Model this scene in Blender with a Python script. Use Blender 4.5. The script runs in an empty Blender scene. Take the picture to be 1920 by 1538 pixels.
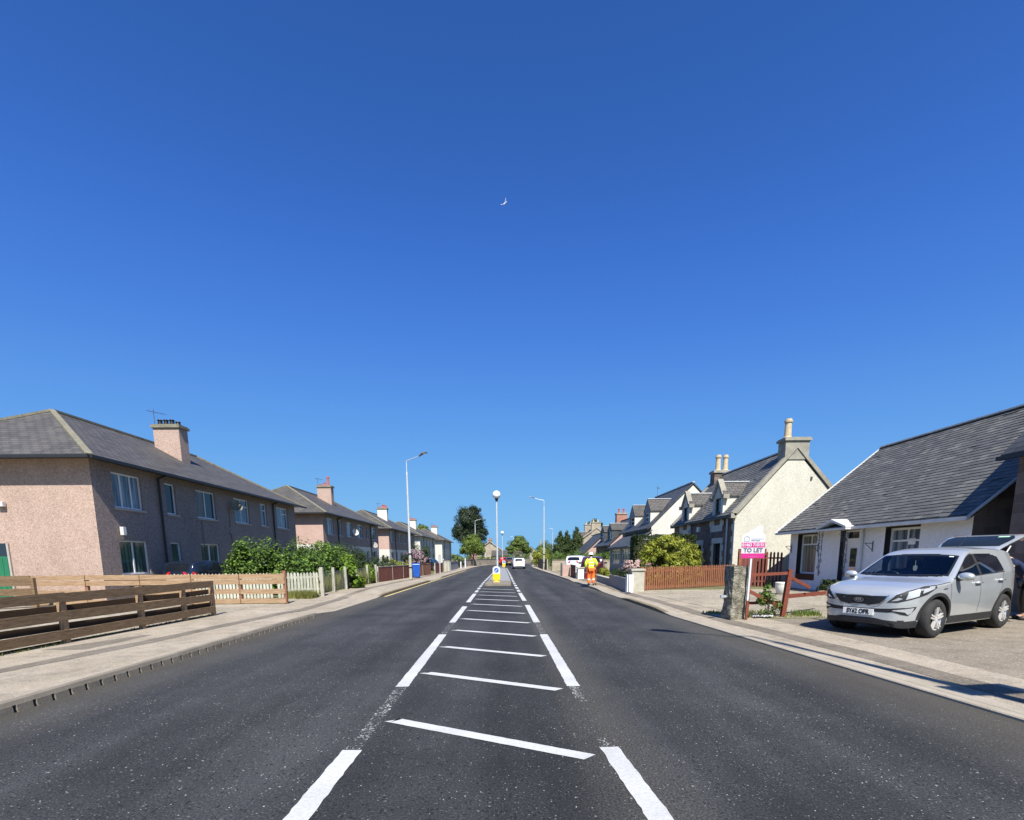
import bpy, bmesh, math, random
import numpy as np
from mathutils import Vector, Matrix
from mathutils.bvhtree import BVHTree
R = math.radians
random.seed(7)
scene = bpy.context.scene
col = scene.collection

# ------------------------------------------------------------ camera
PITCH, ROLL, YAW, CAMH = R(8.6), R(0.45), R(0.31), 1.6
cd = bpy.data.cameras.new('camera')
cd.sensor_width = 36.0
cd.lens = 924.0 / 1920.0 * 36.0
cd.shift_y = 415.0 / 1920.0
cd.clip_start = 0.05
cd.clip_end = 6000
cam = bpy.data.objects.new('camera', cd)
col.objects.link(cam)
cam.matrix_world = (Matrix.Translation((0, 0, CAMH)) @ Matrix.Rotation(-YAW, 4, 'Z') @
                    Matrix.Rotation(math.pi / 2 - PITCH, 4, 'X') @ Matrix.Rotation(-ROLL, 4, 'Z'))
scene.camera = cam

# ------------------------------------------------------------ light
SUN_EL, SUN_AZ = R(51), R(171)            # azimuth clockwise from +Y
w = bpy.data.worlds.new("World")
scene.world = w
w.use_nodes = True
nt = w.node_tree
bg = nt.nodes['Background']
sky = nt.nodes.new('ShaderNodeTexSky')
sky.sky_type = 'NISHITA'
sky.sun_disc = False
sky.sun_elevation = SUN_EL
sky.sun_rotation = SUN_AZ
sky.altitude = 0
sky.air_density = 1.0
sky.dust_density = 0.25
sky.ozone_density = 3.5
hs = nt.nodes.new('ShaderNodeHueSaturation')
hs.inputs['Saturation'].default_value = 1.12
nt.links.new(sky.outputs[0], hs.inputs['Color'])
# grading of the clear sky towards a deep saturated blue
def vscale(src, k):
    v_ = nt.nodes.new('ShaderNodeVectorMath'); v_.operation = 'SCALE'; v_.inputs[3].default_value = k
    nt.links.new(src, v_.inputs[0]); return v_.outputs[0]
cv = nt.nodes.new('ShaderNodeRGBCurve')
for ch_, pts_ in enumerate((((.05, .030), (.089, .064), (.162, .117), (.434, .205)), ((.11, .111), (.191, .216), (.323, .342), (.658, .49)), ((.246, .415), (.387, .70), (.571, .82), (.791, .87)))):
    c_ = cv.mapping.curves[ch_]
    for p_ in pts_: c_.points.new(*p_)
    c_.points[len(c_.points)-1].location = (1.0, pts_[-1][1]*1.05)
cv.mapping.update()
nt.links.new(vscale(hs.outputs[0], .1), cv.inputs['Color'])
nt.links.new(vscale(cv.outputs[0], 10.25), bg.inputs['Color'])

bg.inputs['Strength'].default_value = 0.060
sd = bpy.data.lights.new('sun', 'SUN')
sd.energy = 5.0
sd.angle = R(0.5)
sd.color = (1.0, 0.955, 0.88)
sun = bpy.data.objects.new('sun', sd)
col.objects.link(sun)
sv = Vector((math.sin(SUN_AZ) * math.cos(SUN_EL), math.cos(SUN_AZ) * math.cos(SUN_EL), math.sin(SUN_EL)))
sun.rotation_euler = sv.to_track_quat('Z', 'Y').to_euler()
sun.location = (0, 0, 60)
scene.view_settings.view_transform = 'Standard'
scene.view_settings.look = 'None'
scene.view_settings.exposure = 0.7
scene.view_settings.gamma = 1.0

# ------------------------------------------------------------ object helpers
FR = {}
def props(o, label=None, cat=None, group=None, kind=None):
    if label: o['label'] = label
    if cat: o['category'] = cat
    if group: o['group'] = group
    if kind: o['kind'] = kind
    return o
def thing(name, label, cat, loc=(0, 0, 0), rz=0.0, group=None):
    o = bpy.data.objects.new(name, None)
    o.empty_display_size = 0.2
    col.objects.link(o)
    o.location = loc
    o.rotation_euler = (0, 0, rz)
    FR[o.name] = Matrix.Translation(loc) @ Matrix.Rotation(rz, 4, 'Z')
    return props(o, label, cat, group)

def face_uv(me):
    n = len(me.loops)
    uv = me.uv_layers.new(name='UVMap')
    co = np.empty(len(me.vertices) * 3); me.vertices.foreach_get('co', co); co = co.reshape(-1, 3)
    vi = np.empty(n, dtype=np.int64); me.loops.foreach_get('vertex_index', vi)
    pn = np.empty(len(me.polygons) * 3); me.polygons.foreach_get('normal', pn); pn = pn.reshape(-1, 3)
    lt = np.empty(len(me.polygons), dtype=np.int64); me.polygons.foreach_get('loop_total', lt)
    ln = np.repeat(pn, lt, axis=0)
    flat = np.abs(ln[:, 2]) > 0.985
    t = np.stack([-ln[:, 1], ln[:, 0], np.zeros(n)], axis=1)
    t[flat] = (1, 0, 0)
    t /= np.maximum(np.linalg.norm(t, axis=1, keepdims=True), 1e-9)
    b = np.cross(ln, t)
    b[flat] = (0, 1, 0)
    p = co[vi]
    out = np.stack([(p * t).sum(1), (p * b).sum(1)], axis=1).astype(np.float32)
    uv.data.foreach_set('uv', out.ravel())

class MB:
    def __init__(s): s.v = []; s.f = []; s.m = []
    def add(s, pts, faces, mi=0):
        b = len(s.v)
        s.v += [tuple(p) for p in pts]
        for f in faces:
            s.f.append(tuple(b + i for i in f)); s.m.append(mi)
        return s
    def box(s, x0, x1, y0, y1, z0, z1, mi=0):
        if x0 > x1: x0, x1 = x1, x0
        if y0 > y1: y0, y1 = y1, y0
        return s.add([(x0,y0,z0),(x1,y0,z0),(x1,y1,z0),(x0,y1,z0),(x0,y0,z1),(x1,y0,z1),(x1,y1,z1),(x0,y1,z1)],
              [(0,3,2,1),(4,5,6,7),(0,1,5,4),(1,2,6,5),(2,3,7,6),(3,0,4,7)], mi)
    def hexa(s, p, mi=0):          # 4 bottom ccw, 4 top ccw
        return s.add(p, [(0,3,2,1),(4,5,6,7),(0,1,5,4),(1,2,6,5),(2,3,7,6),(3,0,4,7)], mi)
    def bar(s, p, q, wd, ht, mi=0, up=(0, 0, 1)):
        p = Vector(p); q = Vector(q); d = (q - p).normalized(); u = Vector(up)
        a = d.cross(u)
        if a.length < 1e-4: a = d.cross(Vector((1, 0, 0)))
        a.normalize(); u = a.cross(d).normalized()
        a = a * wd / 2; u = u * ht / 2
        return s.hexa([p-a-u, p+a-u, q+a-u, q-a-u, p-a+u, p+a+u, q+a+u, q-a+u], mi)
    def cyl(s, p, q, r0, r1=None, n=12, mi=0, cap=True):
        if r1 is None: r1 = r0
        p = Vector(p); q = Vector(q); d = (q - p).normalized()
        a = d.cross(Vector((0, 0, 1)))
        if a.length < 1e-3: a = Vector((1, 0, 0))
        a.normalize(); b = d.cross(a).normalized()
        pts = [p + (a*math.cos(2*math.pi*i/n) + b*math.sin(2*math.pi*i/n))*r0 for i in range(n)]
        pts += [q + (a*math.cos(2*math.pi*i/n) + b*math.sin(2*math.pi*i/n))*r1 for i in range(n)]
        fs = [(i, (i+1) % n, n+(i+1) % n, n+i) for i in range(n)]
        if cap: fs += [tuple(range(n-1, -1, -1)), tuple(range(n, 2*n))]
        return s.add(pts, fs, mi)
    def tube(s, pts, r, n=6, mi=0):
        for a, b in zip(pts[:-1], pts[1:]): s.cyl(a, b, r, r, n, mi)
        return s
    def lathe(s, c, prof, n=20, mi=0, axis='z'):
        c = Vector(c); pts = []; k = len(prof)
        for i in range(n):
            t = 2*math.pi*i/n
            for r, z in prof:
                if axis == 'z': pts.append(c + Vector((r*math.cos(t), r*math.sin(t), z)))
                elif axis == 'y': pts.append(c + Vector((r*math.cos(t), z, r*math.sin(t))))
                else: pts.append(c + Vector((z, r*math.cos(t), r*math.sin(t))))
        fs = []
        for i in range(n):
            j = (i+1) % n
            for q in range(k-1): fs.append((i*k+q, j*k+q, j*k+q+1, i*k+q+1))
        return s.add(pts, fs, mi)
    def prism(s, poly, vec, mi=0):
        n = len(poly); vec = Vector(vec)
        pts = [Vector(p) for p in poly] + [Vector(p) + vec for p in poly]
        fs = [tuple(range(n-1, -1, -1)), tuple(range(n, 2*n))] + [(i, (i+1) % n, n+(i+1) % n, n+i) for i in range(n)]
        return s.add(pts, fs, mi)
    def build(s, name, mats, parent=None, smooth=False, world=True, fix=True, bevel=0):
        me = bpy.data.meshes.new(name)
        v = s.v
        if parent is not None and world:
            M = FR[parent.name].inverted()
            v = [tuple(M @ Vector(p)) for p in v]
        me.from_pydata(v, [], s.f)
        if not isinstance(mats, (list, tuple)): mats = [mats]
        for m in mats: me.materials.append(m)
        if len(mats) > 1: me.polygons.foreach_set('material_index', s.m)
        if fix:
            bm = bmesh.new(); bm.from_mesh(me)
            if smooth: bmesh.ops.remove_doubles(bm, verts=bm.verts, dist=1e-5)
            bmesh.ops.recalc_face_normals(bm, faces=bm.faces)
            bm.to_mesh(me); bm.free()
        if smooth: me.polygons.foreach_set('use_smooth', [True]*len(me.polygons))
        face_uv(me)
        me.update()
        o = bpy.data.objects.new(name, me)
        col.objects.link(o)
        if parent is not None:
            o.parent = parent; FR[o.name] = FR[parent.name]
        else: FR[o.name] = Matrix.Identity(4)
        if bevel:
            b = o.modifiers.new('bevel', 'BEVEL'); b.width = bevel; b.segments = 2; b.limit_method = 'ANGLE'; b.angle_limit = R(40)
        return o

def copy_tree(o, parent=None):
    c = o.copy(); col.objects.link(c)
    if parent is not None: c.parent = parent
    for ch in list(o.children): copy_tree(ch, c)
    return c

def struct(mb, name, mats, kind='structure', **k):
    o = mb.build(name, mats, **k); o['kind'] = kind; return o

# ------------------------------------------------------------ materials
def new_mat(name):
    m = bpy.data.materials.new(name); m.use_nodes = True
    n = m.node_tree.nodes; l = m.node_tree.links
    return m, n, l, n['Principled BSDF']
def node(n, t, **k):
    x = n.new(t)
    for a, b in k.items():
        if a in x.inputs.keys(): x.inputs[a].default_value = b
        else: setattr(x, a, b)
    return x
def ramp(n, l, src, stops):
    r = n.new('ShaderNodeValToRGB'); e = r.color_ramp.elements
    e[0].position, e[0].color = stops[0][0], (*stops[0][1], 1)
    e[1].position, e[1].color = stops[-1][0], (*stops[-1][1], 1)
    for p, c in stops[1:-1]:
        q = e.new(p); q.color = (*c, 1)
    l.new(src, r.inputs[0]); return r
def g3(x): return (x, x, x)
def mixc(n, l, fac, a, b, mode='MIX'):
    m = n.new('ShaderNodeMix'); m.data_type = 'RGBA'; m.blend_type = mode
    if isinstance(fac, (int, float)): m.inputs[0].default_value = fac
    else: l.new(fac, m.inputs[0])
    for i, c in ((6, a), (7, b)):
        if isinstance(c, tuple): m.inputs[i].default_value = (*c, 1)
        else: l.new(c, m.inputs[i])
    return m.outputs[2]
def bump(n, l, bs, src, strength, dist):
    b = n.new('ShaderNodeBump'); b.inputs['Strength'].default_value = strength; b.inputs['Distance'].default_value = dist
    l.new(src, b.inputs['Height']); l.new(b.outputs[0], bs.inputs['Normal']); return b

def mat_noise(name, c0, c1, scale=8, rough=.85, fine=60, bstr=.4, bdist=.01, c2=None, stretch=None, spec=.3, metal=0, detail=5, big=.7):
    m, n, l, bs = new_mat(name)
    tc = n.new('ShaderNodeTexCoord'); src = tc.outputs['Object']
    if stretch:
        mp = n.new('ShaderNodeMapping'); mp.inputs['Scale'].default_value = stretch
        l.new(src, mp.inputs[0]); src = mp.outputs[0]
    a = node(n, 'ShaderNodeTexNoise', Scale=scale, Detail=detail, Roughness=.6); l.new(src, a.inputs['Vector'])
    f = node(n, 'ShaderNodeTexNoise', Scale=fine, Detail=3); l.new(src, f.inputs['Vector'])
    mx = n.new('ShaderNodeMath'); mx.operation = 'MULTIPLY_ADD'
    l.new(a.outputs[0], mx.inputs[0]); mx.inputs[1].default_value = big
    m2 = n.new('ShaderNodeMath'); m2.operation = 'MULTIPLY'; l.new(f.outputs[0], m2.inputs[0]); m2.inputs[1].default_value = 1-big
    l.new(m2.outputs[0], mx.inputs[2])
    st = [(.32, c0), (.68, c1)] if c2 is None else [(.3, c0), (.5, c1), (.7, c2)]
    r = ramp(n, l, mx.outputs[0], st)
    l.new(r.outputs[0], bs.inputs['Base Color'])
    bs.inputs['Roughness'].default_value = rough; bs.inputs['Specular IOR Level'].default_value = spec
    bs.inputs['Metallic'].default_value = metal
    if bstr: bump(n, l, bs, f.outputs[0], bstr, bdist)
    return m
def mat_plain(name, c, rough=.5, metal=0, spec=.5, coat=0, var=.12):
    m, n, l, bs = new_mat(name)
    tc = n.new('ShaderNodeTexCoord')
    a = node(n, 'ShaderNodeTexNoise', Scale=3.0, Detail=4); l.new(tc.outputs['Object'], a.inputs['Vector'])
    r = ramp(n, l, a.outputs[0], [(.3, tuple(x*(1-var) for x in c)), (.7, tuple(min(1, x*(1+var)) for x in c))])
    l.new(r.outputs[0], bs.inputs['Base Color'])
    bs.inputs['Roughness'].default_value = rough; bs.inputs['Metallic'].default_value = metal
    bs.inputs['Specular IOR Level'].default_value = spec; bs.inputs['Coat Weight'].default_value = coat
    bs.inputs['Coat Roughness'].default_value = .04
    return m
def mat_brick(name, c0, c1, mortar, bw, bh, ms=.01, rough=.7, bstr=.5, offset=.5, nz=.25, moss=None, spec=.4):
    m, n, l, bs = new_mat(name)
    tc = n.new('ShaderNodeTexCoord')
    b = n.new('ShaderNodeTexBrick'); b.offset = offset
    b.inputs['Scale'].default_value = 1; b.inputs['Brick Width'].default_value = bw; b.inputs['Row Height'].default_value = bh
    b.inputs['Mortar Size'].default_value = ms; b.inputs['Mortar Smooth'].default_value = .3; b.inputs['Bias'].default_value = 0
    b.inputs['Color1'].default_value = (*c0, 1); b.inputs['Color2'].default_value = (*c1, 1); b.inputs['Mortar'].default_value = (*mortar, 1)
    wn = node(n, 'ShaderNodeTexNoise', Scale=2.5, Detail=2); l.new(tc.outputs['UV'], wn.inputs['Vector'])
    ad = n.new('ShaderNodeVectorMath'); ad.operation = 'MULTIPLY_ADD'
    l.new(wn.outputs['Color'], ad.inputs[0]); ad.inputs[1].default_value = (.03, .02, 0); l.new(tc.outputs['UV'], ad.inputs[2])
    l.new(ad.outputs[0], b.inputs['Vector'])
    a = node(n, 'ShaderNodeTexNoise', Scale=1.1, Detail=6, Roughness=.7); l.new(tc.outputs['Object'], a.inputs['Vector'])
    r = ramp(n, l, a.outputs[0], [(.25, g3(1-nz)), (.75, g3(1+nz))])
    o = mixc(n, l, 1.0, b.outputs['Color'], r.outputs[0], 'MULTIPLY')
    if moss:
        a2 = node(n, 'ShaderNodeTexNoise', Scale=2.2, Detail=8, Roughness=.75); l.new(tc.outputs['Object'], a2.inputs['Vector'])
        r2 = ramp(n, l, a2.outputs[0], [(.56, g3(0)), (.72, g3(.7))])
        o = mixc(n, l, r2.outputs[0], o, moss)
    l.new(o, bs.inputs['Base Color'])
    bs.inputs['Roughness'].default_value = rough; bs.inputs['Specular IOR Level'].default_value = spec
    inv = n.new('ShaderNodeMath'); inv.operation = 'SUBTRACT'; inv.inputs[0].default_value = 1; l.new(b.outputs['Fac'], inv.inputs[1])
    f = node(n, 'ShaderNodeTexNoise', Scale=25, Detail=3); l.new(tc.outputs['Object'], f.inputs['Vector'])
    m3 = n.new('ShaderNodeMath'); m3.operation = 'MULTIPLY_ADD'; l.new(f.outputs[0], m3.inputs[0]); m3.inputs[1].default_value = .5; l.new(inv.outputs[0], m3.inputs[2])
    bump(n, l, bs, m3.outputs[0], bstr, .012)
    return m
def mat_harl(name, c0, c1, cells=45, bstr=.55, stain=.12):
    """pebble-dash / harled wall"""
    m, n, l, bs = new_mat(name)
    tc = n.new('ShaderNodeTexCoord')
    v = node(n, 'ShaderNodeTexVoronoi', Scale=cells); l.new(tc.outputs['Object'], v.inputs['Vector'])
    bw = n.new('ShaderNodeSeparateColor'); l.new(v.outputs['Color'], bw.inputs[0])
    a0 = node(n, 'ShaderNodeTexNoise', Scale=9, Detail=4); l.new(tc.outputs['Object'], a0.inputs['Vector'])
    md = n.new('ShaderNodeMath'); md.operation = 'MULTIPLY_ADD'; l.new(bw.outputs[0], md.inputs[0]); md.inputs[1].default_value = .6
    m2 = n.new('ShaderNodeMath'); m2.operation = 'MULTIPLY'; l.new(a0.outputs[0], m2.inputs[0]); m2.inputs[1].default_value = .4
    l.new(m2.outputs[0], md.inputs[2])
    r = ramp(n, l, md.outputs[0], [(.15, c0), (.8, c1)])
    a = node(n, 'ShaderNodeTexNoise', Scale=.8, Detail=5, Roughness=.65)
    mp = n.new('ShaderNodeMapping'); mp.inputs['Scale'].default_value = (1, 1, .45)
    l.new(tc.outputs['Object'], mp.inputs[0]); l.new(mp.outputs[0], a.inputs['Vector'])
    r2 = ramp(n, l, a.outputs[0], [(.3, g3(1-stain)), (.65, g3(1+stain*.5))])
    l.new(mixc(n, l, 1.0, r.outputs[0], r2.outputs[0], 'MULTIPLY'), bs.inputs['Base Color'])
    bs.inputs['Roughness'].default_value = .95; bs.inputs['Specular IOR Level'].default_value = .15
    bump(n, l, bs, v.outputs['Distance'], bstr, .012)
    return m
def mat_leaf(name, dark, light, trans=.25, rough=.5, pos=(0.0, 1.0), third=None):
    m, n, l, bs = new_mat(name)
    g = n.new('ShaderNodeNewGeometry')
    st = [(pos[0], dark), (pos[1], light)]
    if third: st = [(0, dark), (.55, light), (1.0, third)]
    r = ramp(n, l, g.outputs['Random Per Island'], st)
    tc = n.new('ShaderNodeTexCoord')
    a = node(n, 'ShaderNodeTexNoise', Scale=1.6, Detail=2); l.new(tc.outputs['Object'], a.inputs['Vector'])
    r2 = ramp(n, l, a.outputs[0], [(.35, g3(.75)), (.65, g3(1.2))])
    c = mixc(n, l, 1.0, r.outputs[0], r2.outputs[0], 'MULTIPLY')
    l.new(c, bs.inputs['Base Color']); bs.inputs['Roughness'].default_value = rough
    bs.inputs['Specular IOR Level'].default_value = .3
    t = n.new('ShaderNodeBsdfTranslucent'); l.new(c, t.inputs[0])
    mx = n.new('ShaderNodeMixShader'); mx.inputs[0].default_value = trans
    l.new(bs.outputs[0], mx.inputs[1]); l.new(t.outputs[0], mx.inputs[2])
    l.new(mx.outputs[0], n['Material Output'].inputs['Surface'])
    return m
def mat_glass(name, c, curtain=None, rough=.06):
    m, n, l, bs = new_mat(name)
    bs.inputs['Base Color'].default_value = (*c, 1)
    bs.inputs['Roughness'].default_value = rough; bs.inputs['Specular IOR Level'].default_value = .5
    tc = n.new('ShaderNodeTexCoord')
    if curtain:
        wv = node(n, 'ShaderNodeTexNoise', Scale=1.0, Detail=3)
        mp = n.new('ShaderNodeMapping'); mp.inputs['Scale'].default_value = (9, 9, .6)
        l.new(tc.outputs['Object'], mp.inputs[0]); l.new(mp.outputs[0], wv.inputs['Vector'])
        r = ramp(n, l, wv.outputs[0], [(.4, c), (.6, curtain)])
        l.new(r.outputs[0], bs.inputs['Base Color'])
    a = node(n, 'ShaderNodeTexNoise', Scale=1.3, Detail=1); l.new(tc.outputs['Object'], a.inputs['Vector'])
    bump(n, l, bs, a.outputs[0], .06, .05)
    return m

def mat_asphalt():
    m, n, l, bs = new_mat('asphalt')
    tc = n.new('ShaderNodeTexCoord'); P = tc.outputs['Object']
    sx = n.new('ShaderNodeSeparateXYZ'); l.new(P, sx.inputs[0])
    a = node(n, 'ShaderNodeTexNoise', Scale=.6, Detail=6, Roughness=.6); l.new(P, a.inputs['Vector'])
    st = n.new('ShaderNodeMapping'); st.inputs['Scale'].default_value = (1.3, .07, 1); l.new(P, st.inputs[0])
    a2 = node(n, 'ShaderNodeTexNoise', Scale=1.0, Detail=5); l.new(st.outputs[0], a2.inputs['Vector'])
    base = ramp(n, l, a.outputs[0], [(.3, (.022, .0232, .0245)), (.7, (.044, .0455, .0465))]).outputs[0]
    base = mixc(n, l, 1.0, base, ramp(n, l, a2.outputs[0], [(.35, g3(.68)), (.65, g3(1.45))]).outputs[0], 'MULTIPLY')
    f = node(n, 'ShaderNodeTexNoise', Scale=62, Detail=4, Roughness=.8); l.new(P, f.inputs['Vector'])
    base = mixc(n, l, 1.0, base, ramp(n, l, f.outputs[0], [(.34, g3(.30)), (.50, g3(.85)), (.68, g3(2.1))]).outputs[0], 'MULTIPLY')
    # stone chippings, in patches
    v = node(n, 'ShaderNodeTexVoronoi', Scale=78); l.new(P, v.inputs['Vector'])
    sc = n.new('ShaderNodeSeparateColor'); l.new(v.outputs['Color'], sc.inputs[0])
    def math2(op, x, y):
        q = n.new('ShaderNodeMath'); q.operation = op; q.use_clamp = op in ('MULTIPLY',)
        for i, s_ in enumerate((x, y)):
            if isinstance(s_, (int, float)): q.inputs[i].default_value = s_
            else: l.new(s_, q.inputs[i])
        return q.outputs[0]
    dens = ramp(n, l, a.outputs[0], [(.35, g3(.93)), (.65, g3(.76))]).outputs[0]
    chip = math2('MULTIPLY', math2('GREATER_THAN', sc.outputs[0], dens), math2('LESS_THAN', v.outputs['Distance'], .40))
    cc = ramp(n, l, sc.outputs[1], [(.1, (.05, .05, .048)), (.7, (.10, .097, .09)), (.94, (.20, .19, .175)), (1, (.58, .57, .53))]).outputs[0]
    base = mixc(n, l, chip, base, cc)
    v3 = node(n, 'ShaderNodeTexVoronoi', Scale=36); l.new(P, v3.inputs['Vector'])
    s3 = n.new('ShaderNodeSeparateColor'); l.new(v3.outputs['Color'], s3.inputs[0])
    chip3 = math2('MULTIPLY', math2('GREATER_THAN', s3.outputs[0], ramp(n, l, a.outputs[0], [(.35, g3(.985)), (.68, g3(.92))]).outputs[0]), math2('LESS_THAN', v3.outputs['Distance'], .30))
    base = mixc(n, l, chip3, base, ramp(n, l, s3.outputs[1], [(0, (.07, .068, .064)), (.8, (.16, .155, .14)), (1, (.36, .35, .32))]).outputs[0])
    # pits (dark voids between stones)
    v2 = node(n, 'ShaderNodeTexVoronoi', Scale=34); l.new(P, v2.inputs['Vector'])
    s2 = n.new('ShaderNodeSeparateColor'); l.new(v2.outputs['Color'], s2.inputs[0])
    pit = math2('MULTIPLY', math2('GREATER_THAN', s2.outputs[0], .86), math2('LESS_THAN', v2.outputs['Distance'], .38))
    base = mixc(n, l, pit, base, (.014, .014, .016))
    # dust brushed against the kerbs and along the joint right of the centre strip
    ax = n.new('ShaderNodeMath'); ax.operation = 'ABSOLUTE'; 
    sh = math2('ADD', sx.outputs[0], .35); l.new(sh, ax.inputs[0])
    d1 = ramp(n, l, ax.outputs[0], [(0, g3(0)), (1, g3(1))])
    mr = n.new('ShaderNodeMapRange'); mr.inputs['From Min'].default_value = 3.9; mr.inputs['From Max'].default_value = 4.95
    l.new(ax.outputs[0], mr.inputs['Value'])
    dust = math2('MULTIPLY', mr.outputs[0], .75)
    dust = math2('MULTIPLY', dust, ramp(n, l, f.outputs[0], [(.2, g3(.4)), (.8, g3(1))]).outputs[0])
    base = mixc(n, l, dust, base, (.095, .083, .062))
    jx = n.new('ShaderNodeMapRange'); jx.inputs['From Min'].default_value = .0; jx.inputs['From Max'].default_value = .50
    jx.inputs['To Min'].default_value = 1; jx.inputs['To Max'].default_value = 0
    jd = n.new('ShaderNodeMath'); jd.operation = 'ABSOLUTE'
    jy = n.new('ShaderNodeMath'); jy.operation = 'MULTIPLY_ADD'; l.new(sx.outputs[1], jy.inputs[0]); jy.inputs[1].default_value = .018; jy.inputs[2].default_value = -.98
    l.new(math2('ADD', sx.outputs[0], jy.outputs[0]), jd.inputs[0])
    l.new(jd.outputs[0], jx.inputs['Value'])
    jj = math2('MULTIPLY', jx.outputs[0], ramp(n, l, f.outputs[0], [(.42, g3(.0)), (.62, g3(.75))]).outputs[0])
    base = mixc(n, l, jj, base, (.115, .105, .085))
    cs = n.new('ShaderNodeMapRange'); cs.inputs['From Min'].default_value = .86; cs.inputs['From Max'].default_value = .93
    cx_ = n.new('ShaderNodeMath'); cx_.operation = 'ABSOLUTE'; l.new(math2('ADD', sx.outputs[0], .36), cx_.inputs[0]); l.new(cx_.outputs[0], cs.inputs['Value'])
    base = mixc(n, l, 1.0, base, ramp(n, l, cs.outputs[0], [(0, g3(.80)), (1, g3(1.0))]).outputs[0], 'MULTIPLY')
    l.new(base, bs.inputs['Base Color'])
    bs.inputs['Roughness'].default_value = .88; bs.inputs['Specular IOR Level'].default_value = .35
    hgt = math2('SUBTRACT', f.outputs[0], math2('MULTIPLY', pit, .6))
    bump(n, l, bs, hgt, .7, .012)
    return m
def mat_ground(name, c0, c1, stone=45, chipc=(.55, .5, .44), big=.5, bstr=.5, patch=None):
    m, n, l, bs = new_mat(name)
    tc = n.new('ShaderNodeTexCoord'); P = tc.outputs['Object']
    a = node(n, 'ShaderNodeTexNoise', Scale=big, Detail=7, Roughness=.65); l.new(P, a.inputs['Vector'])
    c = ramp(n, l, a.outputs[0], [(.3, c0), (.7, c1)]).outputs[0]
    v = node(n, 'ShaderNodeTexVoronoi', Scale=stone); l.new(P, v.inputs['Vector'])
    s = n.new('ShaderNodeSeparateColor'); l.new(v.outputs['Color'], s.inputs[0])
    c = mixc(n, l, 1.0, c, ramp(n, l, s.outputs[0], [(0, g3(.84)), (1, g3(1.14))]).outputs[0], 'MULTIPLY')
    r = ramp(n, l, s.outputs[1], [(.93, g3(0)), (.94, g3(.7))])
    c = mixc(n, l, r.outputs[0], c, chipc)
    st_ = node(n, 'ShaderNodeTexNoise', Scale=2.3, Detail=9, Roughness=.8); l.new(P, st_.inputs['Vector'])
    c = mixc(n, l, 1.0, c, ramp(n, l, st_.outputs[0], [(.36, g3(.72)), (.5, g3(1.0)), (.66, g3(1.12))]).outputs[0], 'MULTIPLY')
    if patch:
        a2 = node(n, 'ShaderNodeTexNoise', Scale=.9, Detail=8, Roughness=.75); l.new(P, a2.inputs['Vector'])
        c = mixc(n, l, ramp(n, l, a2.outputs[0], [(.58, g3(0)), (.64, g3(.8))]).outputs[0], c, patch)
    l.new(c, bs.inputs['Base Color']); bs.inputs['Roughness'].default_value = .95; bs.inputs['Specular IOR Level'].default_value = .15
    f = node(n, 'ShaderNodeTexNoise', Scale=stone*1.2, Detail=3); l.new(P, f.inputs['Vector'])
    bump(n, l, bs, f.outputs[0], bstr, .01)
    return m
def mat_paint():
    m, n, l, bs = new_mat('road_paint')
    tc = n.new('ShaderNodeTexCoord'); P = tc.outputs['Object']
    f = node(n, 'ShaderNodeTexNoise', Scale=38, Detail=4, Roughness=.7); l.new(P, f.inputs['Vector'])
    a = node(n, 'ShaderNodeTexNoise', Scale=1.7, Detail=4); l.new(P, a.inputs['Vector'])
    c = ramp(n, l, f.outputs[0], [(.3, (.43, .43, .41)), (.6, (.52, .52, .50))]).outputs[0]
    c = mixc(n, l, 1.0, c, ramp(n, l, a.outputs[0], [(.3, g3(.88)), (.6, g3(1.05))]).outputs[0], 'MULTIPLY')
    dn = node(n, 'ShaderNodeTexNoise', Scale=26, Detail=8, Roughness=.85); l.new(P, dn.inputs['Vector'])
    c = mixc(n, l, ramp(n, l, dn.outputs[0], [(.60, g3(0)), (.70, g3(.75))]).outputs[0], c, (.16, .16, .15))
    l.new(c, bs.inputs['Base Color']); bs.inputs['Roughness'].default_value = .6
    bump(n, l, bs, f.outputs[0], .6, .01)
    return m
def mat_worn():
    """flakes of old paint left between dashes; bare road shows through"""
    m, n, l, bs = new_mat('worn_paint')
    tc = n.new('ShaderNodeTexCoord'); P = tc.outputs['Object']
    v = node(n, 'ShaderNodeTexVoronoi', Scale=62); l.new(P, v.inputs['Vector'])
    s = n.new('ShaderNodeSeparateColor'); l.new(v.outputs['Color'], s.inputs[0])
    a = node(n, 'ShaderNodeTexNoise', Scale=3.5, Detail=5, Roughness=.7); l.new(P, a.inputs['Vector'])
    th = ramp(n, l, a.outputs[0], [(.38, g3(1.0)), (.62, g3(.55))])
    g = n.new('ShaderNodeMath'); g.operation = 'GREATER_THAN'; l.new(s.outputs[0], g.inputs[0]); l.new(th.outputs[0], g.inputs[1])
    r = ramp(n, l, s.outputs[1], [(0, (.11, .11, .105)), (.6, (.22, .22, .21)), (1, (.42, .42, .40))])
    l.new(r.outputs[0], bs.inputs['Base Color']); bs.inputs['Roughness'].default_value = .8
    t = n.new('ShaderNodeBsdfTransparent'); mx = n.new('ShaderNodeMixShader')
    l.new(g.outputs[0], mx.inputs[0]); l.new(t.outputs[0], mx.inputs[1]); l.new(bs.outputs[0], mx.inputs[2]); l.new(mx.outputs[0], n['Material Output'].inputs['Surface'])
    return m

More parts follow.
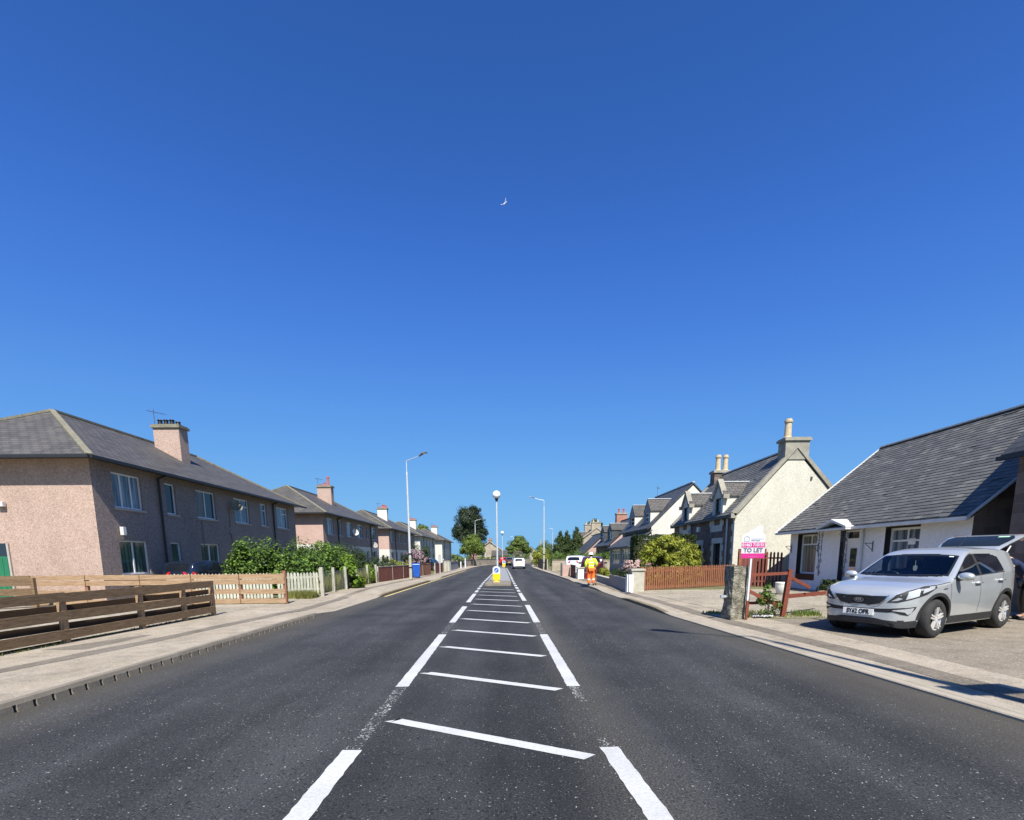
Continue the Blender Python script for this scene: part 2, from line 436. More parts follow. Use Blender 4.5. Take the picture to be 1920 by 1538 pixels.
M = {}
M['asphalt'] = mat_asphalt()
M['paint'] = mat_paint()
M['worn'] = mat_worn()
M['yellow_paint'] = mat_noise('yellow_paint', (.50, .40, .16), (.66, .55, .28), 6)
M['pavement'] = mat_ground('pavement_mat', (.275, .235, .175), (.37, .32, .25), 60, (.43, .38, .31), .6)
M['trench'] = mat_ground('trench_mat', (.15, .13, .10), (.20, .175, .14), 60, (.28, .25, .21), .8)
M['yard'] = mat_ground('yard_mat', (.19, .163, .125), (.255, .22, .172), 55, (.38, .345, .29), .35)
M['gravel'] = mat_ground('gravel_mat', (.22, .19, .14), (.37, .33, .255), 26, (.52, .47, .39), .5, .9, patch=(.2, .18, .12))
M['soil'] = mat_ground('soil_mat', (.09, .10, .045), (.20, .19, .09), 25, (.3, .26, .18), .5)
M['earth'] = mat_ground('earth_mat', (.10, .13, .05), (.17, .2, .09), 10, (.2, .2, .12), .05)
M['kerb'] = mat_noise('kerb_stone', (.15, .13, .10), (.25, .22, .17), 3, fine=50)
M['kerbpale'] = mat_noise('kerb_pale', (.28, .245, .185), (.38, .335, .265), 3, fine=50)
M['kerbbrown'] = mat_noise('kerb_brown', (.13, .105, .065), (.24, .19, .12), 3, fine=50)
M['slot'] = mat_plain('slot_dark', (.02, .02, .018), .9)
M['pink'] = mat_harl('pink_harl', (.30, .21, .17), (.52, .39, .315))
M['pinkfront'] = mat_harl('shaded_pink_harl', (.16, .125, .11), (.40, .32, .285))  # pink harl with the shade of the road fronts put into the colour
M['pink2'] = mat_harl('pale_pink_harl', (.36, .245, .20), (.57, .41, .345), 60)
M['whiteharl'] = mat_harl('white_harl', (.52, .50, .44), (.68, .66, .59), 60, .35)
M['creamharl'] = mat_harl('cream_harl', (.48, .46, .375), (.63, .61, .51), 30, .4, .12)
M['whitewall'] = mat_harl('white_paint_wall', (.70, .70, .70), (.80, .80, .80), 30, .5, .08)
M['stone'] = mat_brick('dark_stone', (.115, .085, .07), (.20, .15, .125), (.16, .14, .12), .5, .25, .012, .9, .8, nz=.35)
M['palestone'] = mat_brick('pale_stone', (.30, .26, .19), (.40, .34, .26), (.3, .27, .22), .5, .28, .01, .9, .6)
M['dressed'] = mat_noise('dressed_stone', (.46, .45, .40), (.62, .60, .54), 4, fine=40)
M['greystone'] = mat_noise('grey_stone', (.20, .19, .155), (.36, .34, .27), 3, fine=30, bstr=.7)
M['rough'] = mat_noise('rough_stone', (.07, .065, .042), (.19, .175, .13), 9, fine=28, bstr=1.0, bdist=.04, c2=(.38, .355, .29), big=.75)
M['slate'] = mat_brick('grey_slate', (.070, .064, .058), (.105, .098, .088), (.02, .019, .018), .34, .21, .016, .62, .6, nz=.12, moss=(.12, .12, .07))
M['slate2'] = mat_brick('blue_slate', (.062, .063, .060), (.10, .101, .096), (.022, .023, .024), .42, .26, .020, .55, .9, nz=.22, moss=(.16, .155, .11))
M['slate3'] = mat_brick('dark_slate', (.045, .048, .050), (.085, .09, .09), (.02, .02, .02), .30, .2, .012, .55, .7, nz=.2)
M['ridge'] = mat_noise('ridge_tile', (.14, .13, .09), (.25, .235, .17), 5, fine=25)
M['redridge'] = mat_noise('red_ridge', (.42, .13, .08), (.6, .25, .17), 5)
M['lead'] = mat_plain('lead', (.50, .52, .53), .45)
M['woodback'] = mat_noise('shaded_plank_wood', (.035, .020, .010), (.09, .055, .03), 5, stretch=(.5, 1, 12), fine=20, bstr=.4)  # darker wood for the back planks, their shade is in the colour
M['black'] = mat_plain('black_paint', (.012, .012, .013), .45)
M['gutter'] = mat_plain('black_gutter', (.018, .018, .02), .5)
M['white'] = mat_plain('white_plastic', (.78, .78, .78), .35, var=.04)
M['whitegut'] = mat_plain('white_gutter', (.6, .6, .58), .4, var=.1)
M['sill'] = mat_noise('sill_stone', (.34, .30, .26), (.46, .42, .37), 6)
M['pane'] = mat_glass('dark_pane', (.025, .035, .045))
M['panecurt'] = mat_glass('curtained_pane', (.07, .09, .11), (.24, .29, .33))
M['panegreen'] = mat_glass('green_pane', (.03, .055, .055), (.10, .16, .12))
M['blind'] = mat_glass('blind_pane', (.10, .11, .09), (.30, .30, .22), .15)
M['terracotta'] = mat_noise('terracotta', (.34, .2, .1), (.55, .42, .27), 8)
M['buffpot'] = mat_noise('buff_pot', (.42, .33, .19), (.62, .52, .35), 8)
M['redpot'] = mat_noise('red_pot', (.40, .09, .06), (.5, .14, .09), 8)
M['greydoor'] = mat_plain('grey_metal', (.3, .31, .32), .5)
M['greendoor'] = mat_plain('green_door_paint', (.02, .16, .075), .45)
M['woodold'] = mat_noise('weathered_wood', (.075, .048, .025), (.19, .125, .068), 5, stretch=(.5, 1, 12), fine=20, bstr=.4, c2=(.28, .20, .125))
M['woodnew'] = mat_noise('pale_wood', (.21, .125, .066), (.43, .30, .18), 4, stretch=(.8, 1, 9), fine=20, bstr=.3)
M['woodred'] = mat_noise('red_brown_wood', (.14, .036, .022), (.23, .068, .04), 5, stretch=(1, 1, 3))
M['woodbrown'] = mat_noise('orange_brown_wood', (.19, .072, .036), (.30, .125, .065), 6, stretch=(1, 1, 2))
M['woodmaroon'] = mat_noise('maroon_boards', (.085, .028, .022), (.17, .055, .04), 3, stretch=(3, 3, .6), c2=(.20, .10, .06))
M['woodfade'] = mat_noise('faded_boards', (.17, .07, .04), (.30, .15, .09), 3, stretch=(3, 3, .6))
M['picketwhite'] = mat_noise('flaking_white', (.30, .30, .22), (.62, .61, .52), 6, stretch=(1, 1, .5))
M['concrete'] = mat_noise('old_concrete', (.30, .29, .22), (.48, .46, .38), 5, fine=40, bstr=.6)
M['greywall'] = mat_noise('grey_render', (.20, .205, .21), (.29, .295, .3), 4, fine=60)
M['galv'] = mat_plain('galvanised', (.42, .44, .45), .45, .3)
M['polegrey'] = mat_plain('pole_grey', (.50, .53, .55), .45, .1)
M['poletop'] = mat_plain('lamp_head_grey', (.12, .13, .15), .4)
M['bluebin'] = mat_plain('blue_bin', (.012, .09, .42), .35)
M['bark'] = mat_noise('bark', (.06, .045, .03), (.13, .1, .07), 6, fine=30, stretch=(1, 1, .3), bstr=.7)
M['opal'] = mat_plain('opal_globe', (.85, .87, .86), .15, coat=.5, var=.02)
M['bollyellow'] = mat_plain('bollard_yellow', (.85, .52, .01), .35, var=.04)
M['signblue'] = mat_plain('sign_blue', (.02, .10, .36), .35)
M['tyre'] = mat_noise('tyre_rubber', (.022, .022, .022), (.045, .044, .042), 6, fine=60)
M['alloy'] = mat_plain('alloy', (.62, .61, .59), .3, .3, var=.05)
M['carglass'] = mat_glass('car_glass', (.008, .011, .016), None, .03)
M['trim'] = mat_noise('black_trim', (.020, .021, .022), (.035, .036, .037), 5, fine=80, bstr=.1, rough=.6)
M['chrome'] = mat_plain('chrome', (.75, .76, .78), .12, .95, var=.02)
M['lampglass'] = mat_plain('lamp_lens', (.55, .58, .60), .08, .35, coat=1, var=.3)
M['tailred'] = mat_plain('tail_lens', (.45, .012, .012), .12, coat=1)
M['maroon'] = mat_plain('maroon_lens', (.14, .01, .015), .2, coat=.5)
M['plate'] = mat_plain('plate_white', (.80, .80, .76), .4, var=.02)
M['plateyellow'] = mat_plain('plate_yellow', (.78, .6, .12), .4, var=.02)
M['skin'] = mat_noise('skin', (.50, .29, .21), (.60, .37, .28), 10, rough=.55, bstr=.05)
M['hivis'] = mat_noise('hivis_yellow', (.60, .88, .03), (.74, 1.0, .06), 6, rough=.7, bstr=.2)
M['hiorange'] = mat_noise('hivis_orange', (.90, .13, .015), (1.0, .20, .03), 6, rough=.7, bstr=.2)
M['reflect'] = mat_plain('reflective_tape', (.62, .64, .60), .4)
M['navy'] = mat_noise('navy_cloth', (.012, .02, .055), (.022, .035, .085), 8, rough=.9)
M['tan'] = mat_noise('tan_cloth', (.30, .22, .13), (.45, .36, .24), 8, rough=.9)
M['boot'] = mat_plain('boot_leather', (.03, .024, .02), .6)
M['magenta'] = mat_plain('magenta_print', (.50, .02, .19), .45, var=.05)
M['signtext'] = mat_plain('grey_print', (.10, .09, .12), .5)
M['signwhite'] = mat_plain('board_white', (.58, .59, .62), .4, var=.03)
M['slatepiece'] = None
M['potwhite'] = mat_plain('glazed_pot', (.62, .62, .55), .4)
M['iron'] = mat_plain('wrought_iron', (.07, .07, .075), .5)
M['brickred'] = mat_brick('red_brick', (.30, .10, .06), (.42, .17, .1), (.3, .28, .25), .22, .075, .01)
M['cloth'] = mat_noise('patterned_cloth', (.05, .06, .10), (.75, .75, .78), 22, detail=1, big=.95)
M['leafhedge'] = mat_leaf('bramble_leaf', (.02, .05, .008), (.18, .29, .045), .3)
M['leafbright'] = mat_leaf('bright_leaf', (.06, .13, .012), (.24, .36, .04), .35)
M['leafdark'] = mat_leaf('dark_shrub_leaf', (.020, .035, .012), (.055, .085, .022), .15)
M['leafpine'] = mat_leaf('pine_needle', (.013, .024, .012), (.042, .062, .026), .1)
M['leafconif'] = mat_leaf('cypress_leaf', (.016, .030, .008), (.065, .10, .020), .12)
M['leafmaple'] = mat_leaf('maple_leaf', (.07, .12, .016), (.26, .34, .07), .35)
M['leafyellow'] = mat_leaf('golden_leaf', (.06, .09, .010), (.26, .30, .03), .3, third=(.44, .42, .06))
M['leafmid'] = mat_leaf('sycamore_leaf', (.045, .085, .016), (.23, .30, .075), .3)
M['flowerpink'] = mat_leaf('pink_petal', (.36, .20, .26), (.56, .42, .45), .3)
M['flowerpeach'] = mat_leaf('peach_petal', (.36, .22, .18), (.6, .47, .42), .3)
M['flowerwhite'] = mat_leaf('white_flower', (.45, .5, .3), (.8, .8, .7), .2)
M['grass'] = mat_leaf('grass_blade', (.12, .14, .03), (.34, .33, .10), .35)
M['gullwhite'] = mat_plain('gull_feather', (.75, .76, .78), .7)

def mat_slates():
    m, n, l, bs = new_mat('single_slates')
    g = n.new('ShaderNodeNewGeometry'); tc = n.new('ShaderNodeTexCoord')
    r = ramp(n, l, g.outputs['Random Per Island'], [(0, (.088, .088, .082)), (.85, (.115, .114, .106)), (.97, (.16, .155, .14))])
    a = node(n, 'ShaderNodeTexNoise', Scale=1.3, Detail=7, Roughness=.75); l.new(tc.outputs['Object'], a.inputs['Vector'])
    c = mixc(n, l, 1.0, r.outputs[0], ramp(n, l, a.outputs[0], [(.3, g3(.8)), (.7, g3(1.3))]).outputs[0], 'MULTIPLY')
    f = node(n, 'ShaderNodeTexNoise', Scale=14, Detail=6, Roughness=.8); l.new(tc.outputs['Object'], f.inputs['Vector'])
    c = mixc(n, l, ramp(n, l, f.outputs[0], [(.6, g3(0)), (.72, g3(.55))]).outputs[0], c, (.17, .165, .12))
    l.new(c, bs.inputs['Base Color']); bs.inputs['Roughness'].default_value = .6; bs.inputs['Specular IOR Level'].default_value = .45
    bump(n, l, bs, f.outputs[0], .35, .006)
    return m
M['slatepiece'] = mat_slates()
# ------------------------------------------------------------ ground, road, pavements
def itp(tab):
    xs = [a for a, b in tab]; ys = [b for a, b in tab]
    return lambda y: float(np.interp(y, xs, ys))
def bend(y): return .0022*max(0, y-70)**2
XL = lambda y: -5.27 + bend(y)
_xr = itp([(-15, 5.1), (4.5, 4.9), (6.64, 4.74), (12.9, 4.30), (26, 4.12), (60, 3.5), (70, 3.4)])
XR = lambda y: _xr(y) + bend(y)
_bl = itp([(-15, -8.35), (13, -8.0), (17, -7.75), (24, -8.15), (31, -8.0), (43, -6.95), (60, -6.9), (80, -7.1)])
XBL = lambda y: _bl(y) + bend(y)
_br = itp([(-15, 6.3), (11, 6.1), (14, 5.75), (20, 5.05+.35), (30, 5.4), (45, 4.9), (70, 4.9)])
XBR = lambda y: _br(y) + bend(y)
zkL = itp([(-15, .12), (13.4, .12), (14.8, .03), (19.5, .03), (21, .11), (32.5, .11), (34, .035), (37.5, .035), (39, .10), (300, .1)])
zkR = itp([(-15, .10), (1.8, .10), (3.5, .035), (13, .035), (14.5, .1), (17.5, .1), (18.7, .035), (22, .035), (23.5, .1), (29, .1), (31, .04), (33, .1), (300, .1)])
YS = [y*.5 for y in range(-30, 160)] + [80 + 3*k for k in range(0, 60)]
def strip(name, fa, fb, ys, za, zb, mat, kind='structure', wob=0):
    mb = MB(); rg = random.Random(len(name)*7+len(ys))
    pts = []
    for y in ys:
        j = rg.uniform(-wob, wob); k = rg.uniform(-wob, wob)
        pts += [(fa(y)+j, y, za(y) if callable(za) else za), (fb(y)+k, y, zb(y) if callable(zb) else zb)]
    mb.add(pts, [(2*i, 2*i+1, 2*i+3, 2*i+2) for i in range(len(ys)-1)])
    return struct(mb, name, mat, kind, fix=True)
g = MB(); g.add([(-2500, -2500, -.03), (2500, -2500, -.03), (2500, 2500, -.03), (-2500, 2500, -.03)], [(0, 1, 2, 3)])
struct(g, 'ground', M['earth'])
strip('road', lambda y: XL(y)-.02, lambda y: XR(y)+.02, YS, 0, 0, M['asphalt'])
KW = .13
strip('pavement', lambda y: XBL(y), lambda y: XL(y)-KW, YS, .105, lambda y: zkL(y)-.002, M['pavement'])
strip('pavement', lambda y: XR(y)+KW, lambda y: XBR(y), YS, lambda y: zkR(y)-.002, .105, M['pavement'])
yl = [y for y in YS if y <= 200]
strip('garden_ground', lambda y: -70, XBL, yl, .098, .1, M['soil'])
strip('garden_ground', XBR, lambda y: 90, yl, .1, .098, M['soil'])
strip('gravel_yard', lambda y: -34, XBL, [y*.5 for y in range(-30, 34)], .104, .106, M['gravel'])
strip('gravel_yard', lambda y: -13, lambda y: XBL(y)+.05*math.sin(y*3), [17, 17.5, 18, 18.5, 19], .104, .106, M['gravel'], wob=.1)
strip('yard', XBR, lambda y: 26, [y*.5 for y in range(-30, 24)], .1045, .1045, M['yard'])
strip('gravel_yard', lambda y: XBR(y)+.05, lambda y: 15, [11.7+.5*k for k in range(21)], .104, .104, M['gravel'], wob=.03)
# darker reinstatement strips along both pavements
def tl(y): return itp([(-15, -7.6), (6.5, -6.98), (9, -6.62), (13.6, -6.25), (18, -6.4), (25, -7.0), (60, -6.3)])(y) + bend(y)
def tz(f, side):
    def z(y):
        x = f(y)
        if side < 0:
            a, b = XBL(y), XL(y)-KW; t = (x-a)/(b-a); return .105+(zkL(y)-.002-.105)*t+.004
        a, b = XR(y)+KW, XBR(y); t = (x-a)/(b-a); t = max(0, min(1, t)); return (zkR(y)-.002)*(1-t)+.105*t+.004
    return z
yt = [y for y in YS if y <= 60]
fa = lambda y: tl(y)-.17+.02*math.sin(y*2.1); fb = lambda y: tl(y)+.17+.02*math.sin(y*1.7)
strip('trench_patch', fa, fb, yt, tz(fa, -1), tz(fb, -1), M['trench'])
def tr(y): return itp([(-15, 5.5), (4.6, 5.55), (8, 5.42), (11.2, 5.15), (15, 4.95), (30, 4.85), (60, 4.3)])(y)
fa2 = lambda y: tr(y)-.17+.02*math.sin(y*2.1); fb2 = lambda y: tr(y)+.17+.02*math.sin(y*1.9)
strip('trench_patch', fa2, fb2, yt, tz(fa2, 1), tz(fb2, 1), M['trench'])
fc = lambda y: -8.0+.1*math.sin(y); fd = lambda y: -6.85
strip('trench_patch', lambda y: -7.9+(y-8.2)*.35, lambda y: -6.9, [8.2, 8.6, 9.0, 9.4, 9.8], .1095, .1095, M['trench'])

def kerb(name, f, zk, side, ys, mat):
    mb = MB(); pts = []
    for y in ys:
        x0 = f(y); x1 = x0 + side*KW; z = zk(y)
        pts += [(x0, y, -.01), (x0, y, z-.012), (x0+side*.012, y, z), (x1, y, z+.001), (x1, y, -.01)]
    n = len(ys); fs = []
    for i in range(n-1):
        for k in range(4): fs.append((5*i+k, 5*i+k+1, 5*i+k+6, 5*i+k+5))
    mb.add(pts, fs)
    return struct(mb, name, mat)
# castellated drainage kerb at the near left, plain kerbs elsewhere
mb = MB(); dk = MB()
y = -14.0
while y < 13.35:
    mb.hexa([(-5.40, y, -.01), (-5.262, y, -.01), (-5.262, y+.18, -.01), (-5.40, y+.18, -.01),
             (-5.40, y, .078), (-5.275, y, .078), (-5.275, y+.18, .078), (-5.40, y+.18, .078)])
    mb.hexa([(-5.40, y, .078), (-5.28, y, .078), (-5.28, y+.2245, .078), (-5.40, y+.2245, .078),
             (-5.40, y, .123), (-5.30, y, .123), (-5.30, y+.2245, .123), (-5.40, y+.2245, .123)])
    y += .225
dk.box(-5.395, -5.37, -14, 13.35, 0, .077)
ko = struct(mb, 'drainage_kerb', M['kerb'])
struct(dk, 'kerb_drain_channel', M['slot'])
kerb('kerb', XL, zkL, -1, [13.4+.25*k for k in range(27)] + [20.2], M['kerbpale'])
kerb('kerb', XL, zkL, -1, [20.2+.5*k for k in range(26)]+[33.2], M['kerbbrown'])
kerb('kerb', XL, zkL, -1, [33.2+.4*k for k in range(16)], M['kerbpale'])
kerb('kerb', XL, zkL, -1, [39.2+1*k for k in range(40)]+[80+4*k for k in range(40)], M['kerb'])
kerb('kerb', XR, zkR, 1, [y*.5 for y in range(-30, 28)], M['kerbpale'])
kerb('kerb', XR, zkR, 1, [13.5+.5*k for k in range(11)], M['kerbbrown'])
kerb('kerb', XR, zkR, 1, [18.5+.5*k for k in range(124)]+[84+4*k for k in range(40)], M['kerbpale'])
# pale mortar bed beside kerb right
strip('kerb_bed', lambda y: XR(y)+KW, lambda y: XR(y)+KW+.16, [y*.5 for y in range(-30, 60)], lambda y: zkR(y)+.003, lambda y: zkR(y)*.8+.105*.2+.004, M['kerbpale'])

CL = itp([(-5, -1.33), (4, -1.33), (31, -1.6), (60, -1.6)])
CR = itp([(-5, .90), (2.8, .92), (4, .83), (10, .71), (16, .61), (23, .46), (31, .3), (45, .1), (70, -.3)])
mk = MB(); wr = MB()
rg = random.Random(3)
def ragged(mb, fx, y0, y1, wd, z, n=None):
    n = n or max(2, int((y1-y0)/.06)); pts = []
    for i in range(n+1):
        y = y0+(y1-y0)*i/n; e = .35 if i in (0, n) else 0
        pts += [(fx(y)-wd/2+rg.uniform(-.006, .006)+e*wd*.5*0, y+rg.uniform(-.01, .01)*(i in (0, n)), z), (fx(y)+wd/2+rg.uniform(-.006, .006), y, z)]
    mb.add(pts, [(2*i, 2*i+1, 2*i+3, 2*i+2) for i in range(n)])
for a, b in [(-6, -2.2), (-.1, 3.95), (6.0, 10.2), (12.1, 16.1), (17.6, 21.7)]: ragged(mk, CL, a, b, .16, .006)
for a, b in [(-6, -2.2), (-.1, 3.97), (5.95, 10.1), (12.0, 16.4), (18, 22)]: ragged(mk, CR, a, b, .16, .006)
y = 22.6
while y < 70:
    ln = 1.3 if y < 34 else 2.0
    ragged(mk, CL, y, y+ln, .15, .006, 6); ragged(mk, CR, y+.2, y+.2+ln, .15, .006, 6); y += ln+.8
for a, b in [(-2.2, -.1), (3.95, 6.0), (10.2, 12.1)]: ragged(wr, CL, a, b, .13, .0035)
for a, b in [(3.97, 4.2), (5.3, 5.95), (10.1, 12.0)]: ragged(wr, CR, a, b, .12, .0035)
k = -2
while True:
    yl_ = 4.74+2.035*k
    if yl_ > 26.5: break
    a = Vector((CL(yl_)+.13, yl_, .006)); b = Vector((CR(yl_)-.2, yl_-.97, .006))
    d = b-a; nrm = Vector((-d.y, d.x, 0)).normalized()*.068; N = 30; pts = []
    for i in range(N+1):
        p = a+d*i/N; j = rg.uniform(-.004, .004)
        s_ = .12*(1 if i == 0 else 0)
        pts += [p-nrm*(1+j*8)+d.normalized()*(.0), p+nrm*(1-j*8)+d.normalized()*(.11 if i == 0 else (.05 if i == N else 0))]
    mk.add(pts, [(2*i, 2*i+1, 2*i+3, 2*i+2) for i in range(N)])
    k += 1
struct(mk, 'road_markings', M['paint'], fix=True)
struct(wr, 'worn_road_markings', M['worn'])
strip('yellow_line', lambda y: XL(y)+.06, lambda y: XL(y)+.16, [20.5+.5*k for k in range(80)], .005, .005, M['yellow_paint'], wob=.01)
# refuge islands
isl = MB()
for y0, y1 in [(27.5, 31.6), (73, 77)]:
    x0, x1 = CL(y0)+.2, CR(y0)-.25
    isl.prism([(x0, y0+.1, 0), (x0+.15, y0, 0), (x1-.15, y0, 0), (x1, y0+.1, 0), (x1, y1, 0), (x0, y1, 0)], (0, 0, .10))
    isl.box(x0+.12, x1-.12, y0+.25, y1-.1, .10, .104)
struct(isl, 'traffic_island', M['kerb'])
strip('island_paving', lambda y: CL(y)+.15, lambda y: CR(y)-.15, [31.6+2*k for k in range(21)], .004, .004, M['greywall'])
# moss, dirt and tufts at pavement backs
def grass_patch(name, area, n, h, mat, z=.1, label=None, kind='stuff', seed=1, spread=.5):
    rs = np.random.RandomState(seed)
    xs = []; 
    V = []; F = []
    for i in range(n):
        x, y = area(rs)
        a = rs.uniform(0, 2*math.pi); hh = h*rs.uniform(.4, 1.2); wd = .006+.012*rs.rand()
        lx, ly = math.cos(a)*hh*spread*rs.rand(), math.sin(a)*hh*spread*rs.rand()
        cx, cy = math.cos(a+1.57)*wd, math.sin(a+1.57)*wd
        b = len(V)
        V += [(x-cx, y-cy, z), (x+cx, y+cy, z), (x+lx, y+ly, z+hh)]
        F.append((b, b+1, b+2))
    mb = MB(); mb.v = V; mb.f = F; mb.m = [0]*len(F)
    o = mb.build(name, mat, fix=False); o['kind'] = kind
    return o
grass_patch('grass', lambda r: (r.uniform(-12.5, -7.7), 16.75+r.rand()*.5), 2500, .16, M['grass'], seed=1)
grass_patch('grass', lambda r: (-8.45+1.0*r.rand(), 18.5+r.rand()*.9), 2200, .3, M['grass'], seed=2)
grass_patch('grass', lambda r: (-8.6+.5*r.rand()**.7, 20+r.rand()*10.8), 7000, .75, M['grass'], seed=3, spread=.3)
grass_patch('grass', lambda r: (5.7+1.9*r.rand()**1.4, 11.7+r.rand()*.6), 420, .08, M['grass'], seed=4)
grass_patch('grass', lambda r: (3.9+1.6*r.rand()+1.2, 12.6+r.rand()*.5), 500, .07, M['grass'], seed=5)
grass_patch('grass', lambda r: (7.1+.6*r.rand(), 12+r.rand()*.4), 420, .14, M['leafmaple'], seed=6)
grass_patch('grass', lambda r: (XBL(0)+(.0+.1*r.rand()), r.uniform(1, 13.4)), 1500, .05, M['grass'], seed=7)
grass_patch('grass', lambda r: (r.uniform(-16.5, -8), 33+r.rand()*30), 5000, .2, M['grass'], seed=8)

# ------------------------------------------------------------ foliage
def foliage(blobs, n, size, seed=0, clump=.35, nclump=14, shell=.55, up=.3, aspect=.6, flat=.0, core=True, box=None):
    """leaf clumps: each blob gets sub-clumps near its surface, each clump many small leaves"""
    rs = np.random.RandomState(seed)
    vol = np.array([b[3]*b[4]+b[4]*b[5]+b[3]*b[5] for b in blobs]); vol = vol/vol.sum()
    P = []; Nn = []
    for b, f in zip(blobs, vol):
        c = np.array(b[:3]); r = np.array(b[3:6]); nc = max(4, int(nclump))
        d = rs.normal(size=(nc, 3)); d /= np.linalg.norm(d, axis=1, keepdims=True)
        cc = c + d*r*(shell+(1-shell)*rs.rand(nc, 1)*.75)
        cr = clump*r*rs.uniform(.7, 1.35, (nc, 1))
        m = int(n*f); idx = rs.randint(0, nc, m)
        e = rs.normal(size=(m, 3)); e /= np.linalg.norm(e, axis=1, keepdims=True)
        rad = rs.rand(m, 1)**.33
        p = cc[idx]+e*cr[idx]*rad
        P.append(p); q = e*.7+d[idx]*.5; q[:, 2] += up; Nn.append(q)
    P = np.concatenate(P); Nn = np.concatenate(Nn)
    keep = P[:, 2] > .12; P = P[keep]; Nn = Nn[keep]
    Nn += rs.normal(scale=.45, size=Nn.shape); Nn /= np.linalg.norm(Nn, axis=1, keepdims=True)
    m = len(P)
    t = np.cross(Nn, rs.normal(size=(m, 3))); t /= np.linalg.norm(t, axis=1, keepdims=True)
    bt = np.cross(Nn, t)
    s = size*rs.uniform(.6, 1.3, (m, 1))
    dr = -np.array([0, 0, 1])*s*.2
    V = np.stack([P-t*s, P-bt*s*aspect+dr*.0, P+t*s+dr, P+bt*s*aspect], axis=1).reshape(-1, 3)
    F = np.arange(4*m).reshape(-1, 4)
    return V, F
def mesh_np(name, V, F, mats, parent=None, tri=None):
    mb = MB(); 
    me = bpy.data.meshes.new(name)
    if parent is not None:
        Mi = np.array(FR[parent.name].inverted()); V = V@Mi[:3, :3].T+Mi[:3, 3]
    k = F.shape[1]
    me.vertices.add(len(V)); me.vertices.foreach_set('co', V.astype(np.float32).ravel())
    me.loops.add(F.size); me.loops.foreach_set('vertex_index', F.ravel().astype(np.int32))
    me.polygons.add(len(F)); me.polygons.foreach_set('loop_start', (np.arange(len(F))*k).astype(np.int32))
    me.update(calc_edges=True); me.validate()
    me.materials.append(mats)
    o = bpy.data.objects.new(name, me); col.objects.link(o)
    if parent is not None: o.parent = parent; FR[o.name] = FR[parent.name]
    else: FR[o.name] = Matrix.Identity(4)
    return o
def tree(name, label, cat, base, trunk_h, trunk_r, blobs, n, size, mat, seed, group=None, limbs=5, **k):
    t = thing(name, label, cat, base, 0, group)
    rg = random.Random(seed); bx, by, bz = base
    mb = MB()
    top = Vector((bx+rg.uniform(-.1, .1), by, bz+trunk_h))
    mb.cyl((bx, by, bz-.05), top, trunk_r, trunk_r*.6, 9)
    mb.cyl((bx, by, bz-.05), (bx, by, bz+.25), trunk_r*1.35, trunk_r, 9)
    for i in range(limbs):
        b = blobs[i % len(blobs)]
        q = Vector(b[:3])+Vector((rg.uniform(-.3, .3)*b[3], rg.uniform(-.3, .3)*b[4], rg.uniform(-.2, .4)*b[5]))
        s = Vector((bx, by, bz+trunk_h*rg.uniform(.6, 1)))
        mid = s.lerp(q, .5)+Vector((rg.uniform(-.2, .2), rg.uniform(-.2, .2), .1))
        mb.cyl(s, mid, trunk_r*.5, trunk_r*.33, 6); mb.cyl(mid, q, trunk_r*.33, trunk_r*.1, 6)
    mb.build('trunk', M['bark'], t, smooth=False)
    V, F = foliage(blobs, n, size, seed, **k)
    mesh_np('crown', V, F, mat, t)
    return t
def bush(name, label, cat, blobs, n, size, mat, seed, group=None, flowers=None, **k):
    bx = sum(b[0] for b in blobs)/len(blobs); by = sum(b[1] for b in blobs)/len(blobs)
    t = thing(name, label, cat, (bx, by, .1), 0, group)
    rg = random.Random(seed); mb = MB()
    for b in blobs:
        for i in range(4):
            s = Vector((b[0]+rg.uniform(-.2, .2)*b[3], b[1]+rg.uniform(-.2, .2)*b[4], .08))
            q = Vector((b[0]+rg.uniform(-.5, .5)*b[3], b[1]+rg.uniform(-.5, .5)*b[4], b[2]+b[5]*.4))
            sr_ = min(.03, .035*b[3]); mb.cyl(s, q, sr_, sr_*.35, 5)
    mb.build('stem', M['bark'], t)
    V, F = foliage(blobs, n, size, seed, **k)
    mesh_np('foliage', V, F, mat, t)
    if flowers:
        fm, fn, fs, fbl = flowers
        V, F = foliage(fbl, fn, fs, seed+50, shell=.85, clump=.22, nclump=26, up=.2, aspect=.9)
        mesh_np('flower', V, F, fm, t)
    return t

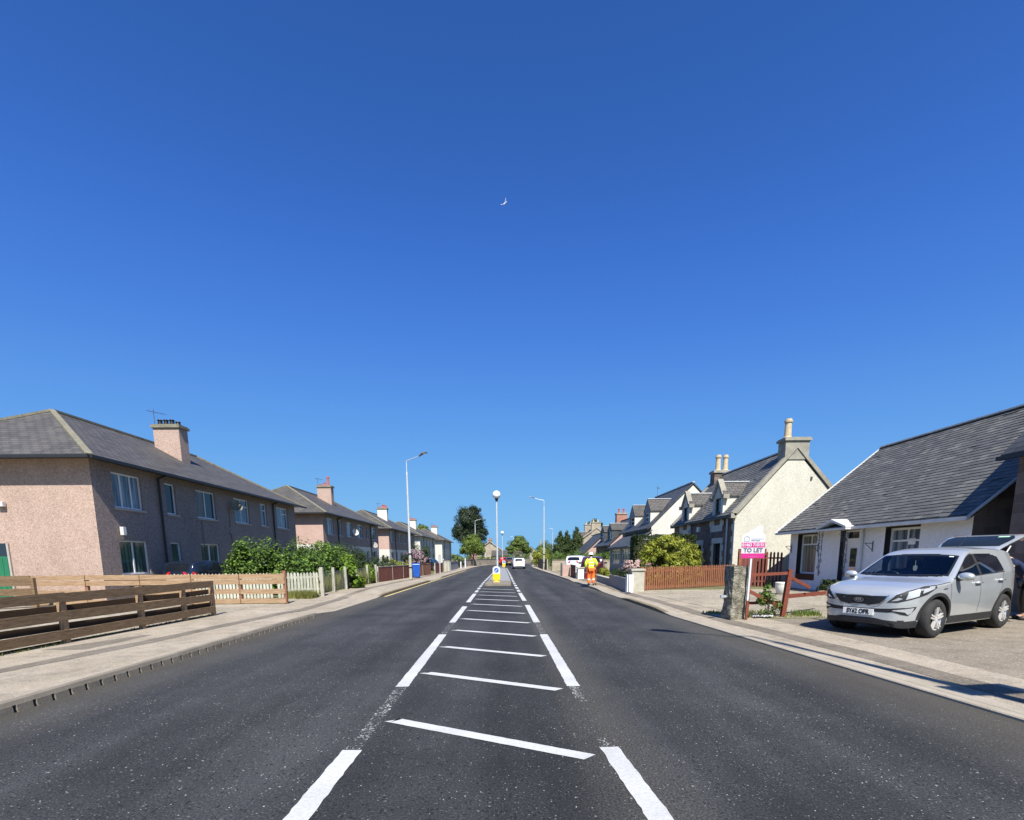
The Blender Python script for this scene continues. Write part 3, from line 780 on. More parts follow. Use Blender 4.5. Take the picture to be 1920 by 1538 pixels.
def hedge_box(name, label, x0, x1, y0, y1, h, n, size, mat, seed, z0=.1, cat='hedge'):
    t = thing(name, label, cat, ((x0+x1)/2, (y0+y1)/2, z0)); rs = np.random.RandomState(seed)
    mb = MB(); q = .22
    mb.box(x0+q, x1-q, y0+q, y1-q, z0, h-q); mb.build('inner_branches', M['bark'], t)
    P = rs.rand(n, 3)*[x1-x0, y1-y0, h-z0]+[x0, y0, z0]; d = rs.randint(0, 5, n); e = np.abs(rs.normal(scale=.10, size=n))
    lo = [x0, y0]; hi = [x1, y1]; N = rs.normal(scale=.5, size=(n, 3))
    for k in range(n):
        if d[k] < 2: P[k, d[k]] = lo[d[k]]+e[k]-.03; N[k, d[k]] -= 1
        elif d[k] < 4: P[k, d[k]-2] = hi[d[k]-2]-e[k]+.03; N[k, d[k]-2] += 1
        else: P[k, 2] = h-e[k]+.05; N[k, 2] += 1
    w_ = .09*np.sin(P[:, 0]*2.3+1)*np.sin(P[:, 1]*1.9)+.06*np.sin(P[:, 0]*7+P[:, 2]*3); P[:, 2] += w_*(P[:, 2] > h*.6); P[:, 1] += w_*.7
    N /= np.linalg.norm(N, axis=1, keepdims=True)
    tt = np.cross(N, rs.normal(size=(n, 3))); tt /= np.linalg.norm(tt, axis=1, keepdims=True); bt = np.cross(N, tt); s = size*rs.uniform(.6, 1.4, (n, 1))
    V = np.stack([P-tt*s, P-bt*s*.5, P+tt*s, P+bt*s*.5], axis=1).reshape(-1, 3)
    mesh_np('foliage', V, np.arange(4*n).reshape(-1, 4), mat, t); return t

rsw = np.random.RandomState(77)
blw = [(x+rsw.uniform(-3, 3), 330+rsw.uniform(-20, 20), rsw.uniform(1, 2.2), rsw.uniform(6, 11), 6, rsw.uniform(2.0, 3.6)) for x in range(-260, 300, 9)]
V_, F_ = foliage(blw, 30000, .7, 71, clump=.35, nclump=12)
wd_ = mesh_np('distant_trees', V_, F_, M['leafmid']); wd_['kind'] = 'stuff'
# ------------------------------------------------------------ building helpers
def P3(o, t, n, s, a, z): return (o[0]+t[0]*s+n[0]*a, o[1]+t[1]*s+n[1]*a, z)
def wall(mb, o, t, n, L, z0, z1, ops=(), d=.14, mi=0, split=None, mi2=None, rev=None):
    ss = sorted(set([0, L]+[v for q in ops for v in q[:2]])); zz = sorted(set([z0, z1]+[v for q in ops for v in q[2:4]]+([split] if split else [])))
    for i in range(len(ss)-1):
        for j in range(len(zz)-1):
            cs, cz = (ss[i]+ss[i+1])/2, (zz[j]+zz[j+1])/2
            if any(q[0] < cs < q[1] and q[2] < cz < q[3] for q in ops): continue
            m = mi if (not split or cz > split) else mi2
            mb.add([P3(o, t, n, ss[i], 0, zz[j]), P3(o, t, n, ss[i+1], 0, zz[j]), P3(o, t, n, ss[i+1], 0, zz[j+1]), P3(o, t, n, ss[i], 0, zz[j+1])], [(0, 1, 2, 3)], m)
    for q in ops:
        a, b, c, e = q[:4]; m = rev if rev is not None else mi
        for (s0, zA, s1, zB) in ((a, c, b, c), (b, c, b, e), (b, e, a, e), (a, e, a, c)):
            mb.add([P3(o, t, n, s0, 0, zA), P3(o, t, n, s1, 0, zB), P3(o, t, n, s1, -d, zB), P3(o, t, n, s0, -d, zA)], [(0, 1, 2, 3)], m)
def fbox(mb, o, t, n, s0, s1, a0, a1, z0, z1, mi=0):
    p = lambda s, a, z: P3(o, t, n, s, a, z)
    mb.hexa([p(s0, a0, z0), p(s1, a0, z0), p(s1, a1, z0), p(s0, a1, z0), p(s0, a0, z1), p(s1, a0, z1), p(s1, a1, z1), p(s0, a1, z1)], mi)
def window(par, o, t, n, q, d=.14, style='2', pane='pane', sill=True, frame='white', sillmat='sill', fw=.055):
    a, b, c, e = q[:4]; mb = MB(); f0, f1 = -d+.005, -d+.065
    fbox(mb, o, t, n, a, b, f0, f1, e-fw, e); fbox(mb, o, t, n, a, b, f0, f1, c, c+fw)
    fbox(mb, o, t, n, a, a+fw, f0, f1, c+fw, e-fw); fbox(mb, o, t, n, b-fw, b, f0, f1, c+fw, e-fw)
    w_ = b-a; g0, g1 = -d+.008, -d+.055
    def v(fr, z0=c+fw, z1=e-fw): fbox(mb, o, t, n, a+w_*fr-.03, a+w_*fr+.03, g0, g1, z0, z1)
    def h(z, s0=a+fw, s1=b-fw): fbox(mb, o, t, n, s0, s1, g0, g1, z-.03, z+.03)
    if '2' in style: v(.5)
    if '3' in style: v(.33); v(.67)
    if 't' in style: h(e-(e-c)*.27)
    if 'u' in style: h(e-(e-c)*.3, a+w_*.5+.03)
    if 'T' in style: zt = e-(e-c)*.25; h(zt); v(.5, zt+.03)
    if 's' in style: h((c+e)/2)
    wo = mb.build('window', M[frame], par)
    pm = MB(); fbox(pm, o, t, n, a+fw*.5, b-fw*.5, -d+.01, -d+.03, c+fw*.5, e-fw*.5)
    pm.build('pane', M[pane], wo)
    if sill:
        sm = MB(); fbox(sm, o, t, n, a-.06, b+.06, -.02, .06, c-.09, c-.002)
        sm.build('sill', M[sillmat], wo)
    return wo
def door(par, o, t, n, q, d=.2, mat='white', glazed=True):
    a, b, c, e = q; mb = MB()
    fbox(mb, o, t, n, a, b, -d, -d+.05, c, e)
    for k0, k1 in ((.08, .42), (.5, .72)):
        for s0, s1 in ((.15, .46), (.54, .85)):
            fbox(mb, o, t, n, a+(b-a)*s0, a+(b-a)*s1, -d+.05, -d+.062, c+(e-c)*k0, c+(e-c)*k1)
    do = mb.build('door', M[mat], par)
    hm = MB(); fbox(hm, o, t, n, a+.09, a+.12, -d+.06, -d+.1, c+.95, c+1.12); hm.build('handle', M['chrome'], do)
    if glazed:
        pm = MB(); fbox(pm, o, t, n, a+(b-a)*.32, a+(b-a)*.68, -d+.065, -d+.075, c+(e-c)*.5, c+(e-c)*.85); pm.build('pane', M['pane'], do)
    return do
def pot(mb, x, y, z, r=.13, h=.45, mi=0, cap=True):
    pr = [(0, 0), (r*1.25, 0), (r*1.25, .06), (r, .1), (r*.88, h*.8), (r*1.15, h*.82), (r*1.2, h*.9), (r*.95, h*.92), (r*.9, h), (r*.6, h), (r*.6, h-.1), (0, h-.1)]
    mb.lathe((x, y, z), pr, 14, mi)
def chimney(par, x0, x1, y0, y1, z0, z1, mat, capmat, pots, potmat, poth=.4, potr=.13):
    mb = MB(); mb.box(x0, x1, y0, y1, z0, z1)
    c = mb.build('chimney', M[mat], par)
    m2 = MB(); m2.box(x0-.08, x1+.08, y0-.08, y1+.08, z1, z1+.12)
    m2.box(x0-.03, x1+.03, y0-.03, y1+.03, z1+.12, z1+.17)
    m2.build('chimney_cap', M[capmat], c)
    for (px, py, hh) in pots:
        pm = MB(); pot(pm, px, py, z1+.165, potr, hh or poth); pm.build('chimney_pot', M[potmat], c, smooth=False)
    return c
def aerial(par, x, y, z, h=1.0):
    mb = MB(); mb.cyl((x, y, z), (x, y, z+h), .015, n=5)
    mb.cyl((x-.1, y-.3, z+h*.8), (x+.25, y+.45, z+h*.85), .01, n=5)
    for k in range(6):
        f = k/5; mb.cyl((x-.1+.35*f-.12, y-.3+.75*f+.05, z+h*.81), (x-.1+.35*f+.12, y-.3+.75*f-.05, z+h*.81), .006, n=4)
    return mb.build('aerial', M['iron'], par)
def hiproof(par, x0, x1, y0, y1, ze, rise, run, mat):
    """hip roof with ridge along y"""
    xm = (x0+x1)/2; zr = ze+rise; A, B, C, D = (x0, y0, ze), (x1, y0, ze), (x1, y1, ze), (x0, y1, ze)
    e, f = (xm, y0+run, zr), (xm, y1-run, zr)
    mb = MB(); mb.add([A, B, C, D, e, f], [(0, 1, 4), (1, 2, 5, 4), (2, 3, 5), (3, 0, 4, 5), (3, 2, 1, 0)])
    r = mb.build('roof', mat, par)
    rd = MB()
    for p, q in ((A, e), (B, e), (C, f), (D, f), (e, f)):
        p = Vector(p)+Vector((0, 0, .015)); q = Vector(q)+Vector((0, 0, .015)); L = (q-p).length; k = int(L/.45)
        for i in range(k):
            a = p.lerp(q, i/k); b = p.lerp(q, (i+1)/k-.012/L*1.0); rd.bar(a, b, .2, .085)
    rd.build('ridge_tiles', M['ridge'], r)
    gt = MB()
    for p, q in (((x0, y0-.04), (x1, y0-.04)), ((x1+.04, y0), (x1+.04, y1)), ((x0-.04, y0), (x0-.04, y1))):
        gt.bar((p[0], p[1], ze-.03), (q[0], q[1], ze-.03), .1, .1)
    gt.build('gutter', M['gutter'], par)
    return r
def dish(par, x, y, z, dr=(.8, -.6), r=.3, mat='sill'):
    mb = MB(); d = Vector((dr[0], dr[1], .35)).normalized(); u = d.orthogonal().normalized(); v = d.cross(u)
    c = Vector((x, y, z)); pts = [c]; fs = []
    for k, (rr, dd) in enumerate(((.5, .02), (1, .075))):
        for i in range(16):
            a = math.pi*2*i/16; pts.append(c+(u*math.cos(a)+v*math.sin(a))*r*rr+d*dd)
    for i in range(16):
        j = (i+1) % 16; fs += [(0, 1+i, 1+j), (1+i, 17+i, 17+j, 1+j)]
    mb.add(pts, fs); mb.add([Vector(p)-d*.02 for p in pts], [f[::-1] for f in fs])
    mb.cyl(c, c+d*.32-Vector((0, 0, .1)), .012, n=5); mb.cyl(c+d*.28-Vector((0, 0, .13)), c+d*.36-Vector((0, 0, .07)), .03, n=7)
    mb.cyl(c, Vector((x-.25, y, z-.12)), .02, n=6)
    return mb.build('satellite_dish', M[mat], par, fix=False)

CHY = 8.7
WIN = [(.9, 2.35), (3.7, 4.35), (5.75, 7.25), (8.9, 10.4), (11.65, 12.4), (13.65, 15.2)]
def flats(y0, xf, label, up, lo=None, split=2.68, styles=None, panes=None, chim='pink', pots=None, lower=(0, 1, 2, 3, 4, 5), cap='ridge', ze=5.03, detail=2, sillm='sill'):
    L = 16.3; x0 = xf-8.2
    t = thing('flats_house', label, 'house', (xf-4.1, y0+L/2, .1))
    ops = [(a, b, 3.5, 4.76) for a, b in WIN]+[(WIN[k][0], WIN[k][1], 1.06, 2.32) for k in lower]
    o, tt, n = (xf, y0), (0, 1), (1, 0)
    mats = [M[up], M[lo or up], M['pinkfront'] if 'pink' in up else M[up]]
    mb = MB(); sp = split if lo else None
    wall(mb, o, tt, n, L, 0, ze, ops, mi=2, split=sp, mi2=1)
    wall(mb, (x0, y0), (1, 0), (0, -1), 8.2, 0, ze, [(.9, 1.9, .1, 2.2)] if detail > 2 else [], mi=0, split=sp, mi2=1)
    wall(mb, (x0, y0+L), (1, 0), (0, 1), 8.2, 0, ze, mi=0, split=sp, mi2=1)
    wall(mb, (x0, y0), (0, 1), (-1, 0), L, 0, ze, mi=0, split=sp, mi2=1)
    mb.build('wall', mats, t)
    for i, q in enumerate(ops):
        st = (styles or ['3', '', '2', '2u', 'u', '2u']+['2', '', '2', '2', '', '2'])[i % 12]
        pn = (panes or ['panecurt', 'pane', 'pane', 'panecurt', 'panecurt', 'panecurt', 'panegreen', 'panegreen', 'panegreen', 'pane', 'pane', 'pane'])[i % 12]
        window(t, o, tt, n, q, style=st, pane=pn, sillmat=sillm)
    hiproof(t, x0-.5, xf+.5, y0-.55, y0+L+.6, ze, 2.55, 4.1, M['slate'])
    pts = pots if pots is not None else [(-.55, .3), (-.2, .3), (.15, .3), (.5, .2)]
    cx, cy = xf-2.8, y0+CHY
    chimney(t, cx-.6, cx+.68, cy-.34, cy+.34, 5.7, 8.1, chim, cap, [(cx+a*.85+.04, cy, h) for a, h in pts], 'black' if detail > 2 else 'redpot', potr=.11)
    fl = MB(); fl.bar((cx+.83, cy-.37, 6.30), (cx-.78, cy-.37, 7.18), .04, .09); fl.build('flashing', M['ridge'], t)
    aerial(t, cx-.5, cy-.3, 8.2, .8)
    for s in (3.25, 13.1):
        pm = MB(); pm.cyl((xf+.08, y0+s, 0), (xf+.08, y0+s, ze-.15), .045, n=8)
        pm.cyl((xf+.08, y0+s, ze-.17), (xf+.5, y0+s, ze-.03), .04, n=6); pm.build('downpipe', M['gutter'], t)
    return t
h1 = flats(17.58, -14.3, 'nearest pink pebbledash block of flats on the left, slate hip roof and big chimney', 'pink', detail=3,
           styles=['3', '', '2', '2u', 'u', '2u', '2', '', '2', '2', '', '2'])
o, tt, n = (-14.3, 17.58), (0, 1), (1, 0)
door(h1, (-22.5, 17.58), (1, 0), (0, -1), (.9, 1.9, .1, 2.0), mat='greendoor', glazed=False)
# second, visible side entrance
dm = MB(); fbox(dm, (-18.8, 17.58), (1, 0), (0, -1), 0, 1.3, 0, .05, .1, 1.75); 
for k in range(7): fbox(dm, (-18.8, 17.58), (1, 0), (0, -1), .04+.18*k, .2+.18*k, .05, .062, .15, 1.7)
gd = dm.build('side_door', M['greendoor'], h1); gd['label'] = 'green boarded side door'
dk_ = MB(); fbox(dk_, (-18.8, 17.58), (1, 0), (0, -1), 0, 1.3, 0, .03, 1.75, 2.2); dk_.build('door_fanlight', M['pane'], h1)
fr = MB(); fbox(fr, (-17.5, 17.58), (1, 0), (0, -1), 0, .07, 0, .06, .1, 2.2); fr.build('door_frame', M['sill'], h1)
for x, y, z, nx in ((-14.27, 18.62, 2.66, 1), (-17.42, 17.55, 3.52, 0)):
    lm = MB()
    if nx: lm.box(x, x+.13, y-.08, y+.08, z-.16, z+.14)
    else: lm.box(x-.12, x+.12, y-.13, y, z-.08, z+.08)
    lm.build('wall_light', M['whitegut'], h1, bevel=.01)
dish(h1, -13.98, 26.1, 4.28, (.8, -.5), .29, 'ridge')
for pts_ in ([(-14.27, 23.55, 3.4), (-14.27, 23.56, 2.0), (-14.27, 23.58, .9)], [(-14.27, 25.9, 4.1), (-14.27, 25.9, 3.3), (-14.27, 25.85, 3.2)]):
    cb = MB(); cb.tube(pts_, .012); cb.build('wall_cable', M['iron'], h1)
cb = MB()
cb.tube([(-14.27, 25.7, 2.9), (-14.27, 25.95, 2.85), (-14.27, 25.97, 2.2)], .014); cb.build('wall_cable', M['iron'], h1)
h2 = flats(38.85, -14.3, 'second block of flats on the left, pink above a white ground floor, red chimney pot', 'pink2', 'whiteharl', split=2.68,
           panes=['panecurt', 'panecurt', 'panecurt', 'pane', 'pane', 'pane']*2, pots=[(-.5, .15), (-.05, .3), (.35, .85)])
dish(h2, -13.9, 45.6, 3.9, (.75, -.65), .32, 'dressed'); dish(h2, -13.9, 52.0, 2.9, (.75, -.65), .32, 'sill')
h3 = flats(60.0, -14.3, 'third block of flats on the left, white lower floor and pale cream chimney', 'pink2', 'whiteharl', split=2.6, chim='whiteharl',
           panes=['pane']*12, pots=[(-.5, .2), (.0, .45), (.3, .45), (.6, .3)])
h4 = flats(80.9, -14.3, 'fourth block of flats on the left, all white gable wall and white chimney', 'whiteharl', chim='whiteharl', panes=['pane']*12)
h5 = flats(101.5, -13.5, 'farthest block of flats on the left, all white beside the pale green tree', 'whiteharl', chim='whiteharl', panes=['pane']*12)

# ---- right hand side: gabled houses with ridge along the street
def gable_house(name, label, xf, xb, y0, y1, ze, zr, wallm, frontm, roofm, ops=(), xr=None, over=.05, skew=None, gut='gutter', side_over=.12, sp_d=.2, ridgem='ridge', frontover=.25, z0=0, rev=None):
    xr = xr or (xf+xb)/2
    t = thing(name, label, 'house', ((xf+xb)/2, (y0+y1)/2, .1))
    mb = MB(); L = y1-y0
    wall(mb, (xf, y0), (0, 1), (-1, 0), L, z0, ze, [q[:4] for q in ops], d=sp_d, mi=1, rev=rev)
    zb = ze
    for y in (y0, y1): mb.add([(xf, y, z0), (xb, y, z0), (xb, y, zb), (xr, y, zr-.12), (xf, y, ze)], [(0, 1, 2, 3, 4)], 0)
    wall(mb, (xb, y0), (0, 1), (1, 0), L, z0, zb, mi=0)
    mb.build('wall', [M[wallm], M[frontm]]+([M['black']] if rev else []), t)
    sl = (zr-ze)/(xr-xf); r = MB(); xe = xf-frontover; zee = ze-sl*frontover; xe2 = xb+.25; sl2 = (zr-ze)/(xb-xr); ze2 = ze-sl2*.25
    th = .12; ya, yb = y0-side_over, y1+side_over
    poly = [(xe, ya, zee), (xr, ya, zr), (xe2, ya, ze2), (xe2, ya, ze2+th), (xr, ya, zr+th), (xe, ya, zee+th)]
    r.prism(poly, (0, yb-ya, 0))
    ro = r.build('roof', M[roofm], t)
    rd = MB(); k = int((yb-ya)/.5)
    for i in range(k): 
        a = ya+(yb-ya)*i/k; rd.bar((xr, a, zr+th+.02), (xr, a+(yb-ya)/k-.01, zr+th+.02), .2, .07)
    rd.build('ridge_tiles', M[ridgem], ro)
    if skew:
        for y in (ya-.1, yb-.18):
            s = MB()
            s.prism([(xe+.1, y, zee+.02), (xr, y, zr+.05), (xr, y, zr+.26), (xe-.05, y, zee+.16+.05)], (0, .28, 0))
            s.prism([(xe2-.1, y, ze2+.02), (xr, y, zr+.05), (xr, y, zr+.26), (xe2+.05, y, ze2+.21)], (0, .28, 0))
            s.box(xe-.12, xe+.16, y, y+.28, zee-.08, zee+.16)
            s.build('skew_stones', M[skew], t)
    gm = MB(); gm.bar((xe-.06, ya, zee+.02), (xe-.06, yb, zee+.02), .12, .1); gm.build('gutter', M[gut], t)
    return t

def slates(par, xe, ze, xr, zr, ya, yb, rowh=.19, wd=.27, seed=1, up=.0):
    """single slates laid in courses on the street-side slope"""
    rg = random.Random(seed); d = Vector((xr-xe, 0, zr-ze)); L = d.length; d.normalize(); nrm = Vector((-d.z, 0, d.x)); rows = int(L/rowh); mb = MB()
    for r in range(rows+1):
        s0 = r*rowh; s1 = min(L+.02, s0+rowh*1.25); y = ya-(wd/2 if r % 2 else 0)
        while y < yb:
            w_ = wd*rg.uniform(.85, 1.12); y0_, y1_ = max(ya, y+.004), min(yb, y+w_-.004); y += w_
            if y1_-y0_ < .03: continue
            j = rg.uniform(-.012, .012); k = rg.uniform(0, .004); th = .011
            if rg.random() < .006: continue
            b0 = Vector((xe, 0, ze))+d*(s0+j)+nrm*(up+.022+k); b1 = Vector((xe, 0, ze))+d*s1+nrm*(up+.003)
            P_ = [(b0.x, y0_, b0.z), (b0.x, y1_, b0.z), (b1.x, y1_, b1.z), (b1.x, y0_, b1.z)]
            b0 = b0-nrm*th; b1 = b1-nrm*.002
            Q = [(b0.x, y0_, b0.z), (b0.x, y1_, b0.z), (b1.x, y1_, b1.z), (b1.x, y0_, b1.z)]
            mb.add(Q+P_, [(4, 5, 6, 7), (0, 1, 5, 4), (1, 2, 6, 5), (3, 0, 4, 7)])
    return mb.build('slates', M['slatepiece'], par)
# white cottage
CX = 13.0
cops = [(7.03, 8.42, .64, 2.52), (4.50, 5.55, .1, 2.52), (1.77, 3.23, .64, 2.52)]
cot = gable_house('cottage', 'white single-storey cottage with black window margins behind the silver car', CX, CX+8.2, 14.0, 23.0, 2.88, 6.28, 'stone', 'whitewall', 'slate2',
                  cops, xr=17.1, gut='whitegut', side_over=.35, sp_d=.27, frontover=.42, ridgem='lead', rev=2)
sl_ = (6.28-2.88)/4.1; slates(cot, CX-.42, 2.88-sl_*.42+.12, 17.1, 6.40, 13.65, 23.35, .175, .26)
o, tt, n = (CX, 14.0), (0, 1), (-1, 0)
for i, q in ((0, cops[0]), (2, cops[2])):
    window(cot, o, tt, n, (q[0], q[1], q[2]+.12, q[3]-.06), d=.27, style='T', pane='blind' if i == 0 else 'panecurt', sill=False, fw=.07)
    bm_ = MB(); fbox(bm_, o, tt, n, q[0], q[1], -.26, -.0+.004, q[2], q[2]+.12)
    fbox(bm_, o, tt, n, q[0], q[1], 0, .008, q[2]-.14, q[2]); bm_.build('window_margin', M['black'], cot); bn_ = MB(); fbox(bn_, o, tt, n, q[0], q[1], -.26, -.002, q[3]-.06, q[3]); bn_.build('window_margin', M['black'], cot)
nt_ = MB(); fbox(nt_, o, tt, n, 2.2, 2.5, -.24, -.235, 1.9, 2.1); nt_.build('window_notice', M['plate'], cot)
q = (4.56, 5.50, .12, 2.12); dd = door(cot, o, tt, n, q, d=.27)
fm = MB(); fbox(fm, o, tt, n, 4.5, 5.55, -.27, -.2, 2.12, 2.2); fbox(fm, o, tt, n, 4.5, 4.56, -.27, -.2, .1, 2.5); fbox(fm, o, tt, n, 5.49, 5.55, -.27, -.2, .1, 2.5); fbox(fm, o, tt, n, 4.56, 5.49, -.27, -.2, 2.44, 2.5)
fm.build('door_frame', M['white'], cot); lt = MB(); fbox(lt, o, tt, n, 4.56, 5.49, -.26, -.24, 2.2, 2.44); lt.build('fanlight', M['pane'], cot)
lb = MB(); fbox(lb, o, tt, n, 4.9, 5.16, -.21, -.195, 1.0, 1.06); lb.build('letter_plate', M['chrome'], dd)
# porch canopy
cp = MB(); y0, y1 = 14+4.2, 14+5.95
cp.prism([(CX, y0, 2.55), (CX, (y0+y1)/2, 2.83), (CX, y1, 2.55), (CX, y1, 2.62), (CX, (y0+y1)/2, 2.92), (CX, y0, 2.62)], (-.75, 0, 0))
cp.box(CX-.75, CX, y0, y1, 2.50, 2.56)
cp.build('porch_canopy', M['whitegut'], cot)
def scroll(mb, c, r, turns, dirx, a0, z=0):
    pts = []
    for i in range(int(14*turns)):
        a = a0+i*2*math.pi/14*dirx; rr = r*(1-i/(14*turns)*.85); pts.append((c[0], c[1]+rr*math.cos(a), c[2]+rr*math.sin(a)))
    mb.tube(pts, .011, 4)
for yy in (14+5.78, 14+4.3):
    br = MB(); xx = CX-.62
    br.tube([(xx, yy-.1, 2.5), (xx, yy-.08, 1.6), (xx, yy-.02, .75)], .012, 5); br.tube([(xx, yy+.12, 2.5), (xx, yy+.08, 1.6), (xx, yy-.0, .75)], .012, 5)
    for k, zc in enumerate((2.35, 2.1, 1.85, 1.6, 1.35, 1.1, .9)):
        scroll(br, (xx, yy+(.05 if k % 2 else -.05), zc), .12-.006*k, 1.3, 1 if k % 2 else -1, k)
    scroll(br, (xx, yy+.3, 2.36), .13, 1.5, 1, 1); scroll(br, (xx, yy+.22, 2.15), .11, 1.5, -1, 2)
    br.build('porch_scrollwork', M['iron'], cot)
dp = MB(); dp.cyl((CX-.07, 18.25, .1), (CX-.07, 18.25, 2.7), .045, n=8); dp.cyl((CX-.07, 18.25, 2.7), (CX-.42, 18.25, 2.62), .04, n=7)
dp.build('downpipe', M['whitegut'], cot)
for yy in (20.9, 17.75, 22.85):
    hb = MB(); hb.tube([(CX-.02, yy, 2.05), (CX-.02, yy, 1.68)], .016, 5); hb.tube([(CX-.02, yy, 1.98), (CX-.3, yy, 1.98), (CX-.02, yy, 1.74)], .012, 5)
    hb.build('basket_bracket', M['iron'], cot)
# end bargeboard pieces
for y_, h_, m_ in ((13.62, .06, 'lead'), (23.38, .13, 'whitegut')): bb = MB(); bb.bar((12.45, y_, 2.56), (17.1, y_, 6.38), .03, h_); bb.build('bargeboard', M[m_], cot)
rf_ = MB(); rf_.bar((17.02, 13.65, 6.41), (17.02, 23.36, 6.41), .14, .05); rf_.build('ridge_flashing', M['whitegut'], cot)

# stone building at the right frame edge
sb = gable_house('stone_house', 'dark stone house cut off by the right edge of the photo', 12.95, 20.5, 3.0, 12.9, 4.35, 8.6, 'stone', 'stone', 'slate3', [(2, 3.1, 1, 2.6), (6, 7.1, 1, 2.6)], gut='gutter', frontover=.35, side_over=.15)
for q in [(2, 3.1, 1, 2.6), (6, 7.1, 1, 2.6)]: window(sb, (12.95, 3.0), (0, 1), (-1, 0), q, d=.2, style='s')

# rendered stone villa with wall-head dormers
SX = 11.65
sops = [(1.6, 2.55, .3, 2.25), (4.3, 5.1, .8, 2.2), (6.6, 7.4, .8, 2.2)]
vil = gable_house('stone_villa', 'stone-fronted house with cream rendered gable, two dormers and tall chimney pots', SX, 17.5, 25.8, 35.2, 3.72, 6.85, 'creamharl', 'stone', 'slate3', sops, xr=14.55,
                  skew='greystone', ridgem='lead', side_over=.0, frontover=.15)
sl_ = (6.85-3.72)/2.9; slates(vil, SX-.15, 3.72-sl_*.15+.12, 14.55, 6.97, 25.95, 35.0, .19, .28, 4)
o, tt, n = (SX, 25.8), (0, 1), (-1, 0)
for q in sops: window(vil, o, tt, n, q, d=.2, style='s', sill=False, frame='black')
rg = random.Random(5)
for q in sops:
    a, b, c, e = q; qm = MB()
    fbox(qm, o, tt, n, a-.25, b+.25, 0, .03, e+.002, e+.3); fbox(qm, o, tt, n, a-.25, b+.25, 0, .04, c-.15, c-.002)
    z = c; k = 0
    while z < e-.05:
        hgt = min(.31, e-z); wd = .34 if k % 2 else .2
        fbox(qm, o, tt, n, a-wd, a-.002, 0, .03, z, z+hgt-.008); fbox(qm, o, tt, n, b+.002, b+wd, 0, .03, z, z+hgt-.008); z += hgt; k += 1
    qm.build('quoins', M['dressed'], vil)
z = .1; k = 0; qm = MB()
while z < 3.6:
    wd = .34 if k % 2 else .2
    fbox(qm, o, tt, n, 0, wd, 0, .03, z, z+.3); z += .31; k += 1
qm.build('quoins', M['dressed'], vil)
def dormer(par, yc, w_, z0, ze, zr, xf, xback, wallm, roofm, cheek, style='s', faceim='dressed', frame='white'):
    y0, y1 = yc-w_/2, yc+w_/2
    q = (y0+.28, y1-.28, z0+.35, ze-.12)
    fm = MB(); wall(fm, (xf, 0), (0, 1), (-1, 0), y1, z0, ze, [q], d=.15)
    fm2 = MB(); 
    wall(fm2, (xf, y0), (0, 1), (-1, 0), w_, z0, ze, [(q[0]-y0, q[1]-y0, q[2], q[3])], d=.15)
    fm2.add([(xf, y0, ze), (xf, y1, ze), (xf, yc, zr)], [(0, 1, 2)])
    fm2.add([(xf+.18, y0, ze), (xf+.18, y1, ze), (xf+.18, yc, zr)], [(0, 1, 2)])
    d = fm2.build('dormer', M[faceim], par)
    for y_ in (y0, y1): ck = MB(); ck.add([(xf, y_, z0), (xf, y_, ze), (xback, y_, ze)], [(0, 1, 2)]); ck.build('dormer_cheek', M[cheek], d)
    r = MB(); xb2 = xback+(zr-ze)*.95; ov = .1
    for s_, yy in ((1, y0-ov), (-1, y1+ov)):
        r.hexa([(xf-.02, yy, ze-.07), (xf-.02, yc, zr), (xb2+.3, yc, zr), (xback+.1, yy, ze-.07),
                (xf-.02, yy, ze+.0), (xf-.02, yc, zr+.08), (xb2+.3, yc, zr+.08), (xback+.1, yy, ze+.0)])
    r.build('dormer_roof', M[roofm], d)
    lf = MB(); lf.bar((xf, yc, zr+.1), (xb2+.2, yc, zr+.1), .16, .05); lf.bar((xb2+.2, yc, zr+.1), (xback+.1, y0-ov, ze+.02), .12, .05); lf.build('dormer_flashing', M['lead'], d)
    window(par, (xf, 0), (0, 1), (-1, 0), q, d=.15, style=style, sill=False, frame=frame)
    return d
for yc in (28.0, 33.05):
    d_ = dormer(vil, yc, 1.35, 2.9, 4.82, 5.5, SX-.03, 13.4, 'dressed', 'slate', 'whiteharl', frame='black')
    sk = MB()
    for s_ in (-1, 1):
        sk.prism([(SX-.1, yc+s_*.82, 4.68), (SX-.1, yc+s_*.6, 4.68), (SX-.1, yc, 5.42), (SX-.1, yc, 5.75)], (.3, 0, 0)); sk.box(SX-.14, SX+.18, yc+s_*.86-.1, yc+s_*.86+.1, 4.62, 4.84)
    sk.build('dormer_skew', M['greystone'], d_)
    cq = MB()
    for k in range(6):
        wd = .26 if k % 2 else .12
        for s_ in (-1, 1): cq.box(SX-.06, SX-.035, yc+s_*.67, yc+s_*(.67+wd), 2.9+.3*k, 3.19+.3*k) if k < 3 else None
    cq.build('dormer_quoins', M['dressed'], d_)
chimney(vil, 13.95, 15.15, 25.75, 26.45, 6.35, 7.25, 'greystone', 'greystone', [(14.2, 26.1, .95)], 'buffpot', potr=.17)
chimney(vil, 13.95, 15.15, 34.4, 35.1, 6.3, 7.1, 'stone', 'greystone', [(14.3, 34.75, 1.05), (14.8, 34.75, 1.05)], 'buffpot', potr=.17)
for y_ in (26.55, 31.9): dp = MB(); dp.cyl((SX-.08, y_, .1), (SX-.08, y_, 3.5), .045, n=7); dp.build('downpipe', M['polegrey'], vil)
al = MB(); fbox(al, o, tt, n, 4.6, 4.95, 0, .12, 3.0, 3.3); al.build('alarm_box', M['whitegut'], vil)
vb = MB(); vb.box(15.35, 15.43, 25.74, 25.8, 5.35, 5.5); vb.build('vent_bracket', M['iron'], vil)

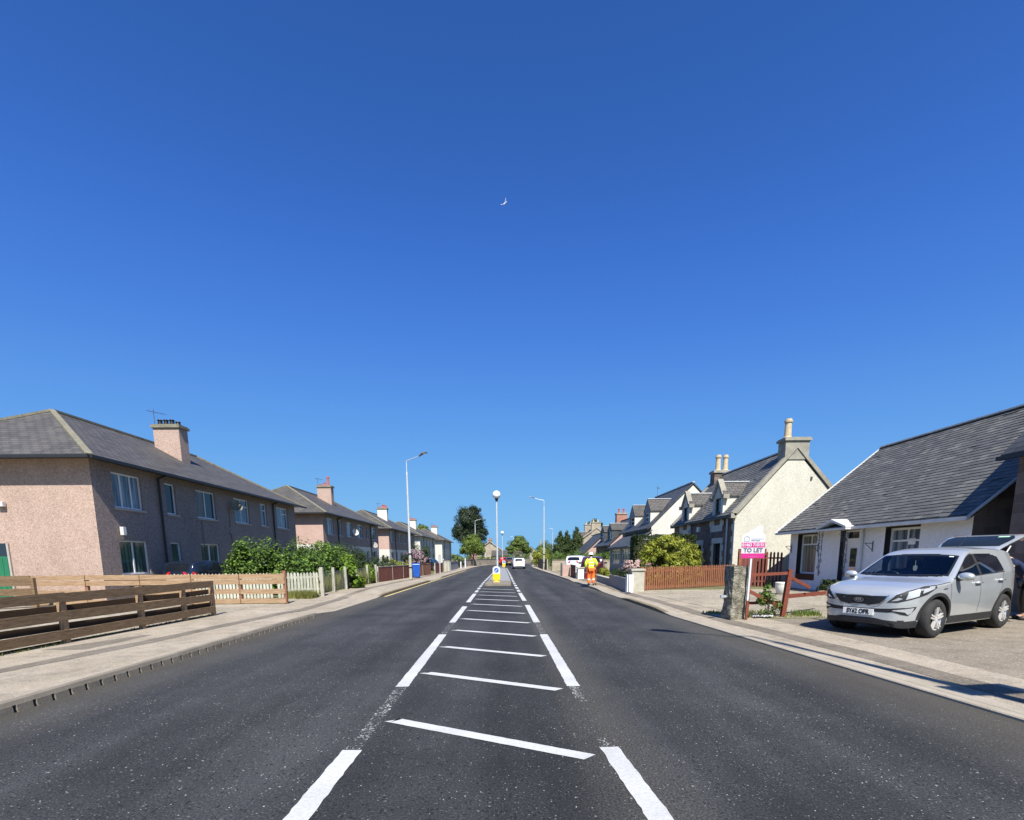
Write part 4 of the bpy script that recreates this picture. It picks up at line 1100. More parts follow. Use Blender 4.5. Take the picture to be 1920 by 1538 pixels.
# white gabled house with two slated dormers and front porch extension
wg = gable_house('white_gabled_house', 'white gabled house with grey slate roof behind the dark hedge', SX, 18.2, 40.9, 51.2, 4.0, 7.3, 'whiteharl', 'greywall', 'slate3', [], xr=14.9, side_over=.08, ridgem='lead')
for yc in (43.2, 48.4): dormer(wg, yc, 2.0, 4.15, 5.35, 6.3, SX+.25, 13.2, 'greywall', 'slate', 'whiteharl', faceim='greywall')
aerial(wg, 14.9, 50.6, 7.3, 1.2)
ex = gable_house('porch_extension', 'low grey slated extension with a long window in front of the white gabled house', 10.0, 11.6, 40.6, 49.2, 2.45, 3.5, 'whiteharl', 'greywall', 'slate3', [(.5, 3.6, .9, 2.2), (4.4, 7.9, .9, 2.2)], xr=11.55)
for q in [(.5, 3.6, .9, 2.2), (4.4, 7.9, .9, 2.2)]: window(ex, (10.0, 40.6), (0, 1), (-1, 0), q, d=.14, style='3t', pane='panecurt')

# pink-gabled houses farther on
pg = gable_house('pink_gabled_house', 'pink gabled dark stone house with red ridge tiles and grey box dormers', 11.6, 18, 56.9, 66.2, 3.0, 6.0, 'pink2', 'stone', 'slate3', [(1.5, 2.5, .9, 2.3), (4.2, 5.1, .2, 2.3), (6.6, 7.7, .9, 2.3)], ridgem='redridge', side_over=.15, frontover=.3)
for q in [(1.5, 2.5, .9, 2.3), (4.2, 5.1, .2, 2.3), (6.6, 7.7, .9, 2.3)]: window(pg, (11.6, 56.9), (0, 1), (-1, 0), q, d=.2, style='s')
for yc in (59.0, 63.6): dormer(pg, yc, 2.4, 3.2, 4.6, 5.3, 11.9, 13.5, 'slate2', 'slate', 'slate3', faceim='slate2')
chimney(pg, 14.2, 15.6, 66.0, 66.9, 5.6, 7.0, 'brickred', 'greystone', [(14.6, 66.45, .6), (15.2, 66.45, .6)], 'redpot')
chimney(pg, 14.2, 15.4, 57.0, 57.6, 5.5, 6.5, 'pink2', 'greystone', [(14.8, 57.3, .3)], 'redpot')
pc = gable_house('pink_cottage', 'low cottage with pink gable and dark roof beyond the parked cars', 11.0, 17, 72.5, 82.5, 2.1, 4.9, 'pink2', 'stone', 'slate3', [(2, 3, .9, 1.9), (6, 7, .9, 1.9)], side_over=.2)
for q in [(2, 3, .9, 1.9), (6, 7, .9, 1.9)]: window(pc, (11.0, 72.5), (0, 1), (-1, 0), q, d=.2, style='s')
ts = gable_house('tall_stone_house', 'tall pale stone house with skewed gable and chimneys beside the cypresses', 12.8, 19.5, 92, 101, 4.3, 6.6, 'palestone', 'palestone', 'slate', [(1.5, 2.6, 2.7, 4.0), (5.5, 6.6, 2.7, 4.0)], skew='palestone')
for q in [(1.5, 2.6, 2.7, 4.0), (5.5, 6.6, 2.7, 4.0)]: window(ts, (12.8, 92), (0, 1), (-1, 0), q, d=.2, style='s')
chimney(ts, 15.2, 16.9, 91.9, 92.7, 5.4, 7.6, 'palestone', 'greystone', [(15.6, 92.3, .5), (16.4, 92.3, .5)], 'buffpot')
chimney(ts, 15.2, 16.9, 100.2, 101, 5.6, 7.7, 'palestone', 'greystone', [(15.6, 100.6, .5), (16.4, 100.6, .5)], 'buffpot')
for yc in (94, 98.5): dormer(ts, yc, 1.7, 3.9, 5.3, 6.0, 12.75, 14.6, 'palestone', 'slate', 'palestone', faceim='palestone')
t2 = gable_house('stone_house', 'stone house with chimney stacks at the far end of the right hand row', 14.5, 21, 106, 116, 4.0, 6.4, 'palestone', 'palestone', 'slate', [], skew='palestone')
chimney(t2, 17, 18.4, 106, 106.8, 5.5, 7.5, 'palestone', 'greystone', [(17.3, 106.4, .5), (18, 106.4, .5)], 'buffpot')
# house in the middle distance, left of the centre tree
mh = gable_house('villa_beyond_bend', 'gabled stone villa with red chimney and steep slate roof beyond the road bend', -7.2, -1.2, 112, 120, 2.8, 4.9, 'palestone', 'palestone', 'slate', [], skew='palestone')
for q in ((1.0, 1.9, 1.0, 2.6), (3.6, 4.6, 1.0, 2.6)):
    window(mh, (-7.2, 112), (1, 0), (0, -1), q, d=-.02, style='s')
bw_ = MB(); bw_.box(-3.6, -.4, 108.5, 111.9, 0, 1.7); bw_.build('side_wing', M['whiteharl'], mh)
bw2 = MB(); bw2.prism([(-3.8, 108.3, 1.7), (-.2, 108.3, 1.7), (-.2, 112, 2.9), (-3.8, 112, 2.9)], (0, 0, .15)); bw2.build('side_wing_roof', M['slate'], mh)
chimney(mh, -4.7, -3.8, 114.5, 115.2, 4.2, 5.4, 'brickred', 'greystone', [(-4.4, 117, .4), (-3.9, 117, .4)], 'redpot')
fh = gable_house('far_stone_house', 'small pale stone house at the far end of the road, beyond the moving car', 9.0, 14.0, 255, 262, 4.5, 6.6, 'palestone', 'palestone', 'slate', [])
for q in ((.8, 1.7, 1.2, 2.6), (3.3, 4.2, 1.2, 2.6), (.8, 1.7, 3.1, 4.2), (3.3, 4.2, 3.1, 4.2)): window(fh, (9.0, 255), (1, 0), (0, -1), q, d=-.02, style='s', sill=False)
sp = thing('church_spire', 'slim grey church spire on the skyline right of the centre tree', 'church', (22.4, 350, 0))
s1 = MB(); s1.box(20.9, 23.9, 348.5, 351.5, 0, 7); s1.build('tower', M['greystone'], sp)
s1 = MB(); s1.cyl((22.4, 350, 6.5), (22.4, 350, 14.5), 1.5, .03, 8); s1.build('spire', M['greystone'], sp)

bk = gable_house('brick_house', 'low red brick house end showing between the farthest flats and the pale green tree', -9.5, -5.0, 128, 136, 3.2, 4.6, 'brickred', 'brickred', 'slate', [])
# ------------------------------------------------------------ fences and walls
rg = random.Random(11)
def plank(mb, p, q, h, th, z, mi=0, jit=.012):
    p = Vector((p[0], p[1], z+rg.uniform(-jit, jit))); q = Vector((q[0], q[1], z+rg.uniform(-jit, jit)))
    mb.bar(p, q, th, h, mi)
nf = thing('plank_fence', 'dark weathered plank fence along the left pavement, nearest to the camera', 'fence', (-8.3, 6, .1))
ys = [-4.5, -2.6, -.7, 1.2, 3.1, 5.0, 7.0, 8.95, 10.75, 12.1, 13.2]
fx = lambda y: -8.48+.042*max(0, y)
for a, b in zip(ys[:-1], ys[1:]):
    for k, z in enumerate((.94, .60, .27)):
        mb = MB(); plank(mb, (fx(a)+.05, a-.02), (fx(b)+.05, b+.0), .17, .025, z); mb.build('plank', M['woodold'], nf)
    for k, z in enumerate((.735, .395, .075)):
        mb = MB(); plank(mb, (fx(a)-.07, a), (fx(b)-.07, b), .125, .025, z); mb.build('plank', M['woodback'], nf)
for y in ys:
    mb = MB(); mb.box(fx(y)-.055, fx(y)+.037, y-.05, y+.05, .05, 1.03); mb.build('post', M['woodnew'] if y > 0 else M['woodold'], nf)
bf = thing('plank_fence', 'pale plank fence across the gravel yard in front of the near flats', 'fence', (-12, 16.6, .1))
xs = [-17.6, -15.9, -14.1, -12.3, -10.6, -9.0, -7.5]
for i, (a, b) in enumerate(zip(xs[:-1], xs[1:])):
    for z in (1.02, .84, .52, .2):
        mb = MB(); plank(mb, (a, 16.55), (b+.02, 16.55), .16, .024, z, 0, .008)
        mb.build('plank', M['woodold'] if i == 0 else M['woodnew'], bf)
for x in xs:
    mb = MB(); big = x == -7.5; mb.box(x-.05, x+.05, 16.565, 16.66, .05, 1.2 if big else 1.1); mb.build('post', M['woodfade'], bf)
lf = thing('plank_fence', 'dark side fence returning from the near flats behind the long plank fence', 'fence', (-13, 13, .1))
for z in (.92, .62, .3):
    for (a, b) in (((-19, 12.2), (-16.6, 14.4)), ((-16.6, 14.4), (-15.2, 15.9))):
        mb = MB(); plank(mb, a, b, .2, .025, z); mb.build('plank', M['woodold'], lf)
for (x, y) in ((-19, 12.2), (-16.6, 14.4), (-15.2, 15.9)):
    mb = MB(); mb.box(x-.05, x+.05, y-.05, y+.05, .05, 1.05); mb.build('post', M['woodold'], lf)
def picket_panel(par, p, q, h, wd, gap, mat, z0=.12, pointed=True, rails=(.3, .8), back=1, th=.02):
    p = Vector(p); q = Vector(q); d = (q-p); L = d.length; d.normalize(); n = Vector((-d.y, d.x, 0))*back
    mb = MB(); k = int(L/(wd+gap))
    for i in range(k):
        a = p+d*(i*(wd+gap)); b = a+d*wd; hh = h+rg.uniform(-.012, .012); c = (a+b)/2; ln = rg.uniform(-.008, .008)
        poly = [(a.x, a.y, z0), (b.x, b.y, z0), (b.x+ln, b.y, z0+hh-.06), (c.x+ln, c.y, z0+hh) , (a.x+ln, a.y, z0+hh-.06)]
        mb.prism(poly, n*th)
    mb.build('pickets', mat, par)
    rm = MB()
    for r in rails:
        a = p+n*(th+.02)+Vector((0, 0, z0+r*h)); b = q+n*(th+.02)+Vector((0, 0, z0+r*h)); rm.bar(a, b, .035, .07)
    rm.build('rail', mat, par)
wp = thing('picket_fence', 'flaking white picket fence in front of the big leafy hedge', 'fence', (-8, 19.3, .1))
picket_panel(wp, (-8.75, 18.75, 0), (-7.55, 19.75, 0), .95, .085, .035, M['picketwhite'])
picket_panel(wp, (-12.6, 18.3, 0), (-8.8, 18.72, 0), .95, .085, .035, M['picketwhite'])
mb = MB(); mb.box(-7.52, -7.4, 19.75, 19.87, .05, 1.25); mb.build('post', M['concrete'], wp)
cf = thing('mesh_fence', 'row of mossy concrete posts with wire mesh and long grass, left pavement', 'fence', (-8, 25, .1))
cps = [(-7.55, 20.0), (-7.85, 22.2), (-7.85, 23.9), (-8.05, 26.2), (-8.15, 28.6), (-8.1, 30.3)]
for x, y in cps:
    mb = MB(); mb.prism([(x-.055, y-.05, .02), (x+.055, y-.05, .02), (x+.055, y+.05, .02), (x-.055, y+.05, .02)], (rg.uniform(-.03, .03), rg.uniform(-.02, .02), 1.18)); mb.build('post', M['concrete'], cf)
wm = MB()
for (a, b) in zip(cps[:-1], cps[1:]):
    for k in range(8): wm.bar((a[0], a[1], .25+k*.11), (b[0], b[1], .25+k*.11), .003, .003)
    for k in range(16):
        f = k/16; x = a[0]+(b[0]-a[0])*f; y = a[1]+(b[1]-a[1])*f; wm.bar((x, y, .2), (x, y, 1.05), .003, .003)
wm.build('wire_mesh', M['galv'], cf)
def board_fence(label, pts, h, mat, capm, posts=True, wd=.14):
    t = thing('board_fence', label, 'fence', (pts[0][0], pts[0][1], .1)); mb = MB(); cm = MB()
    for (a, b) in zip(pts[:-1], pts[1:]):
        p = Vector((a[0], a[1], .1)); q = Vector((b[0], b[1], .1)); L = (q-p).length; d = (q-p)/L; k = int(L/wd)
        for i in range(k):
            u = p+d*L*i/k; v = p+d*(L*(i+1)/k-.006); hh = h+rg.uniform(-.01, .01); n = Vector((d.y, -d.x, 0))*.02
            mb.prism([(u.x, u.y, .08), (v.x, v.y, .08), (v.x, v.y, .1+hh), (u.x, u.y, .1+hh)], n)
        cm.bar(p+Vector((0, 0, h+.02)), q+Vector((0, 0, h+.02)), .07, .04)
        pm = MB(); pm.box(a[0]-.05, a[0]+.03, a[1]-.04, a[1]+.04, .05, h+.16); pm.build('post', M['concrete'], t)
    mb.build('boards', mat, t); cm.build('capping', capm, t)
    return t
board_fence('maroon close-boarded fence left of the tall street lamp and blue bin', [(-8.1, 30.75), (-7.85, 33.5), (-7.7, 36.2), (-7.55, 38.3)], .93, M['woodmaroon'], M['concrete'])
board_fence('faded brown board fence just beyond the blue bin', [(-7.5, 38.6), (-7.2, 41.5), (-6.95, 44.3)], .93, M['woodfade'], M['woodfade'])
board_fence('red-brown board fence beyond the grey signpost on the left', [(-6.9, 46.5), (-6.85, 51.5)], .93, M['woodred'], M['woodfade'])
def low_wall(name, label, pts, h, th, mat, capmat=None, cap=.06, cat='wall', z0=0):
    t = thing(name, label, cat, (pts[0][0], pts[0][1], .1)); mb = MB(); cm = MB()
    for a, b in zip(pts[:-1], pts[1:]):
        mb.bar((a[0], a[1], (z0+h)/2), (b[0], b[1], (z0+h)/2), th, h-z0)
        if capmat: cm.bar((a[0], a[1], h+cap/2+.002), (b[0], b[1], h+cap/2+.002), th+.08, cap)
    mb.build('wall_body', mat, t)
    if capmat: cm.build('coping', capmat, t)
    return t
low_wall('garden_wall', 'grey rendered garden wall beyond the parked car on the left', [(-6.75, 57), (-6.8, 66)], 1.05, .2, M['greywall'], M['kerb'])
for y, s in ((53.5, 'nearer'), (56.0, 'farther')):
    mb = MB(); mb.box(-6.95, -6.65, y-.15, y+.15, .05, 1.15); mb.prism([(-6.98, y-.18, 1.15), (-6.62, y-.18, 1.15), (-6.62, y+.18, 1.15), (-6.98, y+.18, 1.15)], (0, 0, .07))
    o_ = mb.build('gate_pillar', M['concrete'], None); props(o_, s+' concrete gate pillar beside the dark parked car on the left', 'pillar', 'concrete gate pillars on the left')
low_wall('boundary_wall', 'long low stone wall curving round the outside of the road bend', [(-7.6, 72), (-6.4, 88), (-3.0, 100), (1.2, 112), (5, 122)], 1.15, .3, M['palestone'], M['kerb'])

# right side
rp = thing('picket_fence', 'long red-brown picket fence below the golden bush', 'fence', (8, 22.8, .1))
picket_panel(rp, (5.75, 21.3, 0), (11.2, 24.55, 0), 1.02, .085, .055, M['woodbrown'], rails=(.12, .82))
picket_panel(rp, (11.2, 24.55, 0), (11.5, 25.5, 0), 1.02, .085, .055, M['woodbrown'], rails=(.12, .82))
for f in (0, .33, .66, 1):
    mb = MB(); x, y = 5.75+5.45*f, 21.3+3.25*f; mb.box(x-.05, x+.05, y+.06, y+.16, .05, 1.12); mb.build('post', M['woodbrown'], rp)
df = thing('picket_fence', 'tall dark picket fence with gate between the stone villa and the white cottage', 'fence', (12, 23.4, .1))
picket_panel(df, (11.0, 23.5, 0), (13.0, 23.4, 0), 1.62, .09, .075, M['woodmaroon'], rails=(.15, .82))
mb = MB(); mb.box(10.85, 10.98, 23.4, 23.52, .05, 1.75); mb.build('post', M['woodbrown'], df)
mb = MB(); [mb.box(11.3+.1*k, 11.395+.1*k, 24.5, 24.52, .1, 1.9) for k in range(14)]
mb.box(11.3, 12.7, 24.53, 24.56, .5, .6); mb.build('boards', M['woodmaroon'], df)
# rough stone gate pillar
sp_ = thing('stone_pillar', 'rough mossy stone gate pillar beside the to-let sign', 'pillar', (5.44, 11.8, .1))
mb = MB(); N = 14; rs = np.random.RandomState(4)
nx, nz = 5, 14
bm = bmesh.new()
bmesh.ops.create_cube(bm, size=1)
bmesh.ops.subdivide_edges(bm, edges=bm.edges, cuts=9, use_grid_fill=True)
from mathutils import noise as mnoise
for v in bm.verts:
    p = Vector((v.co.x*.42*(1-.1*(v.co.z+.5)), v.co.y*.38, (v.co.z+.5)*1.27))
    d = mnoise.noise(p*4.5)*.05+mnoise.noise(p*14)*.022
    nrm = Vector((v.co.x, v.co.y, v.co.z*.6)).normalized()
    v.co = p+nrm*d+Vector((0, 0, -.03 if abs(v.co.z) > .4 else 0))
me = bpy.data.meshes.new('pillar_shaft'); bm.to_mesh(me); bm.free(); me.materials.append(M['rough'])
so = bpy.data.objects.new('pillar_shaft', me); col.objects.link(so); so.parent = sp_; so.rotation_euler = (0, 0, R(7))
mb = MB(); mb.cyl((5.17, 11.72, .62), (5.05, 11.68, .62), .035, n=8); mb.cyl((5.07, 11.69, .6), (5.07, 11.69, .66), .05, n=8); mb.build('gate_hinge', M['galv'], sp_)
# to-let board
tl_ = thing('to_let_sign', 'white and magenta estate agent board reading TO LET on a white post', 'sign', (5.60, 11.52, .1), R(-8))
tl_.scale = (.88, .88, .88)
def text_mesh(name, s, size, mat, par, loc, rot=(math.pi/2, 0, 0), extr=.001, bold=.0, sx=1):
    cu = bpy.data.curves.new(name, 'FONT'); cu.body = s; cu.size = size; cu.align_x = 'CENTER'; cu.align_y = 'CENTER'; cu.extrude = extr; cu.offset = bold; cu.resolution_u = 3
    ob = bpy.data.objects.new(name+'_tmp', cu); col.objects.link(ob)
    dg = bpy.context.evaluated_depsgraph_get(); me = bpy.data.meshes.new_from_object(ob.evaluated_get(dg))
    me.name = name
    bpy.data.objects.remove(ob); me.materials.clear(); me.materials.append(mat)
    o = bpy.data.objects.new(name, me); col.objects.link(o); o.parent = par; o.location = loc; o.rotation_euler = rot; o.scale = (sx, 1, 1)
    return o
def lmb(mb, name, mat, par, **k): return mb.build(name, mat, par, world=False, **k)
mb = MB(); mb.bar((-.0, 0, .5), (.02, 0, 1.5), .045, .045); mb.bar((.02, -.0, 1.5), (.03, 0, 2.35), .045, .045)
lmb(mb, 'post', M['signwhite'], tl_)
mb = MB(); mb.bar((-.01, 0, -.05), (0, 0, .5), .055, .05); lmb(mb, 'post_foot', M['woodred'], tl_)
W_ = .58; z0 = 1.62
def bp(x, z, y=-.03): return (x-W_/2+.05, y, z0+z)
mb = MB(); mb.prism([bp(0, 0), bp(W_, 0), bp(W_, .58), bp(.50, .67), bp(.50, .83), bp(.38, .83), bp(.36, .80), bp(0, .58)], (0, .008, 0))
bd = lmb(mb, 'board', M['signwhite'], tl_)
mb = MB()
for a, b in ((.0, .125), (.275, .405)): mb.prism([bp(0, a, -.032), bp(W_, a, -.032), bp(W_, b, -.032), bp(0, b, -.032)], (0, .0015, 0))
lmb(mb, 'printed_band', M['magenta'], bd)
xc = .05
text_mesh('board_lettering', 'TO LET', .145, M['signtext'], bd, (xc, -.0345, z0+.20), bold=.006)
text_mesh('board_phone_number', '01463 710151', .112, M['signwhite'], bd, (xc, -.0345, z0+.34), bold=.003, sx=.86)
text_mesh('board_small_print', 'estate agents', .042, M['signtext'], bd, (xc+.05, -.0335, z0+.455), bold=.0008)
text_mesh('board_address_line', '... ... ... ... ...', .05, M['signwhite'], bd, (xc, -.0335, z0+.06))
mb = MB(); 
pts = [(.06, .44), (.18, .44), (.18, .53), (.12, .575), (.06, .53), (.06, .44)]
for a, b in zip(pts[:-1], pts[1:]): mb.bar(bp(a[0], a[1], -.0335), bp(b[0], b[1], -.0335), .003, .006, up=(0, 0, 1)) if a[0] != b[0] else mb.bar(bp(a[0], a[1], -.0335), bp(b[0], b[1], -.0335), .003, .006, up=(1, 0, 0))
lmb(mb, 'house_logo', M['signtext'], bd)
mb = MB(); mb.box(xc-.06, xc+.25, -.0335, -.032, z0+.49, z0+.498); lmb(mb, 'printed_line', M['signtext'], bd)
# broken red fence
rf = thing('rail_fence', 'broken red-brown rail fence with a leaning post, right of the stone pillar', 'fence', (6.75, 12.0, .1))
mb = MB(); mb.bar((6.66, 11.9, .05), (6.74, 11.85, 1.25), .1, .1, up=(0, 1, 0)); mb.build('post', M['woodred'], rf)
for n_, p, q, wd in (('rail', (5.72, 11.7, 1.13), (6.68, 11.85, 1.16), .07), ('brace', (5.8, 11.9, .74), (6.72, 12.0, .30), .08), ('rail', (5.85, 12.1, .42), (6.66, 12.0, .45), .07),
                     ('brace', (6.75, 11.9, 1.08), (7.55, 12.35, .78), .08), ('rail', (6.75, 11.9, .88-.28), (8.6, 13.3, .57), .1)):
    mb = MB(); mb.bar(p, q, .03, wd); mb.build(n_, M['woodred'], rf)
mb = MB(); mb.box(5.86, 5.92, 12.08, 12.16, .05, 1.25); mb.build('post', M['woodred'], rf)
# pot, bricks, cloth, manhole
mb = MB(); mb.lathe((10.44, 18.8, .1), [(0, 0), (.14, 0), (.2, .06), (.235, .2), (.25, .33), (.24, .4), (.255, .43), (.25, .46), (.2, .46), (.2, .4), (0, .4)], 20)
po = mb.build('plant_pot', M['potwhite'], None, smooth=True); props(po, 'round off-white glazed plant pot in front of the white cottage', 'plant pot')
ro = thing('brick_edging', 'loose orange bricks and dark earth under the cottage window', 'bricks', (11.6, 18.6, .1))
mb = MB()
for k in range(9): 
    x, y = 10.95+rg.uniform(-.1, 1.2), 17.2+rg.uniform(-.3, 1.6); a = rg.uniform(0, 3); d = Vector((math.cos(a), math.sin(a), 0))*.13
    mb.bar((x-d.x, y-d.y, .16+.06*(k % 2)), (x+d.x, y+d.y, .17+.06*(k % 2)), .12, .09)
mb.build('bricks', M['terracotta'], ro)
cl = MB(); rs = np.random.RandomState(8)
gx, gy = 12, 7
pts = [(5.86+.045*i+.0*j, 11.62+.03*j+.005*i, .115+.035*abs(math.sin(i*1.3+j))+.02*rs.rand()) for j in range(gy) for i in range(gx)]
cl.add(pts, [(j*gx+i, j*gx+i+1, (j+1)*gx+i+1, (j+1)*gx+i) for j in range(gy-1) for i in range(gx-1)])
co_ = cl.build('discarded_cloth', M['cloth'], None, smooth=True); props(co_, 'crumpled black and white cloth lying at the foot of the stone pillar', 'cloth')

# pillars and walls along the right pavement
pl = thing('gate_pillar', 'mottled concrete gate pier at the left end of the picket fence', 'pillar', (5.45, 20.9, .1))
mb = MB(); mb.box(5.2, 5.72, 20.85, 21.25, 0, .98); mb.build('pier', M['concrete'], pl); mb = MB(); mb.box(5.15, 5.75, 20.8, 21.3, .98, 1.06); mb.build('cap', M['concrete'], pl)
pl = thing('gate_pillar', 'white painted gate post beside the iron post and grey garden wall', 'pillar', (5.0, 20.7, .1))
mb = MB(); mb.box(4.93, 5.19, 20.6, 20.9, 0, .82); mb.build('pier', M['whitewall'], pl)
low_wall('garden_wall', 'grey rendered garden wall leading away from the white gate post', [(5.05, 20.95), (5.25, 25.4)], .66, .2, M['greywall'], None)
low_wall('garden_wall', 'low grey step-down wall behind the worker', [(5.27, 25.45), (5.45, 30.5)], .42, .2, M['greywall'], M['concrete'], .05)
hb_ = MB(); rs = np.random.RandomState(5)
bush('clipped_hedge', 'small clipped dark box hedge on top of the grey garden wall', 'hedge', [(5.3, 22.5, .8, .3, 1.3, .22), (5.35, 24.5, .8, .3, 1.1, .2)], 4500, .03, M['leafdark'], 61)
mb = MB(); mb.cyl((4.86, 20.05, .1), (4.86, 20.05, 1.08), .018, n=6); mb.cyl((4.86, 20.05, .1), (4.86, 20.05, .15), .13, .05, 10)
ip = mb.build('iron_post', M['iron'], None); props(ip, 'thin dark iron post on a round base in front of the white gate post', 'post')
pl = thing('gate_pillar', 'square white pillar left of the worker', 'pillar', (5.0, 33.3, .1))
mb = MB(); mb.box(4.62, 5.02, 33.1, 33.5, 0, .80); mb.build('pier', M['whitewall'], pl); mb = MB(); mb.box(4.57, 5.07, 33.05, 33.55, .8, .88); mb.build('cap', M['concrete'], pl)
pl = thing('gate_pillar', 'pale block pillar with a dark post, farther along the right pavement', 'pillar', (4.6, 38.5, .1))
mb = MB(); mb.box(4.15, 4.95, 38.4, 38.7, 0, .95); mb.build('pier', M['pink2'], pl); mb = MB(); mb.box(4.0, 4.13, 38.3, 38.42, 0, 1.1); mb.build('post', M['iron'], pl)
board_fence('dark weathered fence between the two pale pillars on the right', [(4.6, 33.9), (4.75, 38.2)], .85, M['woodmaroon'], M['woodold'])
gt = thing('garden_gate', 'brown wooden garden gate behind the worker', 'gate', (5.3, 33.2, .1))
picket_panel(gt, (5.05, 32.2, 0), (5.7, 32.6, 0), .95, .1, .02, M['woodbrown'], rails=(.2, .8))
low_wall('boundary_wall', 'pale stone wall under the clipped green hedge on the right', [(4.6, 53), (11.5, 53.6)], 1.2, .3, M['palestone'], M['kerb'])
board_fence('dark board fence behind the farther street lamp on the right', [(4.35, 56), (4.2, 62), (4.3, 73)], 1.15, M['woodold'], M['woodold'])

# ------------------------------------------------------------ lamps, beacons, bollards, signs
def street_lamp(label, loc, rz, h=8.2, arm=1.55, rise=.38, sleeve=True):
    t = thing('street_lamp', label, 'street lamp', loc, rz, 'street lamps')
    mb = MB(); mb.cyl((0, 0, 1.5), (0, 0, h-.9), .085, .06, 12); mb.cyl((0, 0, h-.9), (0, 0, h-.75), .06, .035, 10); mb.cyl((0, 0, h-.75), (0, 0, h), .035, .03, 8)
    lmb(mb, 'column', M['polegrey'], t)
    mb = MB(); mb.cyl((0, 0, -.05), (0, 0, 1.5), .115, .105, 12); lmb(mb, 'column_base', M['concrete'], t)
    mb = MB()
    for z in (.75, 1.72): mb.cyl((0, 0, z), (0, 0, z+.09), .121, .121, 12)
    lmb(mb, 'band', M['black'], t)
    mb = MB(); mb.cyl((0, 0, h-.02), (arm*.72, 0, h+rise*.6), .03, .025, 8); lmb(mb, 'arm', M['polegrey'], t)
    mb = MB(); a = Vector((arm*.68, 0, h+rise*.55)); b = Vector((arm+.12, 0, h+rise)); mb.hexa([a+Vector((0, -.05, -.03)), a+Vector((0, .05, -.03)), b+Vector((-.25, .15, -.03)), b+Vector((-.25, -.15, -.03)),
        a+Vector((0, -.04, .04)), a+Vector((0, .04, .04)), b+Vector((-.25, .13, .05)), b+Vector((-.25, -.13, .05))])
    c = b+Vector((-.25, 0, 0)); mb.hexa([c+Vector((0, -.15, -.03)), c+Vector((0, .15, -.03)), b+Vector((.05, .12, .0)), b+Vector((.05, -.12, .0)), c+Vector((0, -.13, .05)), c+Vector((0, .13, .05)), b+Vector((.05, .1, .05)), b+Vector((.05, -.1, .05))])
    hd = lmb(mb, 'lamp_head', M['poletop'], t)
    mb = MB(); mb.box(arm-.2, arm+.1, -.09, .09, h+rise-.045, h+rise-.032); lmb(mb, 'lens', M['lampglass'], hd)
    return t
street_lamp('tall street lamp on the left pavement beside the blue bin', (-7.1, 35.9, .1), R(-25))
street_lamp('street lamp on the right pavement in front of the dark board fence', (4.12, 58.3, .1), R(180), 7.9)
street_lamp('distant street lamp against the dark cypresses on the right', (10.4, 118, .1), R(180), 7.9)
street_lamp('distant street lamp in front of the dark pine on the left', (-5.9, 89, .1), R(0), 7.9)
street_lamp('distant street lamp in front of the centre tree', (1.5, 165, .1), R(180), 8)
sl = street_lamp('street lamp just off the right edge, throwing the long shadow over the yard', (5.86, 2.0, .1), R(150), 9.2, 1.6)
mb = MB(); mb.box(5.62, 6.35, 1.86, 1.88, 4.25, 4.75); mb.build('sign_plate', M['galv'], sl)
def beacon(label, x, y, h=5.0):
    t = thing('globe_beacon', label, 'beacon lamp', (x, y, .1), 0, 'white globe beacons on the refuge islands')
    mb = MB(); mb.cyl((0, 0, 0), (0, 0, h-.1), .055, .045, 12); lmb(mb, 'pole', M['polegrey'], t)
    mb = MB(); mb.cyl((0, 0, h-.28), (0, 0, h-.05), .05, .12, 12); lmb(mb, 'collar', M['black'], t)
    mb = MB(); n = 14; mb.lathe((0, 0, h+.13), [(.24*math.sin(math.pi*i/n), -.24*math.cos(math.pi*i/n)) for i in range(n+1)], 24); lmb(mb, 'globe', M['opal'], t, smooth=True)
    return t
beacon('nearer white globe lamp on a tall pole behind the yellow bollard', -.70, 30.4, 5.05)
beacon('farther small white globe lamp on the second refuge island', -.95, 76.4, 5.0)
def bollard(label, x, y):
    t = thing('traffic_bollard', label, 'bollard', (x, y, .1), 0, 'yellow and white keep-left bollards')
    def sl_(w0, w1, z0, z1, d=.13): return [(-w0, -d/2, z0), (w0, -d/2, z0), (w1, -d/2, z1), (-w1, -d/2, z1)]
    mb = MB(); mb.prism([(-.20, -.08, .12), (.20, -.08, .12), (.225, -.08, .25), (.225, -.08, .52), (-.225, -.08, .52), (-.225, -.08, .25)], (0, .16, 0)); mb.box(-.2, .2, -.11, .11, 0, .05); mb.box(-.1, .1, -.07, .07, .05, .12)
    lmb(mb, 'yellow_body', M['bollyellow'], t, bevel=.02)
    pts = [(-.222, .522), (.222, .522), (.222, .80)]+[(.222*math.cos(a), .80+.16*math.sin(a)) for a in [math.pi*k/12 for k in range(1, 12)]]+[(-.222, .80)]
    mb = MB(); mb.prism([(a, -.075, b) for a, b in pts], (0, .15, 0)); lmb(mb, 'white_body', M['signwhite'], t)
    mb = MB(); mb.prism([(.135*math.cos(2*math.pi*k/24), -.078, .72+.135*math.sin(2*math.pi*k/24)) for k in range(24)], (0, -.006, 0)); s = lmb(mb, 'keep_left_disc', M['signblue'], t)
    mb = MB(); mb.bar((.07, -.086, .79), (-.03, -.086, .69), .004, .035, up=(0, 0, 1)); mb.prism([(-.085, -.084, .635), (.015, -.084, .66), (-.06, -.084, .735)], (0, -.004, 0)); lmb(mb, 'arrow', M['signwhite'], s)
    return t
bollard('nearer yellow and white bollard with blue keep-left arrow on the refuge island', -.74, 29.6)
bollard('farther yellow and white bollard on the second refuge island', -.72, 73.8)
bn = thing('wheelie_bin', 'blue wheelie bin standing beside the tall left street lamp', 'bin', (-7.0, 37.6, .1), R(10))
